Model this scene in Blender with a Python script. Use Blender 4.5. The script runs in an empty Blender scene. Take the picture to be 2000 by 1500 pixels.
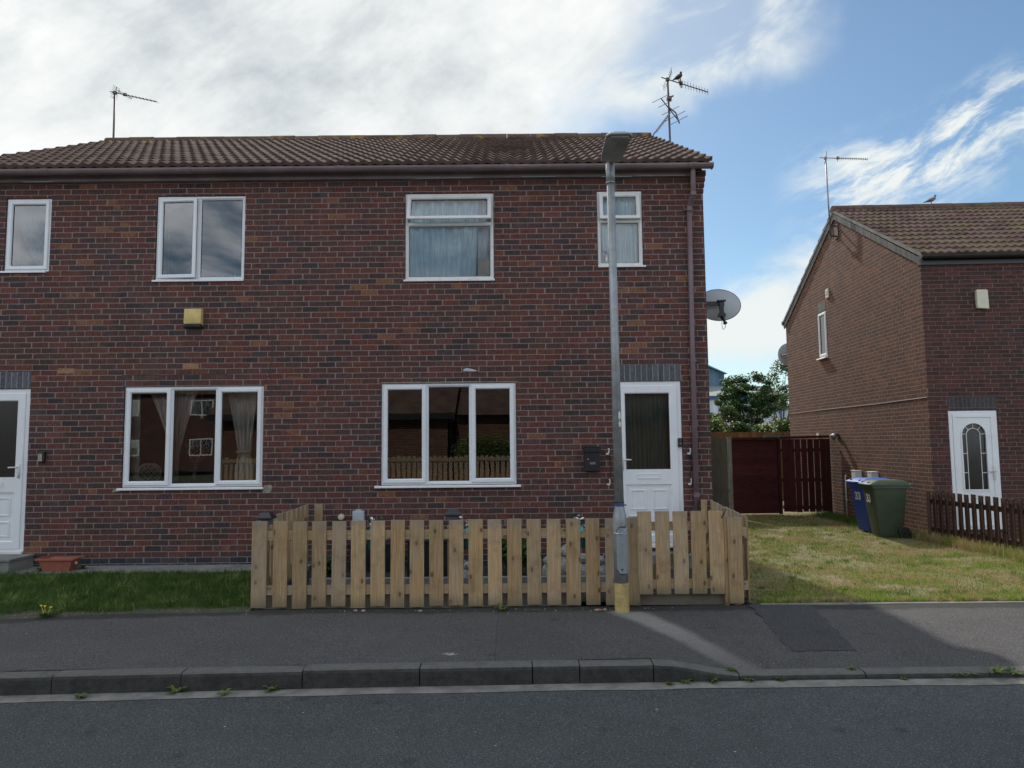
import bpy, math, random
import numpy as np
from mathutils import Vector, Matrix
random.seed(7); rng = np.random.default_rng(7)
PI = math.pi; rad = math.radians
sc = bpy.context.scene
COL = sc.collection

# ---------------------------------------------------------------- camera
cam_d = bpy.data.cameras.new("camera"); cam = bpy.data.objects.new("camera", cam_d); COL.objects.link(cam)
cam_d.sensor_width = 36.0; cam_d.lens = 25.2; cam_d.clip_end = 3000; cam_d.clip_start = 0.05
cam.matrix_world = Matrix.Translation((0, 0, 1.62)) @ Matrix.Rotation(rad(94.75), 4, 'X') @ Matrix.Rotation(rad(-0.545), 4, 'Z')
sc.camera = cam
sc.view_settings.view_transform = 'Standard'; sc.view_settings.look = 'None'
sc.view_settings.exposure = 0.0; sc.view_settings.gamma = 1.0
sc.cycles.use_denoising = True
sc.cycles.max_bounces = 8; sc.cycles.transparent_max_bounces = 24
sc.cycles.sample_clamp_indirect = 6.0

# ---------------------------------------------------------------- node helpers
class NT:
    def __init__(s, nt): s.nt = nt
    def n(s, t, **kw):
        nd = s.nt.nodes.new(t)
        for k, v in kw.items():
            if k.startswith('_'): setattr(nd, k[1:], v)
        return nd
    def L(s, a, b): s.nt.links.new(a, b)
    def put(s, sock, v):
        if isinstance(v, bpy.types.NodeSocket): s.L(v, sock)
        elif isinstance(v, (tuple, list)) and len(v) == 3 and sock.type == 'RGBA': sock.default_value = (*v, 1)
        else: sock.default_value = v
    def m(s, op, a, b=None, c=None, clamp=False):
        nd = s.nt.nodes.new('ShaderNodeMath'); nd.operation = op; nd.use_clamp = clamp
        s.put(nd.inputs[0], a)
        if b is not None: s.put(nd.inputs[1], b)
        if c is not None: s.put(nd.inputs[2], c)
        return nd.outputs[0]
    def v(s, op, a, b=None):
        nd = s.nt.nodes.new('ShaderNodeVectorMath'); nd.operation = op
        s.put(nd.inputs[0], a)
        if b is not None:
            if op == 'SCALE': s.put(nd.inputs['Scale'], b)
            else: s.put(nd.inputs[1], b)
        return nd.outputs['Value'] if op in ('DOT_PRODUCT', 'LENGTH') else nd.outputs[0]
    def xyz(s, x, y, z=0.0):
        nd = s.nt.nodes.new('ShaderNodeCombineXYZ')
        s.put(nd.inputs[0], x); s.put(nd.inputs[1], y); s.put(nd.inputs[2], z); return nd.outputs[0]
    def sep(s, v):
        nd = s.nt.nodes.new('ShaderNodeSeparateXYZ'); s.L(v, nd.inputs[0]); return nd.outputs
    def noise(s, vec, scale, detail=3, rough=0.55, dist=0.0, col=False):
        nd = s.nt.nodes.new('ShaderNodeTexNoise'); s.L(vec, nd.inputs['Vector'])
        nd.inputs['Scale'].default_value = scale; nd.inputs['Detail'].default_value = detail
        nd.inputs['Roughness'].default_value = rough; nd.inputs['Distortion'].default_value = dist
        return nd.outputs['Color' if col else 'Fac']
    def vor(s, vec, scale, out='Distance', rnd=1.0):
        nd = s.nt.nodes.new('ShaderNodeTexVoronoi'); s.L(vec, nd.inputs['Vector'])
        nd.inputs['Scale'].default_value = scale; nd.inputs['Randomness'].default_value = rnd
        return nd.outputs[out]
    def white(s, vec, col=False):
        nd = s.nt.nodes.new('ShaderNodeTexWhiteNoise'); nd.noise_dimensions = '2D'; s.L(vec, nd.inputs['Vector'])
        return nd.outputs['Color' if col else 'Value']
    def ss(s, x, lo, hi, a=0.0, b=1.0):
        nd = s.nt.nodes.new('ShaderNodeMapRange'); nd.interpolation_type = 'SMOOTHSTEP'
        s.put(nd.inputs[0], x); nd.inputs[1].default_value = lo; nd.inputs[2].default_value = hi
        nd.inputs[3].default_value = a; nd.inputs[4].default_value = b; return nd.outputs[0]
    def mix(s, f, a, b, mode='MIX'):
        nd = s.nt.nodes.new('ShaderNodeMix'); nd.data_type = 'RGBA'; nd.blend_type = mode
        s.put(nd.inputs[0], f); s.put(nd.inputs[6], a); s.put(nd.inputs[7], b); return nd.outputs[2]
    def ramp(s, f, stops, interp='LINEAR'):
        nd = s.nt.nodes.new('ShaderNodeValToRGB'); s.put(nd.inputs[0], f)
        cr = nd.color_ramp; cr.interpolation = interp
        while len(cr.elements) > 1: cr.elements.remove(cr.elements[-1])
        cr.elements[0].position = stops[0][0]; cr.elements[0].color = (*stops[0][1], 1)
        for p, c in stops[1:]:
            e = cr.elements.new(p); e.color = (*c, 1)
        return nd.outputs[0]

# ---------------------------------------------------------------- sky and sun
SUN_DIR = Vector((-0.13, 1.25, 1.0)).normalized()
EL = math.asin(SUN_DIR.z)
w = bpy.data.worlds.new("World"); sc.world = w; w.use_nodes = True
t = NT(w.node_tree); w.node_tree.nodes.clear()
out = t.n('ShaderNodeOutputWorld'); bg = t.n('ShaderNodeBackground'); t.L(bg.outputs[0], out.inputs[0])
sky = t.n('ShaderNodeTexSky'); sky.sky_type = 'NISHITA'; sky.sun_disc = False
sky.sun_elevation = EL; sky.sun_rotation = math.atan2(SUN_DIR.x, SUN_DIR.y)
sky.air_density = 1.0; sky.dust_density = 0.3; sky.ozone_density = 1.5; sky.altitude = 10
tc = t.n('ShaderNodeTexCoord'); d = t.v('NORMALIZE', tc.outputs['Generated'])
dx, dy, dz = t.sep(d)
front = t.ss(dy, 0.05, 0.35)
iy = t.m('DIVIDE', 1.0, t.m('MAXIMUM', dy, 0.05))
u = t.m('MULTIPLY', dx, iy); v = t.m('MULTIPLY', dz, iy)
uv = t.xyz(u, v)
wr = t.v('SCALE', t.v('SUBTRACT', t.noise(uv, 3.2, 5, 0.6, col=True), (0.5, 0.5, 0.5)), 0.22)
uvw = t.v('ADD', uv, wr)
uw, vw, _ = t.sep(uvw); uh, vh, _h = t.sep(t.v('ADD', uv, t.v('SCALE', wr, 0.3)))
def streak(ang, sx, sy, scale, detail=7, rough=0.6, src=None):
    src = src or (u, v)
    ca, sa = math.cos(ang), math.sin(ang)
    a = t.m('ADD', t.m('MULTIPLY', src[0], ca), t.m('MULTIPLY', src[1], sa))
    b = t.m('SUBTRACT', t.m('MULTIPLY', src[1], ca), t.m('MULTIPLY', src[0], sa))
    return t.noise(t.xyz(t.m('MULTIPLY', a, sx), t.m('MULTIPLY', b, sy)), scale, detail, rough, 0.3)
# big cloud sheet towards the left of the view
edge = t.m('SUBTRACT', t.m('ADD', t.m('MULTIPLY', vw, 0.62), -0.165), uw)
big = t.ss(edge, -0.06, 0.10)
veil = t.m('MULTIPLY', t.ss(t.m('SUBTRACT', 0.44, t.m('ADD', uw, t.m('MULTIPLY', t.m('SUBTRACT', 0.60, vw), 0.5))), -0.06, 0.10), t.ss(t.m('ADD', vw, t.m('MULTIPLY', uw, -0.18)), 0.42, 0.50))
veiln = t.ss(streak(0.5, 1.0, 2.0, 4.5), 0.36, 0.60)
veil = t.m('MULTIPLY', veil, t.m('ADD', 0.25, t.m('MULTIPLY', veiln, 0.7)))
# low bank between the houses
lowedge = t.m('SUBTRACT', t.m('ADD', 0.205, t.m('MULTIPLY', t.m('SUBTRACT', uw, 0.27), 0.45)), vw)
low = t.m('MULTIPLY', t.ss(lowedge, -0.015, 0.03), t.ss(t.m('ABSOLUTE', t.m('SUBTRACT', u, 0.40)), 0.13, 0.24, 1, 0))
low = t.m('MULTIPLY', low, t.ss(streak(0.2, 1.0, 2.6, 3.0), 0.28, 0.52))
low = t.m('MULTIPLY', low, t.ss(v, 0.075, 0.14))
# wisps over the right-hand roof
bd = t.m('SUBTRACT', vw, t.m('ADD', 0.335, t.m('MULTIPLY', t.m('SUBTRACT', uw, 0.40), 0.36)))
band = t.m('MULTIPLY', t.ss(t.m('ABSOLUTE', bd), 0.0, 0.10, 1, 0), t.ss(u, 0.36, 0.50))
wisp = t.m('MULTIPLY', band, t.ss(streak(0.50, 1.3, 4.6, 4.2, 9, 0.66, (uh, vh)), 0.40, 0.62))
wisp = t.m('MULTIPLY', wisp, 1.25, clamp=True)
# clouds away from the view: mostly bright broken cloud
gn = t.noise(t.v('MULTIPLY', d, (1, 1, 1.7)), 2.6, 6, 0.6, 0.4)
back = t.m('MULTIPLY', t.ss(gn, 0.42, 0.60), t.m('SUBTRACT', 1.0, front))
cov = t.m('MAXIMUM', t.m('MAXIMUM', big, veil), t.m('MAXIMUM', low, wisp))
cov = t.m('MAXIMUM', t.m('MULTIPLY', cov, front), back, clamp=True)
cn = t.m('ADD', t.m('MULTIPLY', streak(-0.25, 1.0, 1.5, 2.1, 7, 0.58), 0.65), t.m('MULTIPLY', streak(0.5, 0.8, 1.5, 6.5, 7, 0.62), 0.35))
cc = t.ramp(cn, [(0.34, (0.46, 0.52, 0.57)), (0.43, (0.68, 0.73, 0.75)), (0.50, (0.85, 0.88, 0.88)), (0.58, (0.99, 1.01, 1.00))])
whitec = t.mix(t.m('MULTIPLY', big, front), (0.86, 0.91, 0.90), cc)
gn2 = t.noise(t.v('MULTIPLY', d, (1, 1, 1.5)), 5.0, 6, 0.6)
backc = t.ramp(gn2, [(0.35, (1.25, 1.36, 1.52)), (0.62, (2.20, 2.30, 2.42))])
whitec = t.mix(front, backc, whitec)
skyc = t.v('MULTIPLY', sky.outputs[0], (0.92, 1.06, 1.08))
skyc = t.v('SCALE', skyc, 1.0)
fin = t.mix(cov, skyc, t.v('SCALE', whitec, 10.0))
t.L(fin, bg.inputs[0]); bg.inputs[1].default_value = 0.1
sl = bpy.data.lights.new("sun", 'SUN'); sl.energy = 3.9; sl.angle = rad(0.9); sl.color = (1.0, 0.95, 0.86)
so = bpy.data.objects.new("sun", sl); COL.objects.link(so)
so.rotation_euler = (-SUN_DIR).to_track_quat('-Z', 'Y').to_euler(); so.location = (0, 30, 40)

# ---------------------------------------------------------------- mesh builder
OFF = {}
class MB:
    def __init__(s): s.v = []; s.f = []; s.uv = {}
    def add(s, vs, fs, uvs=None):
        b = len(s.v); s.v += [tuple(p) for p in vs]
        for i, f in enumerate(fs):
            if uvs is not None: s.uv[len(s.f)] = uvs[i]
            s.f.append([b + k for k in f])
        return s
    def box(s, x0, x1, y0, y1, z0, z1):
        x0, x1 = sorted((x0, x1)); y0, y1 = sorted((y0, y1)); z0, z1 = sorted((z0, z1))
        return s.add([(x0,y0,z0),(x1,y0,z0),(x1,y1,z0),(x0,y1,z0),(x0,y0,z1),(x1,y0,z1),(x1,y1,z1),(x0,y1,z1)],
              [(0,3,2,1),(4,5,6,7),(0,1,5,4),(1,2,6,5),(2,3,7,6),(3,0,4,7)])
    def quad(s, a, b, c, d, uv=None): return s.add([a,b,c,d], [(0,1,2,3)], [uv] if uv else None)
    def ring(s, x0, x1, z0, z1, prof):
        """rectangular frame in the xz plane; prof: list of (inset, y), closed"""
        n = len(prof); vs = []
        for (o, y) in prof: vs += [(x0+o,y,z0+o),(x1-o,y,z0+o),(x1-o,y,z1-o),(x0+o,y,z1-o)]
        fs = []
        for i in range(n):
            j = (i+1) % n
            for k in range(4):
                l = (k+1) % 4
                fs.append((i*4+k, i*4+l, j*4+l, j*4+k))
        return s.add(vs, fs)
    def tube(s, pts, r, n=10, cap=True):
        pts = [Vector(p) for p in pts]; rs = r if isinstance(r, (list, tuple)) else [r]*len(pts)
        vs = []; up = None
        for i, p in enumerate(pts):
            if i == 0: tn = pts[1]-p
            elif i == len(pts)-1: tn = p-pts[i-1]
            else: tn = (pts[i+1]-p).normalized() + (p-pts[i-1]).normalized()
            tn.normalize()
            if up is None: up = tn.orthogonal().normalized()
            else:
                up = (up - tn*up.dot(tn))
                up = up.normalized() if up.length > 1e-6 else tn.orthogonal().normalized()
            bn = tn.cross(up)
            for k in range(n):
                a = 2*PI*k/n
                vs.append(p + (up*math.cos(a) + bn*math.sin(a))*rs[i])
        fs = []
        for i in range(len(pts)-1):
            for k in range(n):
                l = (k+1) % n
                fs.append((i*n+k, i*n+l, (i+1)*n+l, (i+1)*n+k))
        if cap: fs += [tuple(range(n-1, -1, -1)), tuple((len(pts)-1)*n+k for k in range(n))]
        return s.add(vs, fs)
    def lathe(s, c, prof, n=16):
        """prof: (radius, z)"""
        vs = []
        for (r, z) in prof:
            for k in range(n):
                a = 2*PI*k/n; vs.append((c[0]+r*math.cos(a), c[1]+r*math.sin(a), c[2]+z))
        fs = [(i*n+k, i*n+(k+1) % n, (i+1)*n+(k+1) % n, (i+1)*n+k) for i in range(len(prof)-1) for k in range(n)]
        fs += [tuple(range(n-1, -1, -1)), tuple((len(prof)-1)*n+k for k in range(n))]
        return s.add(vs, fs)
    def prism(s, poly, axis, a, b):
        """extrude a 2d polygon along axis 'x','y','z' from a to b"""
        def P(p, q):
            return {'x': (q, p[0], p[1]), 'y': (p[0], q, p[1]), 'z': (p[0], p[1], q)}[axis]
        n = len(poly)
        vs = [P(p, a) for p in poly] + [P(p, b) for p in poly]
        fs = [tuple(range(n-1, -1, -1)), tuple(range(n, 2*n))] + [(i, (i+1) % n, n+(i+1) % n, n+i) for i in range(n)]
        return s.add(vs, fs)
    def ell(s, c, r, rot=None, nu=14, nv=9):
        vs = []; fs = []
        M_ = rot or Matrix.Identity(3)
        for i in range(nv+1):
            th = PI*i/nv
            for k in range(nu):
                a = 2*PI*k/nu
                q = M_ @ Vector((r[0]*math.sin(th)*math.cos(a), r[1]*math.sin(th)*math.sin(a), r[2]*math.cos(th)))
                vs.append((c[0]+q.x, c[1]+q.y, c[2]+q.z))
        for i in range(nv):
            for k in range(nu):
                fs.append((i*nu+k, (i+1)*nu+k, (i+1)*nu+(k+1) % nu, i*nu+(k+1) % nu))
        return s.add(vs, fs)
    def xf(s, M_, start=0):
        for i in range(start, len(s.v)): s.v[i] = tuple(M_ @ Vector(s.v[i]))
        return s

def mk(name, mb, mat, off=(0, 0, 0), smooth=False, bevel=None):
    me = bpy.data.meshes.new(name)
    V = np.array(mb.v, float); 
    me.from_pydata((V - np.array(off)).tolist(), [], mb.f)
    me.update()
    uvl = me.uv_layers.new(name="UVMap")
    vals = np.zeros((len(me.loops), 2))
    for p in me.polygons:
        if p.index in mb.uv:
            for k, li in enumerate(p.loop_indices): vals[li] = mb.uv[p.index][k]
        else:
            n = p.normal; ax = max(range(3), key=lambda i: abs(n[i]))
            for li in p.loop_indices:
                co = V[me.loops[li].vertex_index]
                vals[li] = ((co[1], co[2]), (co[0], co[2]), (co[0], co[1]))[ax]
    uvl.data.foreach_set('uv', vals.ravel())
    me.materials.append(mat)
    if smooth: me.shade_smooth()
    o = bpy.data.objects.new(name, me); COL.objects.link(o)
    if bevel:
        b = o.modifiers.new('bevel', 'BEVEL'); b.width = bevel; b.segments = 2; b.limit_method = 'ANGLE'
        if not smooth: me.shade_smooth(); 
        if not smooth:
            b.harden_normals = True
    return o

def tag(o, label, cat, group=None):
    assert 4 <= len(label.split()) <= 16, label
    o['label'] = label; o['category'] = cat
    if group: o['group'] = group
    return o
def thing(name, label, cat, loc=(0, 0, 0), rotz=0, group=None, local=False):
    o = bpy.data.objects.new(name, None); COL.objects.link(o); o.empty_display_size = 0.2
    o.location = loc; o.rotation_euler = (0, 0, rotz); tag(o, label, cat, group)
    OFF[o.name] = (0, 0, 0) if local else tuple(loc)
    return o
def part(name, mb, mat, parent, smooth=False, bevel=None, label=None):
    off = OFF[parent.name]
    o = mk(name, mb, mat, off, smooth, bevel); o.parent = parent; OFF[o.name] = off
    if label: o['label'] = label
    return o
def single(name, mb, mat, label, cat, group=None, smooth=False, bevel=None):
    V = np.array(mb.v); mn, mx = V.min(0), V.max(0)
    off = ((mn[0]+mx[0])/2, (mn[1]+mx[1])/2, mn[2])
    o = mk(name, mb, mat, off, smooth, bevel); o.location = off; tag(o, label, cat, group); OFF[o.name] = off
    return o
def struct(name, mb, mat, kind='structure', smooth=False):
    o = mk(name, mb, mat, (0, 0, 0), smooth); o['kind'] = kind; return o
def dup(root, loc, label=None, rotz=None):
    r = root.copy(); COL.objects.link(r); r.location = loc
    if rotz is not None: r.rotation_euler = (0, 0, rotz)
    if label: r['label'] = label
    for ch in list(root.children):
        c = ch.copy(); COL.objects.link(c); c.parent = r
        for g in ch.children:
            e = g.copy(); COL.objects.link(e); e.parent = c
    return r

# ---------------------------------------------------------------- materials
def new_mat(name):
    m = bpy.data.materials.new(name); m.use_nodes = True; nt = m.node_tree; nt.nodes.clear()
    t = NT(nt); o = t.n('ShaderNodeOutputMaterial'); b = t.n('ShaderNodeBsdfPrincipled'); t.L(b.outputs[0], o.inputs[0])
    return m, t, b, o
def bump(t, b, h, dist=0.002, strength=1.0):
    n = t.n('ShaderNodeBump'); n.inputs['Distance'].default_value = dist; n.inputs['Strength'].default_value = strength
    t.L(h, n.inputs['Height']); t.L(n.outputs[0], b.inputs['Normal'])
def pos(t): return t.n('ShaderNodeNewGeometry').outputs['Position']
def objrand(t): return t.n('ShaderNodeObjectInfo').outputs['Random']

def plain(name, col, rough=0.5, metal=0.0, var=0.15, scale=8.0, bmp=0.0, spec=0.5, dirt=None):
    m, t, b, o = new_mat(name); p = pos(t)
    n = t.noise(p, scale, 5, 0.6)
    c = t.mix(t.ss(n, 0.3, 0.7), tuple(x*(1-var) for x in col), tuple(min(1, x*(1+var)) for x in col))
    if dirt:
        c = t.mix(t.m('MULTIPLY', t.ss(t.noise(p, scale*2.3, 6, 0.7), 0.52, 0.75), dirt[1]), c, dirt[0])
    t.put(b.inputs['Base Color'], c); b.inputs['Roughness'].default_value = rough; b.inputs['Metallic'].default_value = metal
    b.inputs['Specular IOR Level'].default_value = spec
    r = t.m('ADD', rough-0.08, t.m('MULTIPLY', n, 0.16), clamp=True); t.L(r, b.inputs['Roughness'])
    if bmp: bump(t, b, t.noise(p, scale*6, 4, 0.6), bmp)
    return m

def brick(name, palette, mortar, zone=0.7, bw=0.225, bh=0.075, z0=0.03, mw=0.0048, soldier=False, stain=0.3, depth=0.004, jitter=0.05):
    m, t, b, o = new_mat(name)
    uvn = t.n('ShaderNodeUVMap'); x, z, _ = t.sep(uvn.outputs[0])
    uvv = t.xyz(x, z)
    wob = t.m('MULTIPLY', t.m('SUBTRACT', t.noise(uvv, 5.0, 2), 0.5), 0.012)
    zz = t.m('DIVIDE', t.m('SUBTRACT', t.m('ADD', z, wob), z0), bh); row = t.m('FLOOR', zz); fv = t.m('SUBTRACT', zz, row)
    par = t.m('MODULO', t.m('ABSOLUTE', row), 2.0)
    offs = 0.0 if soldier else t.m('ADD', t.m('MULTIPLY', par, 0.5), t.m('MULTIPLY', t.m('SUBTRACT', t.white(t.xyz(row, 3.0)), 0.5), 0.22))
    uu = t.m('ADD', t.m('DIVIDE', x, bw), offs); col = t.m('FLOOR', uu); fu = t.m('SUBTRACT', uu, col)
    idv = t.xyz(col, row)
    rnd = t.white(idv); rc = t.sep(t.white(t.v('ADD', idv, (17.3, 5.1, 0)), True))
    jit = t.m('MULTIPLY', t.m('SUBTRACT', rc[0], 0.5), jitter)
    du = t.m('MULTIPLY', t.m('MINIMUM', t.m('ADD', fu, jit), t.m('SUBTRACT', 1.0, t.m('ADD', fu, jit))), bw)
    dv = t.m('MULTIPLY', t.m('MINIMUM', fv, t.m('SUBTRACT', 1.0, fv)), bh)
    # rounded arrises
    k = 0.012
    a1 = t.m('MAXIMUM', t.m('SUBTRACT', k, du), 0.0); a2 = t.m('MAXIMUM', t.m('SUBTRACT', k, dv), 0.0)
    dd = t.m('SUBTRACT', k, t.m('SQRT', t.m('ADD', t.m('MULTIPLY', a1, a1), t.m('MULTIPLY', a2, a2))))
    dd = t.m('ADD', dd, t.m('MULTIPLY', t.m('SUBTRACT', t.noise(uvv, 70, 2), 0.5), 0.003))
    mask = t.ss(dd, mw-0.0012, mw+0.0012)
    big = t.noise(uvv, 0.75, 3, 0.6)
    val = t.m('ADD', rnd, t.m('MULTIPLY', t.m('SUBTRACT', big, 0.5), zone), clamp=True)
    c = t.ramp(val, palette, 'CONSTANT' if len(palette) > 4 else 'LINEAR')
    # within-brick folds, creases and blotches
    fold = t.noise(t.v('ADD', t.xyz(t.m('MULTIPLY', x, 3.2), z), t.v('SCALE', idv, 3.7)), 16, 4, 0.65)
    c = t.mix(t.ss(fold, 0.3, 0.72), t.v('SCALE', c, 0.62), t.v('SCALE', c, 1.32))
    c = t.mix(t.m('MULTIPLY', t.m('GREATER_THAN', rc[1], 0.84), t.ss(t.noise(t.v('ADD', uvv, idv), 22, 3), 0.5, 0.62)), c, (0.055, 0.048, 0.055))
    c = t.mix(t.m('MULTIPLY', t.m('GREATER_THAN', rc[2], 0.80), t.m('MULTIPLY', t.ss(t.noise(uvv, 90, 4, 0.7), 0.58, 0.7), stain*1.6)), c, (0.42, 0.38, 0.36))
    c = t.mix(t.m('MULTIPLY', t.ss(t.noise(uvv, 1.7, 5, 0.7), 0.55, 0.8), stain*0.5), c, (0.24, 0.18, 0.16)); c = t.v('SCALE', c, t.m('ADD', 0.78, t.m('MULTIPLY', t.noise(t.xyz(t.m('MULTIPLY', x, 2.2), t.m('MULTIPLY', z, 0.55)), 1.4, 5, 0.6), 0.44)))
    mo = t.mix(t.noise(uvv, 2.5, 4, 0.6), t.v('SCALE', t.xyz(*mortar), 0.7), t.v('SCALE', t.xyz(*mortar), 1.2))
    cfin = t.mix(mask, mo, c)
    t.L(cfin, b.inputs['Base Color']); b.inputs['Roughness'].default_value = 0.85; b.inputs['Specular IOR Level'].default_value = 0.25
    h = t.m('ADD', mask, t.m('MULTIPLY', t.noise(uvv, 60, 4, 0.65), 0.55))
    bump(t, b, h, depth)
    return m

MULTI = [(0.0, (0.052,0.037,0.037)), (0.06, (0.066,0.041,0.039)), (0.16, (0.084,0.044,0.040)), (0.30, (0.100,0.044,0.038)),
         (0.52, (0.115,0.045,0.037)), (0.68, (0.094,0.045,0.039)), (0.80, (0.130,0.048,0.037)), (0.955, (0.142,0.054,0.038)), (0.998, (0.20,0.09,0.05))]
M_BRICK = brick("multi_red_brick", MULTI, (0.26, 0.205, 0.178), zone=0.8, mw=0.0054, depth=0.006, stain=0.5)
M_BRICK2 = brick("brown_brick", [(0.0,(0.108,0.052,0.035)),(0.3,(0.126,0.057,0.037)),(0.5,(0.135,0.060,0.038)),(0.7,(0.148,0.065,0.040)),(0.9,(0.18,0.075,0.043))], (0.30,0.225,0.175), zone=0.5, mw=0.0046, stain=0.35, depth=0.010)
M_BRICK2_SHADE = brick("brown_brick_shade", [(0.0,(0.066,0.035,0.032)),(0.25,(0.080,0.038,0.034)),(0.55,(0.094,0.041,0.035)),(0.8,(0.106,0.046,0.039)),(0.98,(0.05,0.038,0.038))], (0.20,0.15,0.13), zone=0.5, mw=0.0040, stain=0.12)  # same brown brick for front and rear walls, shade put into its colour
M_PLINTH = brick("blue_engineering_brick", [(0.0,(0.035,0.037,0.045)),(0.4,(0.045,0.047,0.056)),(0.8,(0.060,0.058,0.062)),(0.95,(0.08,0.06,0.06)),(1.0,(0.05,0.05,0.06))], (0.21,0.20,0.19), stain=0.3)
M_SOLD = brick("blue_soldier_brick", [(0.0,(0.075,0.082,0.10)),(0.5,(0.095,0.10,0.12)),(1.0,(0.12,0.125,0.14))], (0.26,0.25,0.24), bw=0.075, bh=0.5, z0=2.3, mw=0.0062, soldier=True, stain=0.1, jitter=0.0)
M_SOLD3 = brick("dark_soldier_brick", [(0.0,(0.052,0.050,0.053)),(0.5,(0.065,0.062,0.064)),(1.0,(0.08,0.074,0.074))], (0.14,0.13,0.125), bw=0.075, bh=0.5, z0=2.3, mw=0.0045, soldier=True, stain=0.1, jitter=0.0)
M_SOLD2 = brick("grey_soldier_brick", [(0.0,(0.12,0.118,0.115)),(0.5,(0.15,0.145,0.14)),(1.0,(0.19,0.18,0.17))], (0.09,0.085,0.08), bw=0.075, bh=0.5, z0=-0.1, soldier=True, stain=0.1, jitter=0.0)

M_UPVC = plain("white_upvc", (0.74, 0.76, 0.78), 0.32, var=0.03, scale=3, dirt=((0.5,0.5,0.46),0.25))
M_UPVC_OLD = plain("aged_white_upvc", (0.70, 0.70, 0.68), 0.4, var=0.05, scale=3, dirt=((0.42,0.40,0.34),0.4))
M_SEAL = plain("black_gasket", (0.03,0.03,0.032), 0.6)
M_FASCIA = plain("brown_fascia", (0.22,0.18,0.19), 0.45, var=0.2, scale=2.0, dirt=((0.16,0.14,0.13),0.3))
M_GUTTER = plain("brown_gutter", (0.19,0.145,0.145), 0.4, var=0.2, scale=2.0, dirt=((0.05,0.04,0.04),0.4))
M_DOWN = plain("faded_brown_plastic", (0.155,0.105,0.115), 0.5, var=0.12, scale=3.0, dirt=((0.24,0.20,0.20),0.3))
M_BLACKP = plain("black_plastic", (0.018,0.018,0.021), 0.35, var=0.2, dirt=((0.06,0.055,0.05),0.3))
M_BLACKM = plain("black_metal", (0.015,0.015,0.018), 0.42, metal=0.2, var=0.2)
M_GREYMET = plain("dull_aluminium", (0.26,0.24,0.245), 0.42, metal=0.7, var=0.2, scale=12, dirt=((0.13,0.11,0.10),0.5))
M_DARKMET = plain("weathered_aerial_metal", (0.11,0.085,0.085), 0.5, metal=0.5, var=0.25, scale=12)
M_CHROME = plain("satin_chrome", (0.6,0.6,0.6), 0.22, metal=1.0, var=0.05)
M_TERRA = plain("terracotta_plastic", (0.30,0.095,0.062), 0.6, var=0.15, scale=14, dirt=((0.30,0.24,0.18),0.35))
M_CONC = plain("concrete", (0.20,0.195,0.18), 0.9, var=0.25, scale=4, bmp=0.003, dirt=((0.09,0.09,0.075),0.6))
M_YELBOX = plain("faded_yellow_plastic", (0.62,0.47,0.17), 0.5, var=0.12, scale=9, dirt=((0.38,0.28,0.10),0.4))
M_CREAM = plain("cream_plastic", (0.62,0.60,0.47), 0.5, var=0.06)
M_WHITEP = plain("white_plastic", (0.68,0.68,0.65), 0.5, var=0.06, dirt=((0.42,0.40,0.34),0.4))
M_PALEG = plain("pale_grey_plastic", (0.42,0.46,0.50), 0.45, var=0.06)
M_TEAL = plain("teal_plastic", (0.10,0.40,0.44), 0.4, var=0.1)
M_SOIL = plain("dark_soil_and_slate", (0.035,0.032,0.032), 0.95, var=0.5, scale=16, bmp=0.012)
M_STONE = plain("weathered_garden_stone", (0.26,0.26,0.25), 0.9, var=0.35, scale=20, bmp=0.004, dirt=((0.10,0.11,0.09),0.5))
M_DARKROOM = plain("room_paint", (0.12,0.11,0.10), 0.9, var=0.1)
M_BOUNCE = plain("pale_bounce_paint", (0.62,0.62,0.60), 0.9, var=0.05)
M_LANTERN = plain("painted_grey_casting", (0.36,0.37,0.36), 0.5, var=0.12, scale=6, dirt=((0.10,0.105,0.10),0.4))
M_LENS = plain("frosted_lens", (0.42,0.44,0.43), 0.22, var=0.35, scale=5)
M_BLUEP = plain("blue_plastic_band", (0.03,0.07,0.28), 0.4)
M_GRIT = plain("hedge_flower", (0.75,0.74,0.60), 0.7)

def mat_glass(name, ior=2.1, tint=(0.93,0.95,0.96), rough=0.0, wav=0.0007, add=0.0):
    m = bpy.data.materials.new(name); m.use_nodes = True; nt = m.node_tree; nt.nodes.clear(); t = NT(nt)
    o = t.n('ShaderNodeOutputMaterial'); mx = t.n('ShaderNodeMixShader'); tr = t.n('ShaderNodeBsdfTransparent'); gl = t.n('ShaderNodeBsdfGlossy')
    fr = t.n('ShaderNodeFresnel'); fr.inputs['IOR'].default_value = ior
    tr.inputs['Color'].default_value = (*tint, 1); gl.inputs['Roughness'].default_value = rough
    b = t.n('ShaderNodeBump'); b.inputs['Distance'].default_value = wav; t.L(t.noise(pos(t), 1.3, 2), b.inputs['Height'])
    t.L(b.outputs[0], gl.inputs['Normal'])
    f = fr.outputs[0] if not add else t.m('ADD', fr.outputs[0], add, clamp=True)
    t.L(f, mx.inputs[0]); t.L(tr.outputs[0], mx.inputs[1]); t.L(gl.outputs[0], mx.inputs[2])
    t.L(mx.outputs[0], o.inputs[0]); return m
M_GLASS = mat_glass("double_glazing", ior=2.05)
M_GLASS_UP = mat_glass("double_glazing_coated", ior=2.4, tint=(0.75,0.8,0.84))
M_GLASS_N = mat_glass("thin_old_glazing", ior=1.8, tint=(0.95,0.97,0.98))

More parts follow.
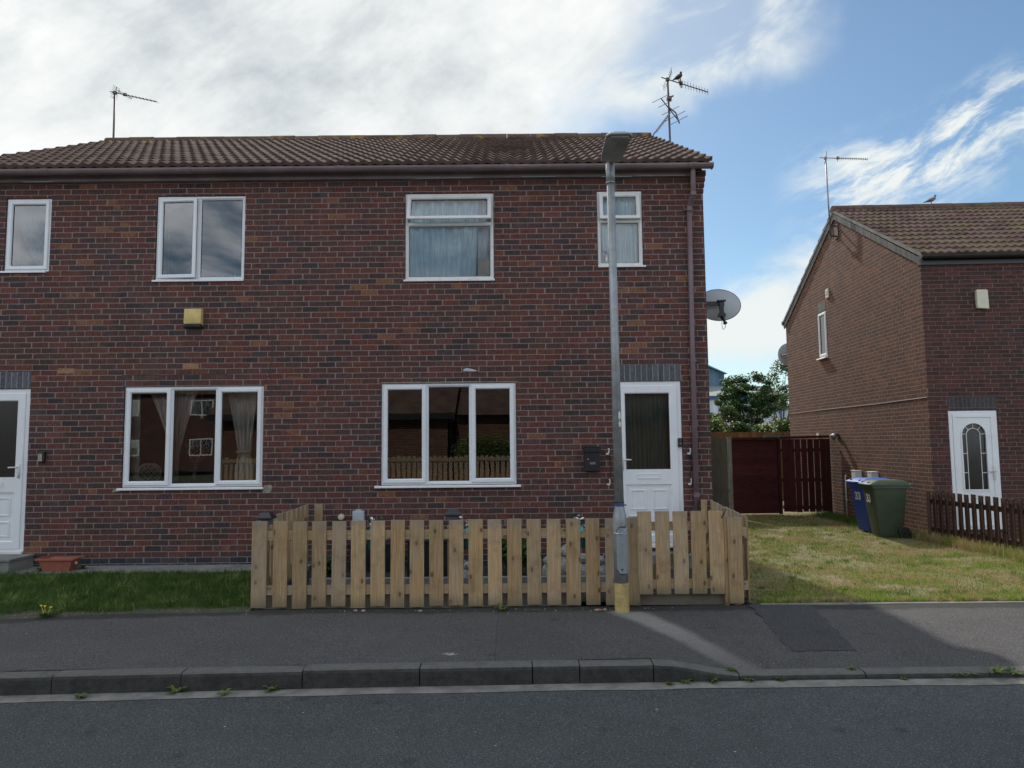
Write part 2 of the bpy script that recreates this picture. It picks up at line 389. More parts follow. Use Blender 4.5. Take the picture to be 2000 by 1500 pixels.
def mat_cloth(name, col, transp=0.0, transl=0.3, fine=90):
    m = bpy.data.materials.new(name); m.use_nodes = True; nt = m.node_tree; nt.nodes.clear(); t = NT(nt)
    o = t.n('ShaderNodeOutputMaterial'); df = t.n('ShaderNodeBsdfDiffuse'); tl = t.n('ShaderNodeBsdfTranslucent')
    p = pos(t); x, y, z = t.sep(p)
    n = t.noise(t.xyz(t.m('MULTIPLY', x, 1.0), y, t.m('MULTIPLY', z, 0.06)), fine, 3, 0.7)
    c = t.mix(t.ss(n, 0.3, 0.7), tuple(k*0.72 for k in col), tuple(min(1, k*1.15) for k in col))
    t.L(c, df.inputs[0]); t.L(c, tl.inputs[0])
    a = t.n('ShaderNodeMixShader'); a.inputs[0].default_value = transl; t.L(df.outputs[0], a.inputs[1]); t.L(tl.outputs[0], a.inputs[2])
    if transp:
        tr = t.n('ShaderNodeBsdfTransparent'); q = t.n('ShaderNodeMixShader'); q.inputs[0].default_value = transp
        t.L(a.outputs[0], q.inputs[1]); t.L(tr.outputs[0], q.inputs[2]); t.L(q.outputs[0], o.inputs[0])
    else: t.L(a.outputs[0], o.inputs[0])
    return m
M_NET = mat_cloth("blue_white_net", (0.70,0.87,1.0), 0.04, 0.12, 60)
M_NETW = mat_cloth("white_net", (0.72,0.78,0.82), 0.15, 0.2)
M_CREAMC = mat_cloth("cream_curtain", (0.80,0.77,0.70), 0.0, 0.2, 40)
M_DARKC = mat_cloth("dark_green_curtain", (0.15,0.19,0.17), 0.0, 0.1, 40)

def mat_wood(name, base, dark, knot=(0.13,0.065,0.03), grey=0.25, scale=1.0, rough=0.8, horiz=False):
    m, t, b, o = new_mat(name)
    tc = t.n('ShaderNodeTexCoord').outputs['Object']; r = objrand(t)
    off = t.v('SCALE', t.xyz(r, t.m('MULTIPLY', r, 7.3), t.m('MULTIPLY', r, 3.1)), 40.0)
    x, y, z = t.sep(t.v('ADD', tc, off))
    if horiz: x, z = z, x
    g = t.noise(t.xyz(t.m('MULTIPLY', x, 1.0), t.m('MULTIPLY', y, 1.0), t.m('MULTIPLY', z, 0.045)), 70*scale, 5, 0.6, 0.6)
    kn = t.nt.nodes.new('ShaderNodeTexVoronoi'); kn.voronoi_dimensions = '2D'; kn.inputs['Scale'].default_value = 6.0*scale
    t.L(t.xyz(t.m('MULTIPLY', x, 1.15), t.m('MULTIPLY', z, 0.62), 0.0), kn.inputs['Vector']); kd = kn.outputs['Distance']
    kd = t.m('ADD', kd, t.m('MULTIPLY', t.m('LESS_THAN', t.sep(kn.outputs['Color'])[0], 0.35), 1.0)); kd = t.m('ADD', kd, t.m('MULTIPLY', t.m('SUBTRACT', t.noise(t.xyz(x, y, z), 30, 2), 0.5), 0.05))
    halo = t.ss(kd, 0.03, 0.36, 1, 0); core = t.ss(kd, 0.065, 0.115, 1, 0)
    rings = t.m('MULTIPLY', t.m('SINE', t.m('MULTIPLY', kd, 120.0)), t.m('MULTIPLY', halo, 0.18))
    f = t.m('ADD', t.ss(g, 0.28, 0.74), t.m('SUBTRACT', rings, t.m('MULTIPLY', halo, 0.30)), clamp=True)
    c = t.mix(f, dark, base)
    c = t.mix(t.m('MULTIPLY', core, 0.85), c, knot)
    # each plank its own tone
    c = t.mix(t.m('MULTIPLY', t.ss(r, 0.2, 1.0), grey), c, (0.33,0.29,0.25) if base[0] > 0.3 else base)
    c = t.v('SCALE', c, t.m('ADD', 0.80, t.m('MULTIPLY', t.m('FRACT', t.m('MULTIPLY', r, 13.7)), 0.36)))
    blot = t.noise(t.xyz(x, y, z), 5.5, 4, 0.7)
    c = t.mix(t.m('MULTIPLY', t.ss(blot, 0.46, 0.70), 0.42), c, tuple(q*0.55 for q in dark)); blot2 = t.noise(t.xyz(x, y, t.m('MULTIPLY', z, 0.5)), 3.1, 3, 0.6); c = t.mix(t.m('MULTIPLY', t.ss(blot2, 0.5, 0.68), 0.45), c, t.v('MULTIPLY', c, (1.25, 1.02, 0.72)))
    if base[0] > 0.45:   # splash dirt at the foot and weathered tops
        zr = t.sep(tc)[2]; c = t.mix(t.m('MULTIPLY', t.ss(t.m('ADD', zr, t.m('MULTIPLY', t.m('SUBTRACT', blot, 0.5), 0.16)), 0.0, 0.15, 1, 0), 0.65), c, (0.12,0.11,0.075))
        c = t.mix(t.m('MULTIPLY', t.ss(t.m('ADD', zr, t.m('MULTIPLY', t.m('SUBTRACT', blot, 0.5), 0.12)), 0.77, 0.88), 0.5), c, (0.26,0.235,0.20))
    t.L(c, b.inputs['Base Color']); b.inputs['Roughness'].default_value = rough; b.inputs['Specular IOR Level'].default_value = 0.2
    bump(t, b, g, 0.0015)
    return m
M_PINE = mat_wood("weathered_pine", (0.49,0.355,0.195), (0.31,0.21,0.11), grey=0.35)
M_PINEH = mat_wood("weathered_pine_rail", (0.41,0.315,0.19), (0.29,0.21,0.125), horiz=True)
M_PINEG = mat_wood("grey_pine_board", (0.20,0.18,0.14), (0.13,0.12,0.095), grey=0.5, horiz=True)
M_GREYW = mat_wood("grey_weathered_wood", (0.13,0.115,0.085), (0.075,0.07,0.055), grey=0.2)
M_REDW = mat_wood("dark_red_stained_wood", (0.075,0.018,0.017), (0.045,0.011,0.011), knot=(0.03,0.008,0.008), grey=0.0)
M_REDWH = mat_wood("dark_red_stained_board", (0.082,0.020,0.019), (0.055,0.013,0.013), knot=(0.03,0.008,0.008), grey=0.0, horiz=True)
M_DKBRW = mat_wood("dark_brown_stained_wood", (0.075,0.038,0.026), (0.040,0.021,0.016), knot=(0.02,0.01,0.008), grey=0.0)
M_TANW = mat_wood("tan_fence_wood", (0.26,0.14,0.06), (0.17,0.09,0.04), grey=0.1)

def mat_asphalt(name, base, chip, stainfn=None, bluish=0.0):
    m, t, b, o = new_mat(name); p = pos(t)
    n1 = t.noise(p, 260, 2, 0.7); n2 = t.noise(p, 70, 3, 0.7); n3 = t.noise(p, 0.9, 5, 0.6); n4 = t.noise(p, 6, 5, 0.65)
    n5 = t.noise(p, 130, 2, 0.7); f = t.m('ADD', t.m('MULTIPLY', t.ss(n5, 0.38, 0.62), 0.55), t.m('MULTIPLY', t.ss(n2, 0.36, 0.64), 0.45))
    c = t.mix(f, tuple(k*0.38 for k in base), tuple(k*1.72 for k in base))
    c = t.v('SCALE', c, t.m('ADD', 0.55, t.m('ADD', t.m('MULTIPLY', n3, 0.60), t.m('MULTIPLY', n4, 0.34))))
    pd = t.vor(p, 2.3, 'Distance'); pc = t.sep(t.vor(p, 2.3, 'Color'))[2]      # old drips and gum
    c = t.mix(t.m('MULTIPLY', t.ss(t.m('ADD', pd, t.m('MULTIPLY', n4, 0.16)), 0.10, 0.24, 1, 0), t.m('MULTIPLY', t.m('GREATER_THAN', pc, 0.55), 0.55)), c, (0.022,0.022,0.023))
    vd = t.vor(p, 75, 'Distance'); vc = t.sep(t.vor(p, 75, 'Color'))[0]
    c = t.mix(t.m('MULTIPLY', t.ss(vd, 0.15, 0.35, 1, 0), t.m('MULTIPLY', t.m('GREATER_THAN', vc, 0.80), 0.9)), c, chip)
    vd2 = t.vor(p, 9, 'Distance'); vc2 = t.sep(t.vor(p, 9, 'Color'))[1]
    c = t.mix(t.m('MULTIPLY', t.ss(t.m('ADD', vd2, t.m('MULTIPLY', n2, 0.04)), 0.075, 0.095, 1, 0), t.m('GREATER_THAN', vc2, 0.90)), c, (0.42,0.41,0.38))
    if stainfn: c = stainfn(t, p, c)
    t.L(c, b.inputs['Base Color']); b.inputs['Roughness'].default_value = 0.88; b.inputs['Specular IOR Level'].default_value = 0.3
    bump(t, b, t.m('ADD', n1, n2), 0.004)
    return m
def path_stain(t, p, c):
    x, y, z = t.sep(p)
    # pale run-off streak from the lamp column foot down to the dropped kerb
    s = t.m('SUBTRACT', 7.12, y)                                    # distance down the streak
    ns = t.noise(p, 3.5, 5, 0.65)
    cx = t.m('ADD', 1.06, t.m('MULTIPLY', s, 0.43))
    wd = t.m('ADD', 0.235, t.m('MULTIPLY', s, -0.045))
    dxx = t.m('DIVIDE', t.m('ABSOLUTE', t.m('SUBTRACT', t.m('ADD', x, t.m('MULTIPLY', t.m('SUBTRACT', ns, 0.5), 0.12)), cx)), wd)
    k = t.m('MULTIPLY', t.ss(dxx, 0.35, 1.05, 1, 0), t.m('MULTIPLY', t.ss(s, -0.12, 0.05), t.ss(s, 0.3, 2.1, 0.85, 0.12)))
    k = t.m('MULTIPLY', k, t.ss(t.noise(p, 45, 3, 0.6), 0.2, 0.6, 0.55, 1.0))
    c = t.mix(k, c, (0.30,0.285,0.255))
    # dirty broken strip along the foot of the fence
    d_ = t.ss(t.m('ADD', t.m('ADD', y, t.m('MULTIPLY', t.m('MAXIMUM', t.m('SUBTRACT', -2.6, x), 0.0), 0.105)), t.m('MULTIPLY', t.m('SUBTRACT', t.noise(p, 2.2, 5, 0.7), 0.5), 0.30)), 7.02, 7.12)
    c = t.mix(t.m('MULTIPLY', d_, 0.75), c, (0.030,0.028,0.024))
    # bird lime and a long seam between two lays of tarmac
    lime = t.m('MULTIPLY', t.ss(t.v('LENGTH', t.v('SUBTRACT', t.xyz(x, t.m('MULTIPLY', y, 1.6)), (-0.50, 5.72*1.6, 0.0))), 0.03, 0.075, 1, 0), t.ss(t.noise(p, 40, 3, 0.6), 0.42, 0.5))
    c = t.mix(t.m('MULTIPLY', lime, 0.8), c, (0.42,0.41,0.38))
    seam = t.ss(t.m('ABSOLUTE', t.m('SUBTRACT', t.m('ADD', x, t.m('MULTIPLY', t.noise(p, 8, 3), 0.02)), -0.14)), 0.002, 0.012, 1, 0)
    c = t.mix(t.m('MULTIPLY', seam, 0.45), c, (0.03,0.03,0.03)); c = t.v('SCALE', c, t.m('ADD', 0.94, t.m('MULTIPLY', t.m('LESS_THAN', x, -0.13), 0.10)))
    w_ = t.m('MULTIPLY', t.m('MULTIPLY', d_, t.ss(t.noise(t.v('MULTIPLY', p, (1, 2.5, 1)), 7, 5, 0.7), 0.60, 0.66)), t.ss(t.m('ABSOLUTE', t.m('SUBTRACT', x, 0.2)), 0.3, 0.9, 1, 0.1))
    return t.mix(w_, c, (0.33,0.32,0.29))
M_PATH = mat_asphalt("footpath_tarmac", (0.079,0.074,0.072), (0.24,0.24,0.23), path_stain)
M_PATCH = mat_asphalt("newer_tarmac", (0.050,0.048,0.050), (0.16,0.16,0.155))
M_ROAD = mat_asphalt("road_tarmac", (0.065,0.069,0.070), (0.25,0.27,0.27))

def mat_kerb():
    m, t, b, o = new_mat("kerb_concrete"); p = pos(t); x, y, z = t.sep(p)
    n = t.noise(p, 9, 6, 0.7); n2 = t.noise(p, 110, 3, 0.6); st = t.noise(t.v('MULTIPLY', p, (1, 1, 5)), 5, 5, 0.65)
    c = t.mix(t.ss(n,0.3,0.7), (0.026,0.026,0.024), (0.055,0.054,0.050))
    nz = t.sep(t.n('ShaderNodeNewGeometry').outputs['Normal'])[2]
    c = t.mix(t.ss(nz, 0.35, 0.9), c, t.mix(n, (0.075,0.073,0.066), (0.17,0.165,0.145)))   # paler on the top, darker on the upright face
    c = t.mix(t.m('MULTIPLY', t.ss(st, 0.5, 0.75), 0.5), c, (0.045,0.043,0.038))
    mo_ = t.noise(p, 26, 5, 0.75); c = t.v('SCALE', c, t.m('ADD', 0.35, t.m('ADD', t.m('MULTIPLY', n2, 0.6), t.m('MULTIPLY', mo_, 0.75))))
    t.L(c, b.inputs['Base Color']); b.inputs['Roughness'].default_value = 0.9; bump(t, b, t.m('ADD', n, t.m('ADD', t.m('MULTIPLY', n2, 0.5), t.m('MULTIPLY', mo_, 1.2))), 0.012)
    return m
M_KERB = mat_kerb()
M_CHAN = plain("channel_concrete", (0.185,0.175,0.155), 0.9, var=0.3, scale=6, bmp=0.003, dirt=((0.09,0.085,0.07),0.5))

def mat_tile(name, base, moss, mossamt, lich=0.3):
    m, t, b, o = new_mat(name)
    uvn = t.n('ShaderNodeUVMap'); x, z, _ = t.sep(uvn.outputs[0])       # u along eave, v up slope (m)
    p = pos(t)
    idv = t.xyz(t.m('FLOOR', t.m('DIVIDE', x, 0.30)), t.m('FLOOR', t.m('DIVIDE', z, 0.34)))
    r = t.white(idv)
    c = t.mix(r, tuple(k*0.78 for k in base), tuple(k*1.22 for k in base))
    n = t.noise(p, 30, 5, 0.7); c = t.v('SCALE', c, t.m('ADD', 0.65, t.m('MULTIPLY', n, 0.7)))
    mg = t.m('MULTIPLY', t.ss(t.noise(p, 1.6, 5, 0.65), 0.42, 0.66), mossamt)
    c = t.mix(t.m('MULTIPLY', mg, t.ss(t.noise(p, 22, 4, 0.6), 0.3, 0.6)), c, moss)
    lg = t.m('MULTIPLY', t.ss(z, 3.4, 4.1), t.ss(t.noise(p, 4.5, 4, 0.6), 0.52, 0.66))
    c = t.mix(t.m('MULTIPLY', lg, lich), c, (0.34,0.22,0.05))
    t.L(c, b.inputs['Base Color']); b.inputs['Roughness'].default_value = 1.0; b.inputs['Specular IOR Level'].default_value = 0.03
    bump(t, b, n, 0.004)
    return m
M_TILE = mat_tile("brown_concrete_tile", (0.115,0.080,0.070), (0.12,0.10,0.06), 0.3, 0.6)
M_TILE2 = mat_tile("mossy_brown_tile", (0.118,0.078,0.070), (0.16,0.145,0.07), 0.6, 0.2)

def mat_foliage(name, a, b_, c_, nscale=1.6, transl=0.25):
    m = bpy.data.materials.new(name); m.use_nodes = True; nt = m.node_tree; nt.nodes.clear(); t = NT(nt)
    o = t.n('ShaderNodeOutputMaterial'); p = pos(t)
    n = t.noise(p, nscale, 4, 0.6); wn = t.n('ShaderNodeTexWhiteNoise'); wn.noise_dimensions = '3D'
    t.L(t.v('FLOOR', t.v('SCALE', p, 14.0)), wn.inputs['Vector'])
    f = t.m('ADD', t.m('MULTIPLY', n, 0.75), t.m('MULTIPLY', wn.outputs[0], 0.35), clamp=True)
    c = t.ramp(f, [(0.3, a), (0.55, b_), (0.8, c_)])
    bs = t.n('ShaderNodeBsdfPrincipled'); t.L(c, bs.inputs['Base Color']); bs.inputs['Roughness'].default_value = 0.55; bs.inputs['Specular IOR Level'].default_value = 0.3
    tl = t.n('ShaderNodeBsdfTranslucent'); t.L(t.v('MULTIPLY', c, (1.2,1.4,0.6)), tl.inputs[0])
    mx = t.n('ShaderNodeMixShader'); mx.inputs[0].default_value = transl; t.L(bs.outputs[0], mx.inputs[1]); t.L(tl.outputs[0], mx.inputs[2]); t.L(mx.outputs[0], o.inputs[0])
    return m
M_LEAF = mat_foliage("tree_leaves", (0.022,0.050,0.016), (0.045,0.085,0.022), (0.085,0.13,0.035))
M_LEAF2 = mat_foliage("pale_tree_leaves", (0.04,0.065,0.03), (0.07,0.10,0.04), (0.12,0.15,0.06))
M_LEAFY = mat_foliage("yellow_green_leaves", (0.05,0.085,0.02), (0.11,0.16,0.04), (0.22,0.25,0.08))
M_LEAFH = mat_foliage("bright_hedge_leaves", (0.06,0.12,0.02), (0.12,0.20,0.03), (0.20,0.28,0.05))
M_BARK = plain("bark", (0.10,0.075,0.055), 0.9, var=0.3, scale=8, bmp=0.01)
M_STEM = plain("dry_brown_stem", (0.13,0.075,0.045), 0.8, var=0.3, scale=20)
M_RUST = plain("rust_orange_flower", (0.42,0.13,0.05), 0.7, var=0.3, scale=40)

def mat_grass(name, mode):
    m = bpy.data.materials.new(name); m.use_nodes = True; nt = m.node_tree; nt.nodes.clear(); t = NT(nt)
    o = t.n('ShaderNodeOutputMaterial'); p = pos(t); x, y, z = t.sep(p); p2 = t.xyz(x, y, 0.0)
    n = t.noise(p2, 1.1, 5, 0.65); n2 = t.noise(p2, 7, 4, 0.65); n3 = t.noise(p, 90, 2, 0.6)
    if mode == 'lush':
        f = t.m('ADD', t.m('MULTIPLY', n2, 0.55), t.m('MULTIPLY', n3, 0.45))
        c = t.ramp(f, [(0.3, (0.022,0.050,0.016)), (0.44, (0.048,0.095,0.026)), (0.56, (0.10,0.155,0.045)), (0.66, (0.24,0.25,0.12))])
    else:
        f = t.m('ADD', t.m('MULTIPLY', n, 0.62), t.m('MULTIPLY', n2, 0.38))
        n4 = t.noise(p2, 19, 3, 0.65); g = t.mix(t.ss(t.m('ADD', t.m('MULTIPLY', n3, 0.5), t.m('MULTIPLY', n4, 0.5)), 0.3, 0.7), (0.085,0.130,0.024), (0.38,0.44,0.10))
        dry = t.mix(t.ss(t.m('ADD', t.m('MULTIPLY', n3, 0.4), t.m('MULTIPLY', n4, 0.6)), 0.3, 0.7), (0.17,0.115,0.06), (0.64,0.49,0.29)); f = t.m('ADD', f, t.m('MULTIPLY', t.m('SUBTRACT', n4, 0.5), 0.25))
        c = t.mix(t.ss(f, 0.43, 0.56), g, dry)
    bs = t.n('ShaderNodeBsdfDiffuse'); t.L(c, bs.inputs[0])
    tl = t.n('ShaderNodeBsdfTranslucent'); t.L(t.v('MULTIPLY', c, (1.1,1.25,0.7)), tl.inputs[0])
    mx = t.n('ShaderNodeMixShader'); mx.inputs[0].default_value = 0.22; t.L(bs.outputs[0], mx.inputs[1]); t.L(tl.outputs[0], mx.inputs[2]); t.L(mx.outputs[0], o.inputs[0])
    return m
M_GRASS = mat_grass("lush_grass", 'lush'); M_GRASSD = mat_grass("patchy_dry_grass", 'dry')
M_GRASSC = mat_foliage('tufted_grass', (0.06,0.10,0.025), (0.12,0.19,0.04), (0.30,0.34,0.12), 3.0)
def mat_lawnsoil(name, a, b_):
    m, t, b, o = new_mat(name); p = pos(t)
    n = t.noise(p, 6, 6, 0.7); n2 = t.noise(p, 60, 4, 0.7)
    c = t.mix(t.ss(n, 0.35, 0.65), a, b_); c = t.v('SCALE', c, t.m('ADD', 0.5, n2)); 
    vd = t.vor(p, 38, 'Distance'); vc = t.sep(t.vor(p, 38, 'Color'))[0]
    c = t.mix(t.m('MULTIPLY', t.ss(vd, 0.2, 0.4, 1, 0), t.m('GREATER_THAN', vc, 0.82)), c, (0.30,0.25,0.19))
    t.L(c, b.inputs['Base Color']); b.inputs['Roughness'].default_value = 0.95; bump(t, b, t.m('ADD', n2, n), 0.02); return m
M_LSOIL = mat_lawnsoil("lawn_earth", (0.055,0.075,0.03), (0.10,0.085,0.055))
M_DSOIL = mat_lawnsoil("dry_earth", (0.15,0.165,0.055), (0.27,0.20,0.12))
M_GROUND = mat_lawnsoil("far_ground", (0.06,0.085,0.03), (0.10,0.095,0.05))

# ---------------------------------------------------------------- ground, road, path
def kerbY(x):
    x_ = max(-7.0, min(6.0, x)); y = 5.39 + 0.0257*x_ - 0.0033*x_*x_
    return y + (0.0257-0.0066*x_)*(x-x_)
def drop(x):                       # dropped kerb on the right
    k = min(1.0, max(0.0, (x-1.04)/0.66)); return -0.088*(k*k*(3-2*k))
def grid(xs, ys, fz):
    mb = MB(); vs = [(x, y(x) if callable(y) else y, 0) for y in ys for x in xs]
    vs = [(a, b_, fz(a, b_)) for a, b_, _ in vs]; n = len(xs)
    fs = [(j*n+i, j*n+i+1, (j+1)*n+i+1, (j+1)*n+i) for j in range(len(ys)-1) for i in range(n-1)]
    return mb.add(vs, fs)
XS = list(np.concatenate([[-45,-30,-20,-14], np.arange(-10, 10.01, 0.25), [14,20,30,45]]))
g = MB(); g.quad((-700,-700,-0.32),(700,-700,-0.32),(700,900,-0.32),(-700,900,-0.32)); struct('ground', g, M_GROUND)
struct('road', grid(XS, [-0.55, 0.5, 2.0, 3.5, 4.5, lambda x: kerbY(x)-0.14], lambda x, y: -0.136+0.03*math.exp(-((y-2.2)/1.6)**2)), M_ROAD)
def backY(x):
    if x > -2.6: return 7.30
    return 7.30 - 0.085*max(0, (-2.6-x))**1.15 if x > -8 else 6.75
struct('pavement', grid(XS, [lambda x: kerbY(x)+0.12, lambda x: kerbY(x)+0.4, lambda x: kerbY(x)+0.8, lambda x: kerbY(x)+1.3, lambda x: backY(x)],
      lambda x, y: drop(x)*(1-min(1, max(0, (y-kerbY(x)-0.12)/1.3)))+0.004*math.sin(x*3+y)), M_PATH)
ch = grid(XS, [lambda x: kerbY(x)-0.15+0.006*math.sin(x*5.3)+0.004*math.sin(x*17), lambda x: kerbY(x)+0.01], lambda x, y: -0.131)
struct('kerb_channel', ch, M_CHAN)
# kerb stones
mb = MB(); joints = [-9.6,-8.7,-7.8,-6.9,-6.0,-5.1,-4.2,-3.306,-2.4,-1.537,-0.692,0.129,0.476,1.018,1.649,2.585,3.5,4.41,5.33,6.24,7.2,8.1,9.0,9.9]
joints = [-45,-36,-27,-18] + joints + [18,27,36,45]
for a, b_ in zip(joints[:-1], joints[1:]):
    g_ = 0.004; n = 5 if b_-a < 2 else 3; st = len(mb.v); jit = (random.uniform(-1, 1)*0.004, random.uniform(-1, 1)*0.004)
    rows = []
    for i in range(n):
        x = a+g_+(b_-a-2*g_)*i/(n-1); y = kerbY(x)+jit[0]; z = drop(x)+jit[1]
        zc = max(-0.2, z)
        rows.append([(x,y-0.004,-0.22),(x,y-0.002,zc-0.028),(x,y+0.006,zc-0.010),(x,y+0.022,zc),(x,y+0.122,zc+0.002),(x,y+0.122,-0.22)])
    vs = [q for r_ in rows for q in r_]; fs = []
    for i in range(n-1):
        for k in range(5): fs.append((i*6+k, (i+1)*6+k, (i+1)*6+k+1, i*6+k+1))
    fs += [tuple(range(5, -1, -1)), tuple((n-1)*6+k for k in range(6))]
    mb.add(vs, fs)
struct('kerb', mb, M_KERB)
# dark gully between stones reads through gaps; newer tarmac patch by the drive
pz = lambda x, y: drop(x)*(1-min(1, max(0, (y-kerbY(x)-0.12)/1.3)))+0.004*math.sin(x*3+y)+0.004
mb = MB(); xs_ = np.linspace(0, 1, 17); ys_ = np.linspace(0, 1, 17); vs = []
for j in ys_:
    for i in xs_:
        y = 5.905+(7.25-5.905)*j; xl = 2.215+(2.32-2.215)*j; xr = 2.735+(2.92-2.735)*j
        x = xl+(xr-xl)*i; jx_ = 0.012*math.sin(31*j+9*i)+0.008*math.sin(77*j+3) if i in (0.0, 1.0) else 0; jy_ = 0.010*math.sin(23*i+1) if j in (0.0, 1.0) else 0; vs.append((x+jx_, y+(jy_ if j == 0 else 0), pz(x, y)))
mb.add(vs, [(j*17+i, j*17+i+1, (j+1)*17+i+1, (j+1)*17+i) for j in range(16) for i in range(16)])
struct('pavement_patch', mb, M_PATCH)
mb = MB()
for x0 in np.arange(2.45, 12, 0.9): mb.box(x0+0.004, x0+0.896, 7.262, 7.315, -0.12, 0.006+random.uniform(-.003,.003))
struct('path_edging', mb, M_CONC)

# lawns
def sheet(name, xs, ys, fz, mat): return struct(name, grid(list(xs), list(ys), fz), mat)
def lz(x, y): return -0.02 if y < backY(x)-0.03 else 0.005+0.07*max(0, min(1, (y-6.9)/2.1))+0.006*math.sin(3*x)*math.cos(4*y)
sheet('lawn', np.arange(-14, -2.45, 0.3), [lambda x: backY(x)-0.15, lambda x: backY(x)-0.02, 7.5, 8.0, 8.5, 9.15], lz, M_LSOIL)
def rz_(x, y): return -0.002-0.12*max(0, min(1, (y-7.3)/4.0))+0.008*math.sin(2.3*x)*math.cos(1.9*y)
sheet('side_lawn', np.arange(2.35, 16, 0.3), [7.31]+list(np.arange(7.6, 20, 0.5)), rz_, M_DSOIL)
mb = MB(); mb.quad((-2.6,7.32,0.035),(2.4,7.32,0.035),(2.4,9.53,0.035),(-2.6,9.53,0.035)); struct('garden_bed', mb, M_SOIL)
mb = MB(); mb.box(-14, -2.62, 8.96, 9.53, -0.1, 0.082); struct('paving_strip', mb, M_CONC)
mb = MB()
mb.quad((-45,-2.4,-0.0),(45,-2.4,-0.0),(45,-0.68,-0.01),(-45,-0.68,-0.01)); struct('pavement', mb, M_PATH)
mb = MB()
for x0 in np.arange(-20, 20, 0.915): mb.box(x0, x0+0.907, -0.68, -0.555, -0.22, 0.0)
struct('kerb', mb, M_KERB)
mb = MB(); mb.quad((-45,-16,0.01),(45,-16,0.01),(45,-2.4,0.01),(-45,-2.4,0.01)); struct('lawn', mb, M_LSOIL)

def blades(name, n, sampler, zf, hmin, hmax, wd, lean, mat, kind='stuff'):
    P = sampler(n); n = len(P)
    z = np.array([zf(a, b_) for a, b_ in P]); h = rng.uniform(hmin, hmax, n)*rng.choice([1, 1, 1.35], n)
    if P.shape[0] and hasattr(sampler, 'hs'): h = h*sampler.hs(P)
    a = rng.uniform(0, 2*PI, n); la = rng.uniform(0, 2*PI, n); l = rng.uniform(0.1, 1, n)*lean*h
    w_ = wd*rng.uniform(0.6, 1.3, n)
    V = np.zeros((n, 5, 3)); cx, sx = np.cos(a)*w_/2, np.sin(a)*w_/2
    V[:, 0] = np.stack([P[:, 0]-cx, P[:, 1]-sx, z], 1); V[:, 1] = np.stack([P[:, 0]+cx, P[:, 1]+sx, z], 1)
    mx_, my_ = P[:, 0]+np.cos(la)*l*0.35, P[:, 1]+np.sin(la)*l*0.35
    V[:, 2] = np.stack([mx_+cx*0.8, my_+sx*0.8, z+h*0.6], 1); V[:, 3] = np.stack([mx_-cx*0.8, my_-sx*0.8, z+h*0.6], 1)
    V[:, 4] = np.stack([P[:, 0]+np.cos(la)*l, P[:, 1]+np.sin(la)*l, z+h], 1)
    V = V.reshape(-1, 3)
    base = (np.arange(n)*5)[:, None]
    loops = np.concatenate([base+np.array([[0, 1, 2, 3]]), base+np.array([[3, 2, 4]])], 1).ravel()
    me = bpy.data.meshes.new(name); me.vertices.add(len(V)); me.vertices.foreach_set('co', V.ravel())
    me.loops.add(len(loops)); me.loops.foreach_set('vertex_index', loops.astype(np.int32))
    st = np.stack([np.arange(n)*7, np.arange(n)*7+4], 1).ravel(); me.polygons.add(2*n)
    me.polygons.foreach_set('loop_start', st.astype(np.int32)); me.update(calc_edges=True)
    me.materials.append(mat); o = bpy.data.objects.new(name, me); COL.objects.link(o); o['kind'] = kind
    return o
def smp_left(n):
    x = rng.uniform(-8.6, -2.66, n); y = rng.uniform(6.6, 9.16, n)
    bk = np.array([backY(q) for q in x]) + 0.05*np.sin(x*5)+0.03*np.sin(x*13)
    fade = np.clip((y-bk)/0.08, 0.1, 1); fade2 = np.clip((8.99+0.03*np.sin(x*7)+0.02*np.sin(x*19)-y)/0.10, 0, 1)
    k = (rng.random(n) < fade*0.9*fade2+0.0) & (y > bk-0.04)
    return np.stack([x[k], y[k]], 1)
blades('grass', 110000, smp_left, lz, 0.022, 0.065, 0.0042, 0.9, M_GRASS)
def vnoise(x, y, s, seed=3):
    r = np.random.default_rng(seed); G = r.random((64, 64))
    X, Y_ = (x*s) % 63, (y*s) % 63; i, j = X.astype(int), Y_.astype(int); f, g_ = X-i, Y_-j
    f = f*f*(3-2*f); g_ = g_*g_*(3-2*g_)
    return (G[i, j]*(1-f)+G[i+1, j]*f)*(1-g_)+(G[i, j+1]*(1-f)+G[i+1, j+1]*f)*g_
def smp_right(n):
    y = 7.33+(rng.random(n)**1.7)*10.2; x = rng.uniform(2.42, 9.5, n)
    d_ = vnoise(x, y, 2.1)*0.6+vnoise(x, y, 6.0, 5)*0.4
    xr = 7.32+0.1*vnoise(x, y, 3, 8)
    k = (rng.random(n) < np.clip((d_-0.22)*3.2, 0.18, 1)) & ((y > 12.3) | (x < xr) | (rng.random(n) < 0.5)) & (y < 17.3) & ~((x > 7.30+0.037*(y-12.7)) & (y > 12.6))
    return np.stack([x[k], y[k]], 1)
blades('grass', 280000, smp_right, rz_, 0.010, 0.034, 0.0055, 1.2, M_GRASSD)
def smp_tall(n):
    c = rng.uniform(0, 1, n); y = 12.9-c*3.2; x = 7.27+rng.normal(0, 0.09, n)-0.0*y+0.05*np.sin(y*3)-0.08*np.abs(np.sin(y*2.1))
    return np.stack([x, y], 1)
def smp_clump(n):
    m_ = 420; cx = rng.uniform(2.45, 9.0, m_); cy = 7.35+(rng.random(m_)**1.5)*9.6; k = rng.integers(0, m_, n)
    x = cx[k]+rng.normal(0, 0.045, n)*(0.5+2.2*(k % 7)/6); y = cy[k]+rng.normal(0, 0.045, n)*(0.5+2.2*(k % 7)/6); q = ~((x > 7.25) & (y > 9)) & (y > 7.33)
    return np.stack([x[q], y[q]], 1)
blades('grass', 24000, smp_clump, rz_, 0.015, 0.050, 0.006, 1.0, M_GRASSC)
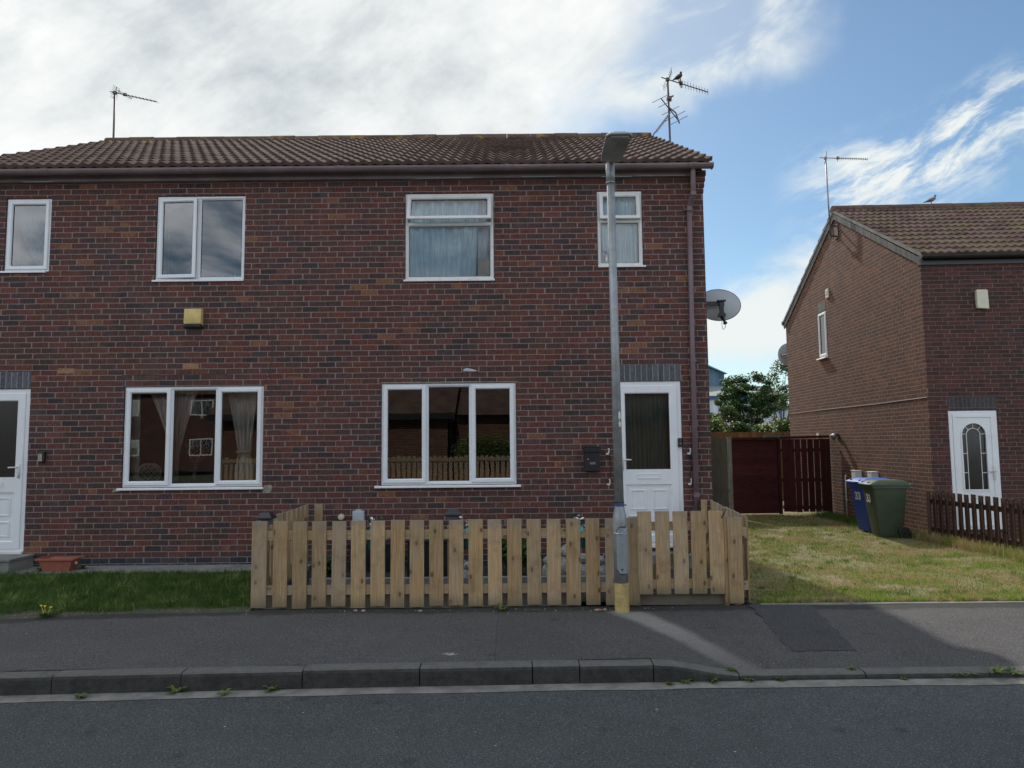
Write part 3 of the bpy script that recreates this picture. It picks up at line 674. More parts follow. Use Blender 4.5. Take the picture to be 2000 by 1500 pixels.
def smp_clumpl(n):
    m_ = 160; cx = rng.uniform(-8, -2.7, m_); cy = rng.uniform(7.0, 8.75, m_); k = rng.integers(0, m_, n)
    x = cx[k]+rng.normal(0, 0.05, n); y = cy[k]+rng.normal(0, 0.05, n); bk = np.array([backY(q) for q in x]); q = y > bk
    return np.stack([x[q], y[q]], 1)
blades('grass', 9000, smp_clumpl, lz, 0.035, 0.085, 0.0055, 0.9, M_GRASSC)
blades('grass', 5200, smp_tall, rz_, 0.06, 0.17, 0.005, 0.9, M_GRASSD)
def smp_wall(n):
    y = rng.uniform(12.8, 17.0, n); x = 7.24+0.037*(y-12.7)-np.abs(rng.normal(0, 0.22, n)); return np.stack([x, y], 1)
blades('grass', 6500, smp_wall, rz_, 0.04, 0.13, 0.006, 0.9, M_GRASS)
def smp_edge(n):
    x = rng.uniform(2.45, 9, n); y = 7.34+np.abs(rng.normal(0, 0.05, n)); return np.stack([x, y], 1)
blades('grass', 7000, smp_edge, rz_, 0.02, 0.06, 0.005, 1.1, M_GRASSD)
# ================================================================ building helpers
def wall(mb, a0, a1, z0, z1, c, ops, rev=0.12, plane='y', sgn=1):
    """rectangular wall with openings. plane 'y': wall at y=c facing -y; plane 'x': at x=c facing -x"""
    A = sorted(set([a0, a1]+[q for o in ops for q in (o[0], o[1])])); Zs = sorted(set([z0, z1]+[q for o in ops for q in (o[2], o[3])]))
    P = (lambda a, z, d=0: (a, c+d, z)) if plane == 'y' else (lambda a, z, d=0: (c+d, a, z))
    for i in range(len(A)-1):
        for j in range(len(Zs)-1):
            am, zm = (A[i]+A[i+1])/2, (Zs[j]+Zs[j+1])/2
            if any(o[0] < am < o[1] and o[2] < zm < o[3] for o in ops): continue
            q = [P(A[i], Zs[j]), P(A[i+1], Zs[j]), P(A[i+1], Zs[j+1]), P(A[i], Zs[j+1])]
            mb.quad(*(q if plane == 'y' else q[::-1]))
    for o in ops:
        x0, x1, b0, b1 = o[:4]
        mb.quad(P(x0,b0), P(x0,b0,rev), P(x0,b1,rev), P(x0,b1)); mb.quad(P(x1,b0,rev), P(x1,b0), P(x1,b1), P(x1,b1,rev))
        mb.quad(P(x0,b1,rev), P(x1,b1,rev), P(x1,b1), P(x0,b1)); mb.quad(P(x0,b0), P(x1,b0), P(x1,b0,rev), P(x0,b0,rev))
    return mb

def hinge(mb, st, edge, ang, x0, x1, z0, z1, y):
    if not ang: return
    if edge == 'top':   # top hung, bottom swings out (towards -y)
        M_ = Matrix.Translation((0, y, z1)) @ Matrix.Rotation(-ang, 4, 'X') @ Matrix.Translation((0, -y, -z1))
    else:               # hung on the left
        M_ = Matrix.Translation((x0, y, 0)) @ Matrix.Rotation(-ang, 4, 'Z') @ Matrix.Translation((-x0, -y, 0))
    mb.xf(M_, st)

def window(house, x0, x1, z0, z1, y, secs, mat=None, glass=None, sill=(0.03, 0.03, 0.035, 0.045), fw=0.038, sash_w=0.058, mull=(), transoms=(), tf=None, name='window'):
    """secs: (x0,x1,z0,z1,kind,edge,angle) openings inside the frame"""
    mat = mat or M_UPVC; glass = glass or M_GLASS
    T = tf or Matrix.Identity(4)
    f = MB(); f.ring(x0, x1, z0, z1, [(0, y+0.07), (0, y+0.012), (0.006, y+0.006), (fw-0.01, y+0.006), (fw, y+0.016), (fw, y+0.07)])
    for (m0, m1, a, b_) in mull: f.box(m0, m1, y+0.0075, y+0.07, a, b_)
    for (t0, t1, a, b_) in transoms: f.box(a, b_, y+0.0075, y+0.07, t0, t1)
    fr = part(name, f.xf(T), mat, house)
    for (a, b_, c, d_, kind, edge, ang) in secs:
        if kind == 'sash':
            e = 0.010; s_ = MB(); a_, bb, c_, dd = a-e, b_+e, c-e, d_+e
            s_.ring(a_, bb, c_, dd, [(0, y+0.006), (0, y-0.006), (0.008, y-0.014), (sash_w-0.016, y-0.014), (sash_w-0.004, y-0.002), (sash_w, y+0.012), (sash_w, y+0.05)][::1])
            hinge(s_, 0, edge, ang, a_, bb, c_, dd, y); part('sash', s_.xf(T), mat, fr)
            ga, gb, gc, gd = a_+sash_w-0.006, bb-sash_w+0.006, c_+sash_w-0.006, dd-sash_w+0.006
            k = MB(); k.ring(ga, gb, gc, gd, [(0, y+0.010), (0.011, y+0.010), (0.011, y+0.02), (0, y+0.02)])
            hinge(k, 0, edge, ang, a_, bb, c_, dd, y); part('gasket', k.xf(T), M_SEAL, fr)
            p_ = MB(); p_.quad((ga,y+0.016,gc), (gb,y+0.016,gc), (gb,y+0.016,gd), (ga,y+0.016,gd)); hinge(p_, 0, edge, ang, a_, bb, c_, dd, y)
            part('pane', p_.xf(T), glass, fr)
        else:
            s_ = MB(); s_.ring(a, b_, c, d_, [(0, y+0.018), (0, y+0.012), (0.012, y+0.024), (0.012, y+0.04)]); part('bead', s_.xf(T), mat, fr)
            k = MB(); k.ring(a+0.011, b_-0.011, c+0.011, d_-0.011, [(0, y+0.026), (0.007, y+0.026), (0.007, y+0.036), (0, y+0.036)]); part('gasket', k.xf(T), M_SEAL, fr)
            p_ = MB(); p_.quad((a,y+0.032,c), (b_,y+0.032,c), (b_,y+0.032,d_), (a,y+0.032,d_)); part('pane', p_.xf(T), glass, fr)
    if sill:
        l, r, h, o = sill; s_ = MB()
        s_.prism([(y-o, z0-h), (y-o, z0-h+0.018), (y-o+0.01, z0-h+0.026), (y+0.01, z0-0.001), (y+0.07, z0-0.001), (y+0.07, z0-h), (y-o+0.012, z0-h)], 'x', x0-l, x1+r)
        part('sill', s_.xf(T), mat, fr)
    return fr

def drape(x0f, x1f, z0, z1, y, folds, amp, nz=14, nu=None, ph=0.0):
    """hanging cloth between x0f(t) and x1f(t), t=0 top .. 1 bottom"""
    nu = nu or max(24, int(folds*8)); mb = MB(); vs = []
    for j in range(nz+1):
        t_ = j/nz; a, b_ = x0f(t_), x1f(t_); z = z1+(z0-z1)*t_
        for i in range(nu+1):
            s_ = i/nu; w_ = math.sin(2*PI*folds*s_+ph+0.6*math.sin(5*s_+2*t_))
            vs.append((a+(b_-a)*s_, y+amp*w_+amp*0.4*math.sin(17*s_+3), z))
    fs = [(j*(nu+1)+i, (j+1)*(nu+1)+i, (j+1)*(nu+1)+i+1, j*(nu+1)+i+1) for j in range(nz) for i in range(nu)]
    return mb.add(vs, fs)

def tiles(mb, x0, x1, s_len, pw=0.15, rh=0.030, g=0.346, step=0.036, seed=1):
    """pantile surface in local coords: x along eave, y up slope, z normal to the slope. uv = (x, s)"""
    rr = random.Random(seed); nc = int(round(s_len/g)); g = s_len/nc
    n = int((x1-x0)/pw*8); xs = [x0+(x1-x0)*i/n for i in range(n+1)]
    for c in range(nc):
        a, b_ = c*g, min(s_len, (c+1)*g+0.04); st = len(mb.v)
        vs = []; uv = []
        jt = {}
        for row, (s_, o) in enumerate([(a+0.004, 0.0), (a, step*0.9), (a+0.012, step), (b_, 0.004)]):
            for x in xs:
                tt = (x/pw) % 1.0; h = rh*(0.5+0.5*math.cos(2*PI*tt))**1.15
                k = int(math.floor(x/0.30)); 
                if k not in jt: jt[k] = (rr.uniform(-1, 1)*0.004, rr.uniform(-1, 1)*0.003)
                if row == 0: vs.append((x, s_+jt[k][0], -0.012+h*0.55))
                else: vs.append((x, s_+(jt[k][0] if row < 3 else 0), o+h+(jt[k][1] if row < 3 else 0)))
        fs = []; uvs = []; m_ = n+1
        for r_ in range(3):
            for i in range(n):
                f_ = (r_*m_+i, r_*m_+i+1, (r_+1)*m_+i+1, (r_+1)*m_+i); fs.append(f_)
                uvs.append([(vs[q][0], a+0.01+(0 if r_ < 2 else (vs[q][1]-a)*0.95)) for q in f_])
        # closed cheek at each end of the course
        for i in (0, n):
            fs.append((0*m_+i, m_+i, 2*m_+i, 3*m_+i)); uvs.append([(vs[q][0], a+0.05) for q in fs[-1]])
        mb.add(vs, fs, uvs)
    return mb

def slope_M(origin, pitch, flip=False):
    """local (x along eave, y up slope, z normal) -> world; front slope rises towards +y"""
    ca, sa = math.cos(pitch), math.sin(pitch)
    if not flip: R_ = Matrix(((1, 0, 0), (0, ca, -sa), (0, sa, ca)))
    else: R_ = Matrix(((1, 0, 0), (0, -ca, sa), (0, sa, ca)))
    return Matrix.Translation(origin) @ R_.to_4x4()

def soldier_uv(mb, x0, x1, y, z0, z1, t_=0.02):
    mb.box(x0, x1, y, y+t_, z0, z1); return mb

# ================================================================ the pair of houses across the road
H = thing('semi_detached_house', 'pair of two-storey red brick semi-detached houses with brown tiled roof behind the pine picket fence', 'house', (-2.5, 9.52, 0))
Y0 = 9.52; XL, XR = -7.62, 2.625; YR = 17.08; ZE = 5.33
OPS = [(-5.165,-3.305,1.085,2.422), (-1.745,0.055,1.085,2.434), (-4.812,-3.604,3.856,5.026), (-1.434,-0.224,3.828,5.032), (1.176,1.795,3.996,5.042),
       (-6.862,-6.243,3.996,5.012), (1.333,2.252,0.262,2.432), (-7.335,-6.413,0.255,2.410)]
mb = MB(); wall(mb, XL, XR, 0.18, ZE, Y0, OPS, 0.13)
mb.quad((XR,Y0,-0.2),(XR,YR,-0.2),(XR,YR,ZE),(XR,Y0,ZE)); mb.quad((XL,YR,-0.2),(XL,Y0,-0.2),(XL,Y0,ZE),(XL,YR,ZE)); mb.quad((XR,YR,-0.2),(XL,YR,-0.2),(XL,YR,ZE),(XR,YR,ZE))
for x, s_ in ((XR, 1), (XL, -1)):
    tri = [(x,Y0,ZE),(x,YR,ZE),(x,13.3,7.40)]
    mb.add(tri if s_ > 0 else tri[::-1], [(0,1,2)])
part('wall', mb, M_BRICK, H)
mb = MB()
for a, b_ in ((XL-0.003,-7.335),(-6.413,1.333),(2.252,XR+0.003)): mb.box(a, b_, Y0-0.004, Y0+0.1, -0.1, 0.181)
mb.box(-7.335,-6.413,Y0+0.004,Y0+0.1,-0.1,0.25); mb.box(1.333,2.252,Y0+0.004,Y0+0.1,-0.1,0.258)
part('plinth', mb, M_PLINTH, H)
mb = MB()   # rooms
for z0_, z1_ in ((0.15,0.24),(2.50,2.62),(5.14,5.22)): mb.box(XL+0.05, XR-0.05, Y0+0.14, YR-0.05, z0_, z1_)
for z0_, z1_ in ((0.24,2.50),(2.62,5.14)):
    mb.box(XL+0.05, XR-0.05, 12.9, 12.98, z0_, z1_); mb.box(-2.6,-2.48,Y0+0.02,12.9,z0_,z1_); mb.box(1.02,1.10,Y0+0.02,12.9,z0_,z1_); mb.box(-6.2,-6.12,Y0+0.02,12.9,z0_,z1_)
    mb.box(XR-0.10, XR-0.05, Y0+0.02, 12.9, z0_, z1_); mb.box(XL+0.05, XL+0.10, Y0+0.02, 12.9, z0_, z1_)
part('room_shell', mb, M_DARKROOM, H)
mb = MB()   # added pale lining in two right-hand bedrooms, bounces light onto the nets
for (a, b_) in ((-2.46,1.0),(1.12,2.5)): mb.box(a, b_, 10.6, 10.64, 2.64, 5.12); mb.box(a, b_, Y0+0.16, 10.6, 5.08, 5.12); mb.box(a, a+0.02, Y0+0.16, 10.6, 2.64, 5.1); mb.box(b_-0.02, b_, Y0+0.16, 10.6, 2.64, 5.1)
part('bounce_lining', mb, M_BOUNCE, H)
# roof
pitch = math.atan2(7.46-5.372, 13.3-9.29); sl_ = math.hypot(7.46-5.372, 13.3-9.29)
mb = MB(); tiles(mb, -7.70, 2.70, sl_); mb.xf(slope_M((0, 9.29, 5.352), pitch))
st = len(mb.v); tiles(mb, -7.70, 2.70, sl_, seed=5); mb.xf(slope_M((0, 17.31, 5.352), pitch, True), st)
mb.prism([(9.36,5.345),(13.3,7.395),(17.24,5.345)], 'x', XL+0.02, XR-0.02)
roof = part('roof', mb, M_TILE, H)
mb = MB(); x = -7.70; k = 0
while x < 2.69:
    x2 = min(2.70, x+0.45); r_ = 0.118+0.004*(k % 2); pf = [(13.3+r_*1.12*math.cos(a), 7.408+0.004*math.sin(k*2.1)+r_*math.sin(a)) for a in np.linspace(-0.25, PI+0.25, 11)]
    mb.prism(pf[::-1], 'x', x, x2-0.006); x = x2; k += 1
part('ridge_tiles', mb, M_TILE, roof)
for xs_ in (2.628, -7.69):   # mortared verge under the tile ends
    mb = MB()
    for (ya, za, yb, zb) in ((9.33,5.335,13.3,7.40),(17.25,5.335,13.3,7.40)):
        mb.add([(xs_,ya,za-0.05),(xs_+0.055,ya,za-0.05),(xs_+0.055,yb,zb-0.05),(xs_,yb,zb-0.05),(xs_,ya,za+0.02),(xs_+0.055,ya,za+0.02),(xs_+0.055,yb,zb+0.02),(xs_,yb,zb+0.02)],
               [(0,3,2,1),(4,5,6,7),(0,1,5,4),(1,2,6,5),(2,3,7,6),(3,0,4,7)])
    part('verge', mb, M_CONC, roof)
mb = MB(); mb.box(-7.64, 2.44, 9.455, 9.517, 5.216, 5.36); mb.box(-7.64, 2.44, 9.447, 9.458, 5.226, 5.35); part('fascia', mb, M_FASCIA, H)
for a, b_, dz_ in ((-1.3,-0.5,0),(0.15,0.62,.004),(1.25,1.65,-.002),(1.72,2.38,.003),(-6.6,-6.2,0)):
    mb = MB(); mb.box(a, b_, 9.444, 9.46, 5.212+dz_, 5.218+dz_); part('soffit_bead', mb, M_PALEG, H)
def gprof(r, yc, zc): 
    o = [(yc+r*math.cos(a), zc+r*math.sin(a)) for a in np.linspace(PI, 2*PI, 9)]; i = [(yc+(r-0.006)*math.cos(a), zc+(r-0.006)*math.sin(a)) for a in np.linspace(2*PI, PI, 9)]
    return o+i
mb = MB(); mb.prism(gprof(0.062, 9.315, 5.322), 'x', -7.72, 2.71)
gt = part('gutter', mb, M_GUTTER, H)
for x in (-6.2,-4.3,-2.25,-0.02,1.32,2.43):
    mb = MB(); mb.prism(gprof(0.069, 9.315, 5.324), 'x', x-0.05, x+0.05); part('gutter_union', mb, M_GUTTER, gt)
mb = MB(); mb.prism([(9.25,5.325),(9.25,5.28),(9.28,5.258),(9.35,5.258),(9.38,5.28),(9.38,5.325)], 'x', 2.70, 2.712)
part('gutter_stop', mb, M_GUTTER, gt)
mb = MB()
P_ = [(2.447,9.33,5.27),(2.447,9.33,5.20),(2.447,9.345,4.92),(2.436,9.40,4.86),(2.424,9.465,4.80),(2.42,9.47,4.70)]
mb.tube(P_, 0.034, 12); mb.tube([(2.42,9.47,4.72),(2.405,9.47,2.8),(2.398,9.47,0.25)], 0.034, 12)
dp = part('downpipe', mb, M_DOWN, H, smooth=True)
for z in (4.76, 2.70, 0.93):
    mb = MB(); x = 2.398+0.0049*(z-0.25); mb.tube([(x,9.47,z-0.03),(x,9.47,z+0.03)], 0.040, 12); mb.box(x-0.062, x+0.062, 9.495, 9.522, z-0.012, z+0.012); part('pipe_clip', mb, M_DOWN, dp)
mb = MB(); mb.tube([(2.447,9.345,4.95),(2.447,9.345,4.90)], 0.041, 12); part('pipe_clip', mb, M_DOWN, dp, smooth=False)
mb = MB()
for i in range(4): mb.box(2.452, 2.632+0.010*i, Y0-0.012*(i+1), Y0+0.12, 5.0+0.076*i, 5.072+0.076*i)
part('eaves_corbel', mb, M_BRICK, H)
mb = MB(); mb.box(1.333, 2.252, Y0-0.003, Y0+0.08, 2.436, 2.655); part('soldier_lintel', mb, M_SOLD, H)
mb = MB(); mb.box(-7.335,-6.413,Y0-0.003,Y0+0.08,2.414,2.636); part('soldier_lintel', mb, M_SOLD, H)
# mortar cracks and odd bits of the brick face
def crack(pts, w_):
    mb = MB(); 
    for (a, b_) in zip(pts[:-1], pts[1:]):
        mb.quad((a[0]-w_*0.3,Y0-0.0025,a[1]-w_/2),(b_[0]+w_*0.3,Y0-0.0025,b_[1]-w_/2),(b_[0]+w_*0.3,Y0-0.0025,b_[1]+w_/2),(a[0]-w_*0.3,Y0-0.0025,a[1]+w_/2))
    return mb
cr = crack([(-5.20,2.575),(-4.9,2.58),(-4.62,2.572),(-4.3,2.584),(-3.9,2.582),(-3.5,2.592),(-3.24,2.588)], 0.011)
def vcrack(mb, pts, w_):
    for (a, b_) in zip(pts[:-1], pts[1:]): mb.quad((a[0]-w_/2,Y0-0.0025,a[1]),(a[0]+w_/2,Y0-0.0025,a[1]),(b_[0]+w_/2,Y0-0.0025,b_[1]),(b_[0]-w_/2,Y0-0.0025,b_[1]))
vcrack(cr, [(-5.165,2.43),(-5.17,2.5),(-5.20,2.575)], 0.013); vcrack(cr, [(-3.31,2.43),(-3.27,2.52),(-3.235,2.588),(-3.205,2.75),(-3.20,3.0),(-3.21,3.05),(-3.27,3.11)], 0.013)
vcrack(cr, [(-3.24,1.0),(-3.225,1.4),(-3.215,1.9),(-3.205,2.3),(-3.21,2.58)], 0.007)
ck = part('wall_crack', cr, M_SEAL, H)
mb = MB(); random.seed(3)
for i in range(7):
    x = -1.74+i*0.26; mb.box(x, x+0.255, Y0-0.006, Y0+0.05, 2.436, 2.449+random.uniform(-0.003,0.006))
M_MORT = plain("mortar", (0.27,0.25,0.21), 0.9, var=0.3, scale=30, bmp=0.004); part('mortar_bed', mb, M_MORT, H)
for (a, b_, c, d_) in ((-5.28,-5.17,1.035,1.075),(-3.30,-3.17,1.0,1.11)):
    mb = MB(); mb.prism([(a,c),(b_-0.02,c+0.004),(b_,d_-0.02),(b_-0.03,d_),(a+0.02,d_-0.01)], 'y', Y0-0.004, Y0+0.02); part('mortar_patch', mb, M_MORT, H)
mb = MB()   # the odd replaced pale bricks
M_PB = plain("pale_orange_brick", (0.30,0.165,0.095), 0.85, var=0.2, scale=25, bmp=0.003)
for (x, z) in ((-4.395,2.655),(-6.06,2.61)):
    mb = MB(); mb.box(x, x+0.215, Y0-0.003, Y0+0.02, z, z+0.066); part('pale_brick', mb, M_PB, H)

# windows of the pair of houses
def triple(x0, x1, z0, z1, sl3):
    w_ = x1-x0; a, b_ = x0+w_*0.335, x1-w_*0.335; f = 0.038
    return window(H, x0+0.004, x1-0.004, z0, z1-0.003, Y0+0.012,
      [(x0+f+.004, a-0.014, z0+f, z1-f-.003, 'sash', '', 0), (a+0.016, b_-0.016, z0+f, z1-f-.003, 'fix', '', 0), (b_+0.014, x1-f-.004, z0+f, z1-f-.003, 'sash', '', 0)],
      mull=[(a-0.018, a+0.018, z0+f-.002, z1-f), (b_-0.018, b_+0.018, z0+f-.002, z1-f)], sill=sl3)
triple(-5.165,-3.305,1.085,2.422,(0.045,0.02,0.03,0.05)); triple(-1.745,0.055,1.085,2.434,(0.075,0.055,0.032,0.06))
window(H, -4.808,-3.608,3.858,5.022,Y0+0.012,[(-4.77,-4.262,3.896,4.984,'sash','left',rad(3.4)),(-4.222,-3.646,3.896,4.984,'fix','',0)], mull=[(-4.262,-4.222,3.894,4.986)], sill=(0.03,0.0,0.02,0.035), glass=M_GLASS_UP)
window(H, -1.430,-0.228,3.83,5.028,Y0+0.012,[(-1.392,-0.266,4.628,4.99,'sash','top',rad(18.0)),(-1.392,-0.266,3.868,4.590,'fix','',0)], transoms=[(4.590,4.628,-1.394,-0.264)], sill=(0.02,0.01,0.02,0.035), mat=M_UPVC_OLD, glass=M_GLASS_N)
window(H, 1.180,1.791,3.998,5.038,Y0+0.012,[(1.218,1.753,4.648,5.0,'sash','top',rad(6.0)),(1.218,1.753,4.036,4.610,'fix','',0)], transoms=[(4.610,4.648,1.216,1.755)], sill=(0.0,0.03,0.02,0.035), mat=M_UPVC_OLD, glass=M_GLASS_N)
window(H, -6.858,-6.247,3.998,5.008,Y0+0.012,[(-6.82,-6.285,4.036,4.97,'sash','',0)], sill=(0.12,-0.03,0.02,0.04), glass=M_GLASS_UP)

# front doors
def lever(mb, x, z, y, s_=-1):
    mb.box(x-0.014, x+0.014, y-0.010, y, z-0.11, z+0.07); mb.tube([(x,y-0.008,z+0.03),(x,y-0.05,z+0.03),(x+s_*0.02,y-0.055,z+0.03),(x+s_*0.11,y-0.052,z+0.028)], 0.009, 8)
    mb.box(x-0.006, x+0.006, y-0.016, y-0.008, z-0.08, z-0.055)
def upvc_door(x0, x1, z0, z1, y, gz0, handle_x, hs, gt_, mat=M_UPVC):
    f = MB(); f.ring(x0+.004, x1-.004, z0, z1-.002, [(0,y+0.07),(0,y+0.008),(0.006,y+0.002),(0.058,y+0.002),(0.066,y+0.012),(0.066,y+0.07)])
    fr = part('door', f, mat, H)
    a, b_, c, d_ = x0+0.062, x1-0.062, z0+0.05, z1-0.060
    s_ = MB(); s_.ring(a, b_, c, d_, [(0,y+0.004),(0,y-0.006),(0.006,y-0.012),(0.092,y-0.012),(0.104,y-0.002),(0.104,y+0.04)])
    s_.box(a+0.09, b_-0.09, y-0.011, y+0.04, gz0-0.20, gz0)                                   # mid rail
    s_.box(a+0.09, b_-0.09, y+0.006, y+0.03, c+0.09, gz0-0.19)                                # lower panel
    xm = (a+b_)/2
    for (p0, p1) in ((a+0.145, xm-0.04), (xm+0.04, b_-0.145)):
        for q0, q1 in ((c+0.42, gz0-0.26), (c+0.15, c+0.36)):
            s_.ring(p0, p1, q0, q1, [(0,y+0.008),(0.008,y-0.004),(0.022,y-0.004),(0.030,y+0.005),(0.030,y+0.03),(0,y+0.03)])
            s_.add([(p0+.03,y+0.003,q0+.03),(p1-.03,y+0.003,q0+.03),(p1-.03,y+0.003,q1-.03),(p0+.03,y+0.003,q1-.03)], [(0,1,2,3)])
    part('door_leaf', s_, mat, fr)
    k = MB(); k.ring(a+0.098, b_-0.098, gz0-0.006, d_-0.098, [(0,y+0.002),(0.012,y+0.002),(0.012,y+0.012),(0,y+0.012)]); part('gasket', k, M_SEAL, fr)
    p_ = MB(); p_.quad((a+0.1,y+0.008,gz0),(b_-0.1,y+0.008,gz0),(b_-0.1,y+0.008,d_-0.1),(a+0.1,y+0.008,d_-0.1)); part('pane', p_, gt_, fr)
    l = MB(); l.ring(xm-0.15, xm+0.15, gz0-0.125, gz0-0.055, [(0,y-0.011),(0.002,y-0.020),(0.012,y-0.020),(0.014,y-0.016),(0.014,y-0.011)])
    l.box(xm-0.138, xm+0.138, y-0.017, y-0.011, gz0-0.113, gz0-0.067); part('letter_plate', l, mat, fr)
    h = MB(); lever(h, handle_x, gz0+0.10, y-0.012, hs); part('handle', h, M_WHITEP, fr, smooth=True)
    th = MB(); th.box(x0+0.01, x1-0.01, y-0.035, y+0.07, z0-0.012, z0+0.02); part('threshold', th, M_UPVC_OLD, fr)
    return fr
M_FILM = mat_glass("film_covered_glass", 1.65, (0.85,0.9,0.87), 0.08, 0.008)
upvc_door(1.333,2.252,0.262,2.432,Y0+0.012,1.265,1.45,1,M_FILM)
upvc_door(-7.335,-6.413,0.255,2.410,Y0+0.012,1.24,-6.52,-1,mat_glass("frosted_dark_glass", 1.8, (0.25,0.27,0.29), 0.25))
mb = MB(); mb.box(-7.4,-6.27,9.05,Y0-0.005,0.02,0.22); mb.box(-7.42,-6.25,9.03,Y0-0.006,0.215,0.245); single('doorstep', mb, M_CONC, 'grey concrete doorstep below the white door at the left edge', 'step', bevel=0.006)
mb = MB(); mb.box(1.25,2.33,9.15,Y0-0.005,0.03,0.2); single('doorstep', mb, M_CONC, 'concrete doorstep under the white front door behind the garden gate', 'step', bevel=0.006)

# ---- cloth and small things behind the glass
def W1(px): return (-5.165+(px-245.6)*0.00691)*1.022
def cur(name, mb, mat, label, cat='curtain', group=None): return single(name, mb, mat, label, cat, group, smooth=True)
cur('curtain', drape(lambda t: W1(258), lambda t: W1(277)+0.01*t, 1.15, 2.45, 9.74, 2, 0.012), M_CREAMC, 'narrow strip of cream curtain at the left side of the ground-floor left window')
def gather(t, top, mid, bot, tm=0.70):
    return top+(mid-top)*((t/tm)**0.8) if t < tm else mid+(bot-mid)*min(1, (t-tm)/0.15)
cur('curtain', drape(lambda t: gather(t, W1(283), W1(336), W1(335)), lambda t: gather(t, W1(390), W1(352), W1(351)), 1.15, 2.45, 9.78, 6, 0.022, 24), M_CREAMC, 'cream curtain swept to a tie behind the left mullion of the three-light window')
cur('curtain', drape(lambda t: gather(t, W1(437), W1(464), W1(459)), lambda t: gather(t, W1(503), W1(489), W1(493)), 1.12, 2.45, 9.78, 5, 0.022, 24), M_CREAMC, 'cream curtain gathered by a tieback in the right light of the left ground-floor window')
mb = MB(); mb.tube([(W1(464),9.74,1.545),(W1(476),9.735,1.535),(W1(489),9.74,1.55)], 0.018, 8); single('curtain_tieback', mb, M_CREAMC, 'cream tieback round the gathered curtain in the right light', 'tieback', smooth=True)
# lattice lamp / basket
mb = MB(); cx_, cz_ = W1(294), 1.27; 
for s_ in (-1, 1):
    for k in range(10):
        a0 = 2*PI*k/10; mb.tube([(cx_+0.15*math.sin(th)*math.cos(a0+s_*th*0.9), 9.80+0.15*math.sin(th)*math.sin(a0+s_*th*0.9), cz_+0.14*math.cos(th)) for th in np.linspace(0.5, PI-0.4, 12)], 0.004, 5)
mb.tube([(cx_+0.075*math.cos(a), 9.80+0.075*math.sin(a), cz_+0.122) for a in np.linspace(0, 2*PI, 17)], 0.006, 5)
single('lattice_lampshade', mb, M_CREAMC, 'open lattice wicker lampshade low in the left light of the ground-floor window', 'lampshade')
vt = thing('flower_vase', 'dark vase of rust orange dried flowers in the middle light of the left window', 'vase', (W1(388), 9.72, 1.09))
mb = MB(); mb.lathe((W1(388),9.72,1.09), [(0.04,0),(0.075,0.05),(0.09,0.13),(0.06,0.21),(0.045,0.25),(0.055,0.28)], 14); part('vase', mb, M_BLACKP, vt, smooth=True)
mb = MB(); fl = MB(); random.seed(11)
for k in range(16):
    a = random.uniform(-0.75, 0.75); L_ = random.uniform(0.32, 0.5); px_, pz_ = W1(388)+math.sin(a)*L_*0.7, 1.34+math.cos(a)*L_*0.8; py_ = 9.72+random.uniform(-.08,.08)
    mb.tube([(W1(388),9.72,1.33),((W1(388)+px_)/2-0.01,py_,(1.34+pz_)/2+0.02),(px_,py_,pz_)], [0.004,0.003,0.002], 5)
    for j in range(7):
        q = 0.35+0.09*j; fl.ell((W1(388)+(px_-W1(388))*q+random.uniform(-.012,.012), py_+random.uniform(-.01,.01), 1.34+(pz_-1.34)*q), (0.011,0.010,0.017), nu=6, nv=4)
for xx in (W1(381), W1(401)): mb.tube([(W1(388),9.72,1.33),(xx,9.85,1.6),(xx+0.003,9.84,1.80)], [0.005,0.006,0.003], 5)
part('stems', mb, M_LEAFY, vt); part('flowers', fl, M_RUST, vt)
mb = MB(); mb.tube([(W1(398),9.70,2.40),(W1(398),9.70,2.06)], 0.0012, 4)
for k in range(5): mb.tube([(W1(398),9.70,2.02),(W1(398)+0.035*math.cos(k*2*PI/5+PI/2),9.70,2.02+0.035*math.sin(k*2*PI/5+PI/2))], [0.008,0.002], 5)
single('hanging_star', mb, M_WHITEP, 'small white star hanging on a thread in the middle light', 'ornament')
# upstairs
cur('net_curtain', drape(lambda t: -6.93, lambda t: -6.79, 4.02, 5.05, 9.72, 3, 0.010), M_NETW, 'left half of the white net curtain in the far left upstairs window')
cur('net_curtain', drape(lambda t: -6.79 if t < 0.42 else -6.79+0.31*((t-0.42)/0.58)**1.15, lambda t: -6.33, 4.02, 5.05, 9.725, 5, 0.014, 30), M_NETW, 'white net curtain swept right into a triangle, far left upstairs window')
cur('curtain', drape(lambda t: -4.86, lambda t: -4.735, 3.9, 5.05, 9.75, 2, 0.012), M_NETW, 'thin pale curtain edge at the left of the upstairs double casement')
for x, h_, c_ in ((-3.72,0.09,M_BLUEP),(-3.78,0.12,M_WHITEP),(-3.84,0.07,M_WHITEP)):
    mb = MB(); mb.lathe((x,9.66,3.875), [(0.018,0),(0.018,h_*0.6),(0.008,h_*0.75),(0.009,h_),], 10)
    single('bottle', mb, c_, {0.09: 'small blue bottle on the upstairs sill, nearest the frame', 0.12: 'taller white bottle on the upstairs sill beside the blue bottle', 0.07: 'shortest white bottle on the upstairs sill left of two others'}[h_], 'bottle', 'bottles on the upstairs window sill', smooth=True)
cur('net_curtain', drape(lambda t: -1.46, lambda t: -0.43-0.05*t, 3.86, 5.02, 9.625, 7, 0.026, 14, 120), M_NET, 'pale blue net curtain in folds behind the upstairs window with the open top light')
cur('net_curtain', drape(lambda t: -0.45, lambda t: -0.20, 3.86, 5.02, 9.66, 2, 0.012), M_NETW, 'grey-white net edge at the right of the open-topped upstairs window')
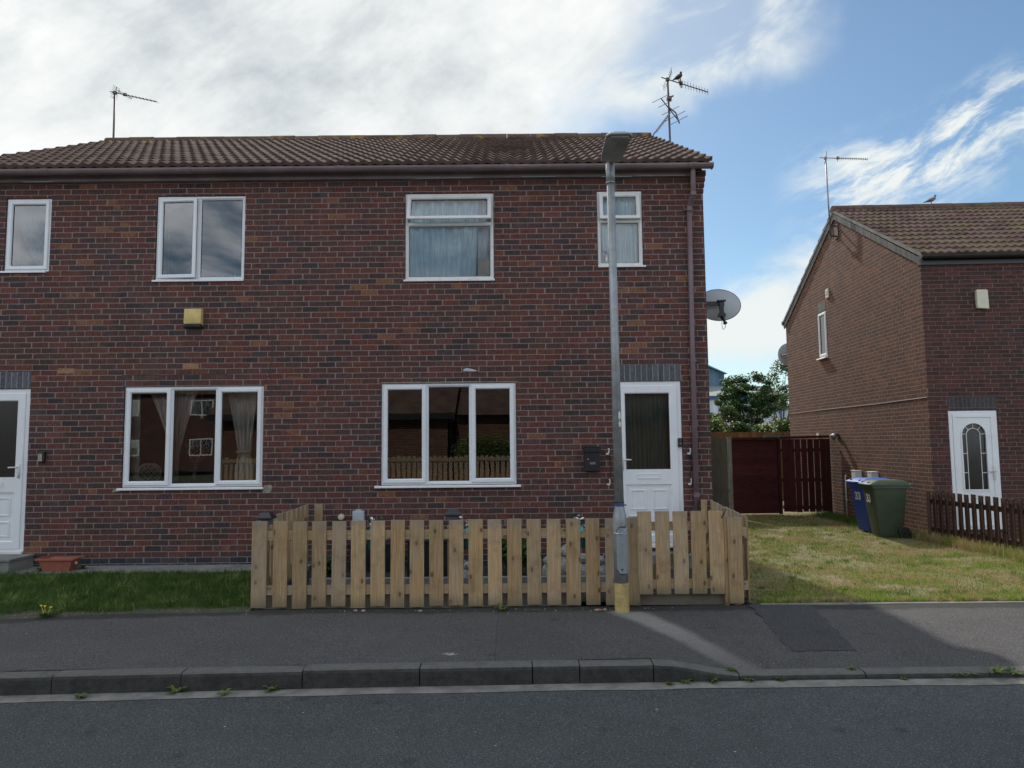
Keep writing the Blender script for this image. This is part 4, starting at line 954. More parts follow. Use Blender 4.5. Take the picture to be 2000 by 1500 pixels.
mb = MB(); mb.box(-0.45,-0.235,9.60,9.65,3.875,4.14); single('cardboard_box', mb, plain("beige_card", (0.50,0.40,0.27), 0.9), 'beige box standing on the sill behind the open-topped upstairs window', 'box', bevel=0.004)
cur('net_curtain', drape(lambda t: 1.19, lambda t: 1.84, 4.0, 5.04, 9.625, 6, 0.018, 14, 90), M_NET, 'pale blue net curtain in the narrow upstairs window behind the street lamp')
bt = thing('spray_bottle', 'white bottle with a blue cap on the sill of the narrow upstairs window', 'bottle', (1.30,9.60,4.03))
mb = MB(); mb.lathe((1.30,9.592,4.03), [(0.030,0),(0.032,0.09),(0.024,0.13),(0.012,0.15)], 12); part('bottle_body', mb, M_WHITEP, bt, smooth=True)
mb = MB(); mb.lathe((1.30,9.592,4.18), [(0.014,0),(0.014,0.035)], 10); mb.box(1.262,1.315,9.585,9.603,4.2,4.225); part('cap', mb, M_BLUEP, bt)
# blind and dark curtain in the wide window
mb = MB()
for i in range(46):
    z = 1.12+i*0.029; mb.add([(-1.72,9.69,z),(0.03,9.69,z),(0.03,9.712,z+0.010),(-1.72,9.712,z+0.010)], [(0,1,2,3)])
for x in (-1.5,-1.0,-0.55,-0.2): mb.box(x-0.0015, x+0.0015, 9.70, 9.703, 1.1, 2.45)
single('venetian_blind', mb, plain("dark_slat", (0.055,0.05,0.045), 0.5), 'dark venetian blind with tilted slats inside the wide ground-floor window', 'blind')
cur('curtain', drape(lambda t: 1.44, lambda t: 2.14, 1.1, 2.40, 9.66, 13, 0.014, 10, 150), M_DARKC, 'dark pleated curtain behind the glass of the front door by the lamp column', 'curtain')

# ---- things fixed to the front wall
t_ = thing('alarm_box', 'faded yellow burglar alarm box with a black base on the left house wall', 'alarm box', (-4.25,Y0,3.18))
mb = MB(); mb.prism([(Y0-0.001,3.235),(Y0-0.075,3.25),(Y0-0.085,3.28),(Y0-0.07,3.455),(Y0-0.001,3.46)], 'x', -4.367,-4.137); part('cover', mb, M_YELBOX, t_, bevel=0.006)
mb = MB(); mb.prism([(Y0-0.001,3.19),(Y0-0.045,3.19),(Y0-0.072,3.215),(Y0-0.075,3.249),(Y0-0.001,3.234)], 'x', -4.36,-4.145); part('base', mb, M_BLACKP, t_)
t_ = thing('letterbox', 'black wall letterbox beside the front door behind the street lamp', 'letterbox', (1.042,Y0,1.25))
mb = MB(); mb.prism([(Y0-0.001,1.25),(Y0-0.085,1.25),(Y0-0.085,1.50),(Y0-0.001,1.52)], 'x', 0.945,1.142); part('body', mb, M_BLACKM, t_, bevel=0.006)
mb = MB(); mb.prism([(Y0-0.001,1.545),(Y0-0.04,1.572),(Y0-0.105,1.548),(Y0-0.105,1.500),(Y0-0.095,1.500),(Y0-0.09,1.52),(Y0-0.001,1.525)], 'x', 0.935,1.152); part('flap', mb, M_BLACKM, t_, bevel=0.003)
mb = MB(); mb.tube([(0.985,Y0-0.084,1.405),(0.985,Y0-0.094,1.405)], 0.010, 12); part('lock', mb, M_CHROME, t_)
mb = MB(); mb.ring(1.008,1.082,1.338,1.368,[(0,Y0-0.0851),(0,Y0-0.09),(0.005,Y0-0.09),(0.005,Y0-0.0851)]); mb.box(1.014,1.076,Y0-0.0875,Y0-0.0851,1.343,1.363); part('name_plate', mb, M_GREYMET, t_)
t_ = thing('key_safe', 'small black key safe with silver face beside the left-hand white door', 'key safe', (-6.21,Y0,1.43))
mb = MB(); mb.box(-6.252,-6.168,Y0-0.045,Y0-0.001,1.432,1.572); part('cover', mb, M_BLACKP, t_, bevel=0.008)
mb = MB(); mb.box(-6.245,-6.19,Y0-0.052,Y0-0.044,1.448,1.545)
for i in range(4): mb.box(-6.24+0.012*i,-6.232+0.012*i,Y0-0.056,Y0-0.05,1.475,1.487)
part('dial_face', mb, M_CHROME, t_)
t_ = thing('doorbell', 'slim black video doorbell on the right frame of the white front door', 'doorbell', (2.212,Y0,1.55))
mb = MB(); mb.box(2.190,2.238,Y0-0.028,Y0+0.012,1.555,1.672); part('body', mb, M_BLACKP, t_, bevel=0.006)
mb = MB(); mb.tube([(2.214,Y0-0.027,1.60),(2.214,Y0-0.031,1.60)], 0.012, 14); part('push_button', mb, M_GREYMET, t_); mb = MB(); mb.tube([(2.214,Y0-0.027,1.645),(2.214,Y0-0.031,1.645)], 0.006, 10); part('camera_eye', mb, M_GREYMET, t_)
mb = MB(); mb.box(-2.100,-1.948,Y0-0.055,Y0-0.001,0.60,0.762); mb.box(-2.094,-1.954,Y0-0.062,Y0-0.054,0.606,0.748); mb.box(-2.06,-1.99,Y0-0.05,Y0-0.001,0.758,0.777)
single('utility_box', mb, M_PALEG, 'pale grey plastic utility box low on the wall above the picket tops', 'utility box', bevel=0.004)
mb = MB(); mb.tube([(-2.255,Y0-0.001,0.682),(-2.255,Y0-0.04,0.682)], [0.042,0.038], 18); mb.tube([(-2.255,Y0-0.04,0.682),(-2.255,Y0-0.055,0.682)], [0.024,0.022], 16)
single('outlet_cap', mb, M_CREAM, 'small round cream outlet cap on the wall beside the grey utility box', 'vent', smooth=False)
mb = MB(); mb.prism([(-0.652,2.61),(-0.60,2.632),(-0.52,2.612),(-0.458,2.592),(-0.50,2.584),(-0.64,2.588)], 'y', Y0-0.012, Y0-0.001); single('lead_flake', mb, M_PALEG, 'torn grey scrap of lead stuck to the bricks above the wide window', 'scrap')
def hook(x, z, g_, label, col=M_WHITEP):
    mb = MB(); mb.box(x-0.010, x+0.012, Y0-0.02, Y0-0.001, z-0.045, z-0.02); mb.tube([(x+0.012,Y0-0.015,z-0.02),(x+0.014,Y0-0.022,z+0.03),(x,Y0-0.02,z+0.034)], 0.009, 6); mb.box(x-0.026, x, Y0-0.018, Y0-0.001, z-0.04, z-0.022)
    single('wall_bracket', mb, col, label, 'bracket', 'broken white brackets beside the front door')
hook(1.257,1.505,0,'upper white broken bracket between the letterbox and the door'); hook(1.262,1.105,0,'lower yellowed bracket between the letterbox and the door', M_CREAM)
hook(2.333,1.50,0,'upper white broken bracket between the door and the downpipe'); hook(2.333,1.10,0,'lower white bracket between the door and the downpipe')
for x, lb in ((1.268,'thin black cable hanging down the wall left of the front door'),(2.325,'thin black cable hanging between the front door and the downpipe')):
    mb = MB(); mb.tube([(x,Y0-0.014,1.48),(x+0.02,Y0-0.012,1.40),(x+0.03,Y0-0.012,1.3),(x+0.012,Y0-0.012,1.2),(x+0.01,Y0-0.012,1.12)], 0.005, 6); single('cable', mb, M_BLACKP, lb, 'cable')
mb = MB()
for (x, z, l, a) in ((-1.06,3.33,0.09,1.3),(-1.02,3.42,0.05,1.9),(-0.98,3.27,0.05,1.4),(-1.37,3.60,0.04,1.2),(0.34,3.3,0.05,1.5),(0.40,2.98,0.04,1.2),(2.02,3.98,0.06,2.2),(2.07,3.72,0.05,1.5),(0.36,1.26,0.10,1.5),(0.34,1.16,0.06,1.6)):
    dx_, dz_ = math.cos(a)*l/2, math.sin(a)*l/2; mb.tube([(x-dx_,Y0-0.002,z-dz_),(x+dx_*0.3,Y0-0.004,z+dz_*0.4),(x+dx_,Y0-0.002,z+dz_)], [0.002,0.004,0.0015], 5)
part('mortar_snot', mb, M_CONC, H)
# ================================================================ garden fence and gate
G_P = 'pine pickets of the front garden fence'
def picket_mb(x0, x1, y0, y1, z0, z1, tilt=0.0):
    mb = MB(); mb.box(x0, x1, y0, y1, z0, z1); return mb
F = thing('picket_fence', 'long run of weathered pine picket fence along the pavement left of the gate', 'fence', (-0.7,7.28,0))
random.seed(21)
first = None
xs_ = [-2.535]+[-2.325+0.1945*i for i in range(19)]
for i, xc in enumerate(xs_):
    w_ = (0.152 if i == 0 else 0.142)+random.uniform(-0.004, 0.004); zt = 0.866+random.uniform(-0.006, 0.006); zb = 0.022+random.uniform(-0.012, 0.006)
    o = part('picket', picket_mb(xc-w_/2, xc+w_/2, 7.25, 7.268, zb, zt), M_PINE, F, bevel=0.002)
    # lean each board a hair about its foot
    a = random.uniform(-0.006, 0.006); o.data.transform(Matrix.Translation((xc-OFF[F.name][0],0,0)) @ Matrix.Rotation(a, 4, 'Y') @ Matrix.Translation((-(xc-OFF[F.name][0]),0,0)))
for z0_, z1_ in ((0.676,0.768),(0.140,0.232)):
    mb = MB(); mb.box(-2.60,1.25,7.2685,7.298,z0_,z1_); part('rail', mb, M_PINEH, F, bevel=0.002)
mb = MB(); mb.box(-2.56,0.66,7.305,7.33,-0.02,0.128); part('gravel_board', mb, M_PINEG, F)
for x in (-2.575,-0.62,1.215):
    mb = MB(); mb.box(x-0.045,x+0.045,7.30,7.39,-0.05,0.80 if x != 1.215 else 0.87); part('post', mb, M_PINE, F, bevel=0.003)
mb = MB()
for xc in xs_:
    for z in (0.70,0.745,0.165,0.21):
        for s_ in (-0.035,0.035): mb.tube([(xc+s_,7.2502,z),(xc+s_,7.2488,z)], 0.0022, 6)
part('nails', mb, M_BLACKM, F)['kind'] = 'stuff'
GT = thing('garden_gate', 'pine picket garden gate with diagonal brace in front of the white door', 'gate', (1.65,7.28,0.1))
for i in range(5):
    xc = 1.308+0.1785*i; w_ = 0.143+random.uniform(-.003,.003)
    part('picket', picket_mb(xc-w_/2, xc+w_/2, 7.245, 7.263, 0.115+random.uniform(-.004,.004), 0.930+random.uniform(-.004,.004)), M_PINE, GT, bevel=0.002)
for z0_, z1_ in ((0.738,0.826),(0.170,0.262)):
    mb = MB(); mb.box(1.245,2.09,7.2635,7.29,z0_,z1_); part('rail', mb, M_PINEH, GT, bevel=0.002)
mb = MB(); mb.prism([(1.29,0.262),(1.39,0.262),(2.06,0.70),(2.06,0.738),(2.0,0.738),(1.29,0.345)], 'y', 7.2905, 7.312); part('brace', mb, M_PINEH, GT)
mb = MB(); mb.box(1.25,2.11,7.32,7.345,0.0,0.115); single('gravel_board', mb, M_PINEG, 'greenish grey timber board on the ground under the garden gate', 'board')
F2 = thing('picket_fence', 'right-hand pine picket fence running back from the gate corner to the house', 'fence', (2.3,7.3,0))
part('picket', picket_mb(2.135, 2.278, 7.245, 7.263, 0.022, 0.864), M_PINE, F2, bevel=0.002)
mb = MB(); mb.box(2.10,2.136,7.262,7.34,0.0,0.872); part('post', mb, M_PINE, F2, bevel=0.003)
mb = MB(); mb.box(2.19,2.26,7.27,7.34,0.0,0.84); part('post', mb, M_PINE, F2, bevel=0.003)
random.seed(5)
def ret(F_, xa, ya, xb, yb, n, zt, w_=0.14):
    dx_, dy_ = xb-xa, yb-ya; L_ = math.hypot(dx_, dy_); ang = math.atan2(dy_, dx_)
    for i in range(n):
        t_ = (i+0.5)/n; mb = MB(); mb.box(-w_/2, w_/2, -0.009, 0.009, 0.02, zt+random.uniform(-.006,.006))
        mb.xf(Matrix.Translation((xa+dx_*t_, ya+dy_*t_, 0)) @ Matrix.Rotation(ang, 4, 'Z')); part('picket', mb, M_PINE, F_, bevel=0.002)
    for z0_, z1_ in ((0.655,0.745),(0.15,0.24)):
        mb = MB(); mb.box(0, L_, 0.0095, 0.036, z0_, z1_); mb.xf(Matrix.Translation((xa, ya, 0)) @ Matrix.Rotation(ang, 4, 'Z')); part('rail', mb, M_PINEH, F_)
ret(F2, 2.345, 7.27, 2.56, 9.40, 11, 0.862)
mb = MB(); mb.box(2.44,2.50,9.33,9.42,0,0.87); part('post', mb, M_PINE, F2, bevel=0.003)
mb = MB(); mb.box(2.262,2.33,7.268,7.296,0.676,0.765); mb2 = MB(); mb2.box(2.262,2.33,7.268,7.296,0.15,0.24); part('rail', mb, M_PINEH, F2); part('rail', mb2, M_PINEH, F2)
F3 = thing('picket_fence', 'left-hand pine picket fence running back to the house beside the grass', 'fence', (-2.6,8.3,0))
ret(F3, -2.60, 7.40, -2.63, 9.30, 10, 0.865)
mb = MB(); mb.box(-2.56,-2.455,9.33,9.35,0.03,0.872); part('picket', mb, M_PINE, F3, bevel=0.002)
# cable tie hooking the gate to the fence
mb = MB(); mb.tube([(2.075,7.235,0.86),(2.10,7.235,0.90),(2.13,7.27,0.94),(2.16,7.5,0.92),(2.12,7.3,0.87)], 0.006, 6); single('gate_strap', mb, M_BLACKP, 'black rubber strap looped over the gate corner post', 'strap')

# ---- inside the little garden
def solar(x, y, z, label):
    s_ = thing('solar_post_light', label, 'garden light', (x,y,0), group='dark solar lights on garden stakes')
    mb = MB(); mb.tube([(x,y,0.0),(x,y,z-0.06)], 0.012, 8); part('stake', mb, M_BLACKP, s_)
    mb = MB()
    b_ = len(mb.v); mb.add([(x-0.085,y-0.085,z),(x+0.085,y-0.085,z),(x+0.085,y+0.085,z),(x-0.085,y+0.085,z),(x-0.045,y-0.045,z+0.05),(x+0.045,y-0.045,z+0.05),(x+0.045,y+0.045,z+0.05),(x-0.045,y+0.045,z+0.05)],
        [(0,3,2,1),(4,5,6,7),(0,1,5,4),(1,2,6,5),(2,3,7,6),(3,0,4,7)]); mb.box(x-0.085,x+0.085,y-0.085,y+0.085,z-0.014,z-0.001)
    part('cap', mb, M_BLACKP, s_, bevel=0.003)
    mb = MB(); mb.box(x-0.055,x+0.055,y-0.055,y+0.055,z-0.075,z-0.015); part('lamp_body', mb, plain("smoked_plastic", (0.09,0.10,0.11), 0.3), s_)
solar(-2.555,7.50,0.885,'dark square solar light on the fence corner at the left end'); solar(-0.63,7.55,0.895,'dark square solar light rising behind the middle of the picket fence')
def pot(x, lab):
    s_ = thing('hanging_planter', lab, 'planter', (x,7.38,0.55), group='teal planters hooked on the fence rail')
    mb = MB(); mb.lathe((x,7.39,0.56), [(0.055,0),(0.075,0.14),(0.082,0.145),(0.082,0.155),(0.070,0.155)], 14); part('pot', mb, M_TEAL, s_, smooth=True)
    mb = MB(); mb.box(x-0.018,x+0.018,7.30,7.31,0.68,0.78); mb.box(x-0.018,x+0.018,7.262,7.31,0.775,0.782); mb.box(x-0.018,x+0.018,7.258,7.264,0.735,0.78); part('hook', mb, M_TEAL, s_)
    lf = MB(); fw_ = MB()
    for k in range(46):
        c = Vector((x+random.gauss(0,.038), 7.39+random.gauss(0,.035), 0.76+abs(random.gauss(0,.045)))); a = random.uniform(0,PI); d_ = Vector((math.cos(a),math.sin(a),random.uniform(-.5,.5)))*0.018; e_ = Vector((random.uniform(-1,1),random.uniform(-1,1),random.uniform(0,1))).normalized()*0.013
        (lf if k % 2 else fw_).add([c-d_-e_, c+d_-e_, c+d_+e_, c-d_+e_], [(0,1,2,3)])
    part('leaves', lf, M_LEAF, s_); part('flowers', fw_, M_WHITEP, s_)
random.seed(9)
pot(-1.42,'teal planter with white flowers behind the fence below the grey utility box'); pot(-0.455,'teal planter behind the middle pickets right of the solar light'); pot(0.68,'teal planter with white flowers behind the pickets left of the lamp column')
mb = MB(); mb.box(-2.3,1.15,8.2,8.28,0.03,0.125); single('garden_edging', mb, M_CONC, 'pale stone edging crossing the garden bed behind the fence', 'edging', bevel=0.004)
mb = MB(); mb.box(-1.22,-0.62,8.35,8.7,0.03,0.52); mb.box(-1.25,-0.59,8.32,8.73,0.5,0.53); single('storage_box', mb, M_BLACKP, 'black plastic box standing in the garden behind the middle pickets', 'box', bevel=0.006)
mb = MB(); mb.box(-2.05,-1.45,9.1,9.4,0.03,0.38); mb.box(-2.07,-1.43,9.08,9.42,0.36,0.39); single('planter_trough', mb, M_BLACKP, 'black planter trough against the wall under the grey utility box', 'planter', bevel=0.006)
def leaf_cloud(mb, c, r, n, size, seed, flat=0.6):
    q = np.random.default_rng(seed); d_ = q.normal(size=(n,3)); d_ /= np.linalg.norm(d_, axis=1)[:, None]; rr = q.random(n)**0.45
    P = np.array(c)+d_*rr[:, None]*np.array(r)
    nrm = q.normal(size=(n,3)); nrm[:, 2] = np.abs(nrm[:, 2])+flat; nrm /= np.linalg.norm(nrm, axis=1)[:, None]
    tn = np.cross(nrm, q.normal(size=(n,3))); tn /= np.linalg.norm(tn, axis=1)[:, None]; bn = np.cross(nrm, tn)
    s_ = size*q.uniform(0.6, 1.3, n)[:, None]
    A = P-tn*s_; B = P+bn*s_*0.5+nrm*s_*0.08; C_ = P+tn*s_; D_ = P-bn*s_*0.5+nrm*s_*0.08
    V = np.stack([A,B,C_,D_],1).reshape(-1,3); b_ = len(mb.v); mb.v += [tuple(p) for p in V]
    mb.f += [[b_+4*i,b_+4*i+1,b_+4*i+2,b_+4*i+3] for i in range(n)]
def fastmesh(name, mb, mat, parent=None, off=None):
    me = bpy.data.meshes.new(name); off = OFF[parent.name] if parent else off
    me.from_pydata((np.array(mb.v)-np.array(off)).tolist(), [], mb.f); me.materials.append(mat); o = bpy.data.objects.new(name, me); COL.objects.link(o)
    if parent: o.parent = parent; OFF[o.name] = off
    else: o.location = off; OFF[o.name] = off
    return o
def bush(name, label, cat, c, r, n, size, mat, seed, clumps=7, group=None, stem=M_BARK):
    o = thing(name, label, cat, (c[0],c[1],c[2]-r[2]), group=group); q = np.random.default_rng(seed); mb = MB()
    for k in range(clumps):
        d_ = q.normal(size=3); d_ /= np.linalg.norm(d_); cc = np.array(c)+d_*np.array(r)*0.55*q.random()**0.3
        leaf_cloud(mb, cc, np.array(r)*q.uniform(0.38,0.6), n//clumps, size, seed*31+k)
    fastmesh('foliage', mb, mat, o)
    sm = MB()
    for k in range(5):
        sm.tube([(c[0]+0.02*k-0.04,c[1],c[2]-r[2]),(c[0]+q.uniform(-.5,.5)*r[0],c[1]+q.uniform(-.4,.4)*r[1],c[2]+q.uniform(0,.5)*r[2])], [0.03*r[2],0.012*r[2]], 5)
    part('stem', sm, stem, o); return o
bush('shrub','low dark green shrub in the garden bed behind the right-hand pickets','shrub',(0.02,8.75,0.33),(0.42,0.3,0.30),1500,0.035,M_LEAF,3)
bush('shrub','small leafy plant in shade inside the left end of the fence','shrub',(-2.15,8.6,0.2),(0.22,0.2,0.17),500,0.03,M_LEAF,4)
st_ = MB(); random.seed(31)
for k in range(26):
    a = random.gauss(-0.1, 0.5); L_ = random.uniform(0.45, 0.95); x0 = 0.0+random.uniform(-.22,.22); y_ = 9.1+random.uniform(-.15,.2)
    st_.tube([(x0,y_,0.04),(x0+math.sin(a)*L_*0.45,y_,0.04+math.cos(a)*L_*0.55),(x0+math.sin(a)*L_*0.95,y_+random.uniform(-.05,.05),0.04+math.cos(a)*L_*0.98)], [0.005,0.004,0.002], 5)
single('dry_stems', st_, M_STEM, 'spray of dry brown plant stems leaning on the wall behind the fence', 'plant')
st_ = MB()
for k in range(9):
    x0 = -1.25+random.uniform(-.3,.35); st_.tube([(x0,9.2,0.04),(x0+0.03,9.2,0.5),(x0+random.uniform(-.06,.1),9.2,0.72+random.uniform(0,.14))], [0.004,0.003,0.0015], 5)
single('dry_stems', st_, M_STEM, 'few thin dry stems left of the middle solar light against the bricks', 'plant')
def orn(x, y, kind, label, s=1.0):
    o = thing('garden_ornament', label, 'ornament', (x,y,0.04), group='grey stone animals in the garden')
    b_ = MB(); b_.ell((x,y,0.04+0.11*s), (0.085*s,0.10*s,0.115*s)); b_.box(x-0.09*s,x+0.09*s,y-0.10*s,y+0.10*s,0.03,0.06); part('body', b_, M_STONE, o, smooth=True)
    h = MB(); h.ell((x,y-0.03*s,0.04+0.255*s), (0.058*s,0.062*s,0.06*s)); 
    if kind == 'owl':
        for e in (-1,1): h.tube([(x+e*0.035*s,y-0.03*s,0.04+0.29*s),(x+e*0.048*s,y-0.03*s,0.04+0.34*s)], [0.02*s,0.004*s], 6); h.tube([(x+e*0.022*s,y-0.08*s,0.04+0.265*s),(x+e*0.022*s,y-0.095*s,0.04+0.265*s)], 0.014*s, 10)
    else:
        for e in (-1,1): h.ell((x+e*0.05*s,y-0.02*s,0.04+0.25*s), (0.016*s,0.02*s,0.04*s)); 
        h.ell((x,y-0.095*s,0.04+0.24*s), (0.03*s,0.035*s,0.025*s))
    part('head', h, M_STONE, o, smooth=True)
    l = MB()
    for e in (-1,1): l.ell((x+e*0.04*s,y-0.085*s,0.07), (0.028*s,0.04*s,0.03*s))
    part('paws', l, M_STONE, o, smooth=True)
orn(0.40,8.45,'dog','grey stone animal ornament furthest left behind the right-hand pickets',0.9); orn(0.62,8.5,'dog','larger pale stone animal ornament with a rounded back behind the pickets',1.3)
orn(0.80,8.40,'owl','grey stone owl ornament just left of the lamp column behind the fence',1.0); orn(1.0,8.42,'owl','grey stone ornament directly beside the lamp column behind the fence',0.9)
orn(-2.0,8.35,'dog','small grey stone ornament near the left end of the fenced garden',0.6); orn(-0.52,8.3,'owl','pale coiled stone ornament beside the middle solar light',0.8)

# ---- planter and weeds on the left
T = thing('trough_planter', 'terracotta plastic trough planter by the wall near the left-hand door', 'planter', (-5.72,9.2,0.08))
mb = MB()
def frust(mb, x0, x1, y0, y1, z0, X0, X1, Y0_, Y1_, z1): return mb.add([(x0,y0,z0),(x1,y0,z0),(x1,y1,z0),(x0,y1,z0),(X0,Y0_,z1),(X1,Y0_,z1),(X1,Y1_,z1),(X0,Y1_,z1)], [(0,3,2,1),(0,1,5,4),(1,2,6,5),(2,3,7,6),(3,0,4,7)])
frust(mb,-5.88,-5.56,9.11,9.27,0.08,-5.935,-5.505,9.08,9.30,0.238); frust(mb,-5.86,-5.58,9.13,9.25,0.10,-5.922,-5.518,9.093,9.287,0.237)
part('tub', mb, M_TERRA, T); mb = MB(); mb.add([(x,y,z) for z in (0.222,0.244) for (x,y) in ((-5.962,9.06),(-5.478,9.06),(-5.478,9.32),(-5.962,9.32))]+[(x,y,z) for z in (0.222,0.244) for (x,y) in ((-5.925,9.09),(-5.515,9.09),(-5.515,9.29),(-5.925,9.29))],
   [(0,1,5,4),(1,2,6,5),(2,3,7,6),(3,0,4,7),(4,5,13,12),(5,6,14,13),(6,7,15,14),(7,4,12,15),(1,0,8,9),(2,1,9,10),(3,2,10,11),(0,3,11,8)]); part('rim', mb, M_TERRA, T)
mb = MB(); mb.quad((-5.91,9.10,0.215),(-5.53,9.10,0.215),(-5.53,9.28,0.215),(-5.91,9.28,0.215)); part('soil', mb, M_SOIL, T)
mb = MB(); mb.tube([(-5.517+0.0,9.18,0.175),(-5.505,9.18,0.176)], [0.022,0.020], 12); part('drain_plug', mb, M_CREAM, T)
def weed(x, y, z, s, label, n=14, mat=None, flowers=0):
    mb = MB()
    for k in range(n):
        a = random.uniform(0,2*PI); L_ = s*random.uniform(0.5,1.0); e_ = random.uniform(0.15,0.9); w_ = 0.09*L_+0.003
        dx_, dy_ = math.cos(a), math.sin(a); p0 = (x,y,z); p1 = (x+dx_*L_*0.5,y+dy_*L_*0.5,z+L_*e_*0.6); p2 = (x+dx_*L_,y+dy_*L_,z+L_*e_*0.55)
        mb.add([(p0[0]-dy_*w_*.4,p0[1]+dx_*w_*.4,p0[2]),(p0[0]+dy_*w_*.4,p0[1]-dx_*w_*.4,p0[2]),(p1[0]+dy_*w_,p1[1]-dx_*w_,p1[2]),(p1[0]-dy_*w_,p1[1]+dx_*w_,p1[2]),p2], [(0,1,2,3),(3,2,4)])
    if not flowers: return single('weed', mb, mat or M_LEAFY, label, 'weed', 'weeds growing along the kerb and path')
    o = thing('dandelion', label, 'flower', (x,y,z)); part('leaves', mb, M_LEAFY, o)
    for k in range(flowers):
        fx, fy, fz = x-0.07+0.06*k+random.uniform(-.01,.01), y+0.04+random.uniform(-.03,.03), z+s*random.uniform(0.5,0.65); f_ = MB(); f_.tube([(x,y,z),(fx,fy,fz-0.005)], 0.002, 5); 
        f_.lathe((fx,fy,fz-0.004), [(0.003,-0.006),(0.013,0.004),(0.012,0.008),(0.004,0.011)], 10); part('flower_head', f_, plain("dandelion_yellow", (0.75,0.58,0.06), 0.7), o)
    return o
random.seed(77)
for (x, y, z, s, lb) in ((-5.93,9.15,0.08,0.14,'green weed growing at the left side of the terracotta trough'),(-5.52,9.33,0.08,0.13,'dark weed sprouting between the terracotta trough and the wall'),
   (-1.75,kerbY(-1.75)-0.03,-0.13,0.09,'green weed at the foot of the third kerb stone from the left'),(-2.42,kerbY(-2.4)-0.03,-0.13,0.10,'dull weed in the kerb joint below the grass verge'),(-2.05,kerbY(-2)-0.10,-0.13,0.08,'small weed in the gutter joint left of the fence'),
   (-3.05,kerbY(-3)-0.09,-0.13,0.07,'yellowish weed low in the gutter near the left edge'),(1.25,kerbY(1.2)-0.02,-0.13,0.07,'small weed in the gutter just right of the lamp column'),(1.12,kerbY(1.1)-0.06,-0.13,0.05,'tiny weed at the start of the sloping kerb'),
   (1.45,kerbY(1.45)-0.01,-0.13,0.07,'weed under the sloping kerb stone'),(1.62,kerbY(1.6)+0.09,-0.085,0.07,'green weed on top of the low kerb where the slope ends'),(1.72,kerbY(1.7)-0.01,-0.13,0.06,'weed in the joint at the end of the sloping kerb'),
   (1.95,kerbY(1.95)-0.01,-0.13,0.06,'small weed against the low kerb below the tarmac patch'),(2.52,kerbY(2.5)+0.09,-0.085,0.06,'bright weed in the low kerb joint below the drive'),(2.85,kerbY(2.85)-0.02,-0.13,0.05,'tiny weed in the gutter below the drive'),
   (3.25,kerbY(3.2)+0.01,-0.12,0.09,'bushy green weed on the low kerb near the right edge'),(3.36,kerbY(3.3)+0.01,-0.12,0.08,'second bushy weed on the low kerb near the right edge'),(3.55,kerbY(3.5)+0.01,-0.11,0.11,'largest bright weed clump on the kerb at the right edge'),(3.68,kerbY(3.6)+0.01,-0.11,0.10,'weed clump on the kerb cut by the right edge'),
   (-0.13,7.14,0.0,0.11,'small green weed at the foot of the pickets in the middle of the fence'),(1.28,8.9,0.04,0.1,'small weed by the doorstep behind the gate')):
    weed(x, y, z, s, lb, 16)
weed(-4.50,7.03,0.01,0.15,'dandelion with small yellow flowers on the verge at the far left',26,flowers=3)
# scattered pale stones and litter
lit = [(-0.47,6.99,'pale stone chip by the foot of the sixth picket'),(0.78,7.12,'rust and white stone chips beside the lamp column')]
mb = MB(); random.seed(8)
for k in range(46):
    x = random.choice([-1.6,-0.9,0.1,0.45,0.8,-2.2,1.4])+random.gauss(0,0.22); y = 7.17-abs(random.gauss(0,0.07)); s_ = random.uniform(0.003,0.009); mb.ell((x,y,0.004+s_*0.3), (s_,s_*0.8,s_*0.5), nu=6, nv=4)
for (x, y) in ((-1.55,7.16),(-0.91,7.12),(-1.47,7.15),(0.88,7.1),(0.80,7.09)): mb.ell((x,y,0.008), (0.022,0.017,0.013), nu=8, nv=5)
struct('gravel', mb, plain("pale_stone_chips", (0.27,0.25,0.21), 0.9, var=0.3, scale=40), kind='stuff')
mb = MB(); mb.ell((0.815,7.10,0.008),(0.045,0.02,0.010),nu=10,nv=5); single('dead_leaf', mb, M_RUST, 'rust coloured dead leaf on the path just left of the lamp column', 'leaf')

# ================================================================ street lamp
L = thing('street_lamp', 'tall grey galvanised street lamp with a worn yellow foot in front of the fence', 'street lamp', (1.05,7.08,0))
xb, xt = 1.043, 1.018; px_ = lambda z: xb+(xt-xb)*(z/4.45)
mb = MB(); mb.tube([(px_(-.1),7.08,-0.1),(px_(0.27),7.08,0.27)], 0.0695, 28); part('painted_foot', mb, plain("flaking_yellow_paint", (0.43,0.32,0.125), 0.8, var=0.2, scale=14, bmp=0.002, dirt=((0.17,0.14,0.09),0.9)), L, smooth=False)
M_GALV = plain("galvanised_steel", (0.30,0.315,0.325), 0.48, metal=0.35, var=0.16, scale=9, dirt=((0.17,0.175,0.18),0.5))
mb = MB(); mb.tube([(px_(0.268),7.08,0.268),(px_(0.86),7.08,0.86),(px_(0.90),7.08,0.90),(px_(0.99),7.08,0.99),(px_(1.0),7.08,1.0)], [0.0690,0.0690,0.066,0.048,0.047], 28); part('base_column', mb, M_GALV, L, smooth=True)
mb = MB(); mb.tube([(px_(1.0),7.08,0.99),(px_(2.6),7.08,2.6),(px_(4.25),7.08,4.25)], [0.0455,0.042,0.039], 24); part('pole', mb, M_GALV, L, smooth=True)
mb = MB(); mb.tube([(px_(4.24),7.08,4.24),(px_(4.44),7.08,4.44)], 0.0455, 24); mb.tube([(px_(4.25),7.08,4.252),(px_(4.25),7.08,4.235)], 0.0475, 24)
mb.tube([(px_(4.44),7.08,4.435),(px_(4.44)+0.01,7.04,4.47),(1.0,6.98,4.478)], [0.036,0.034,0.03], 14); part('spigot', mb, M_GALV, L, smooth=True)
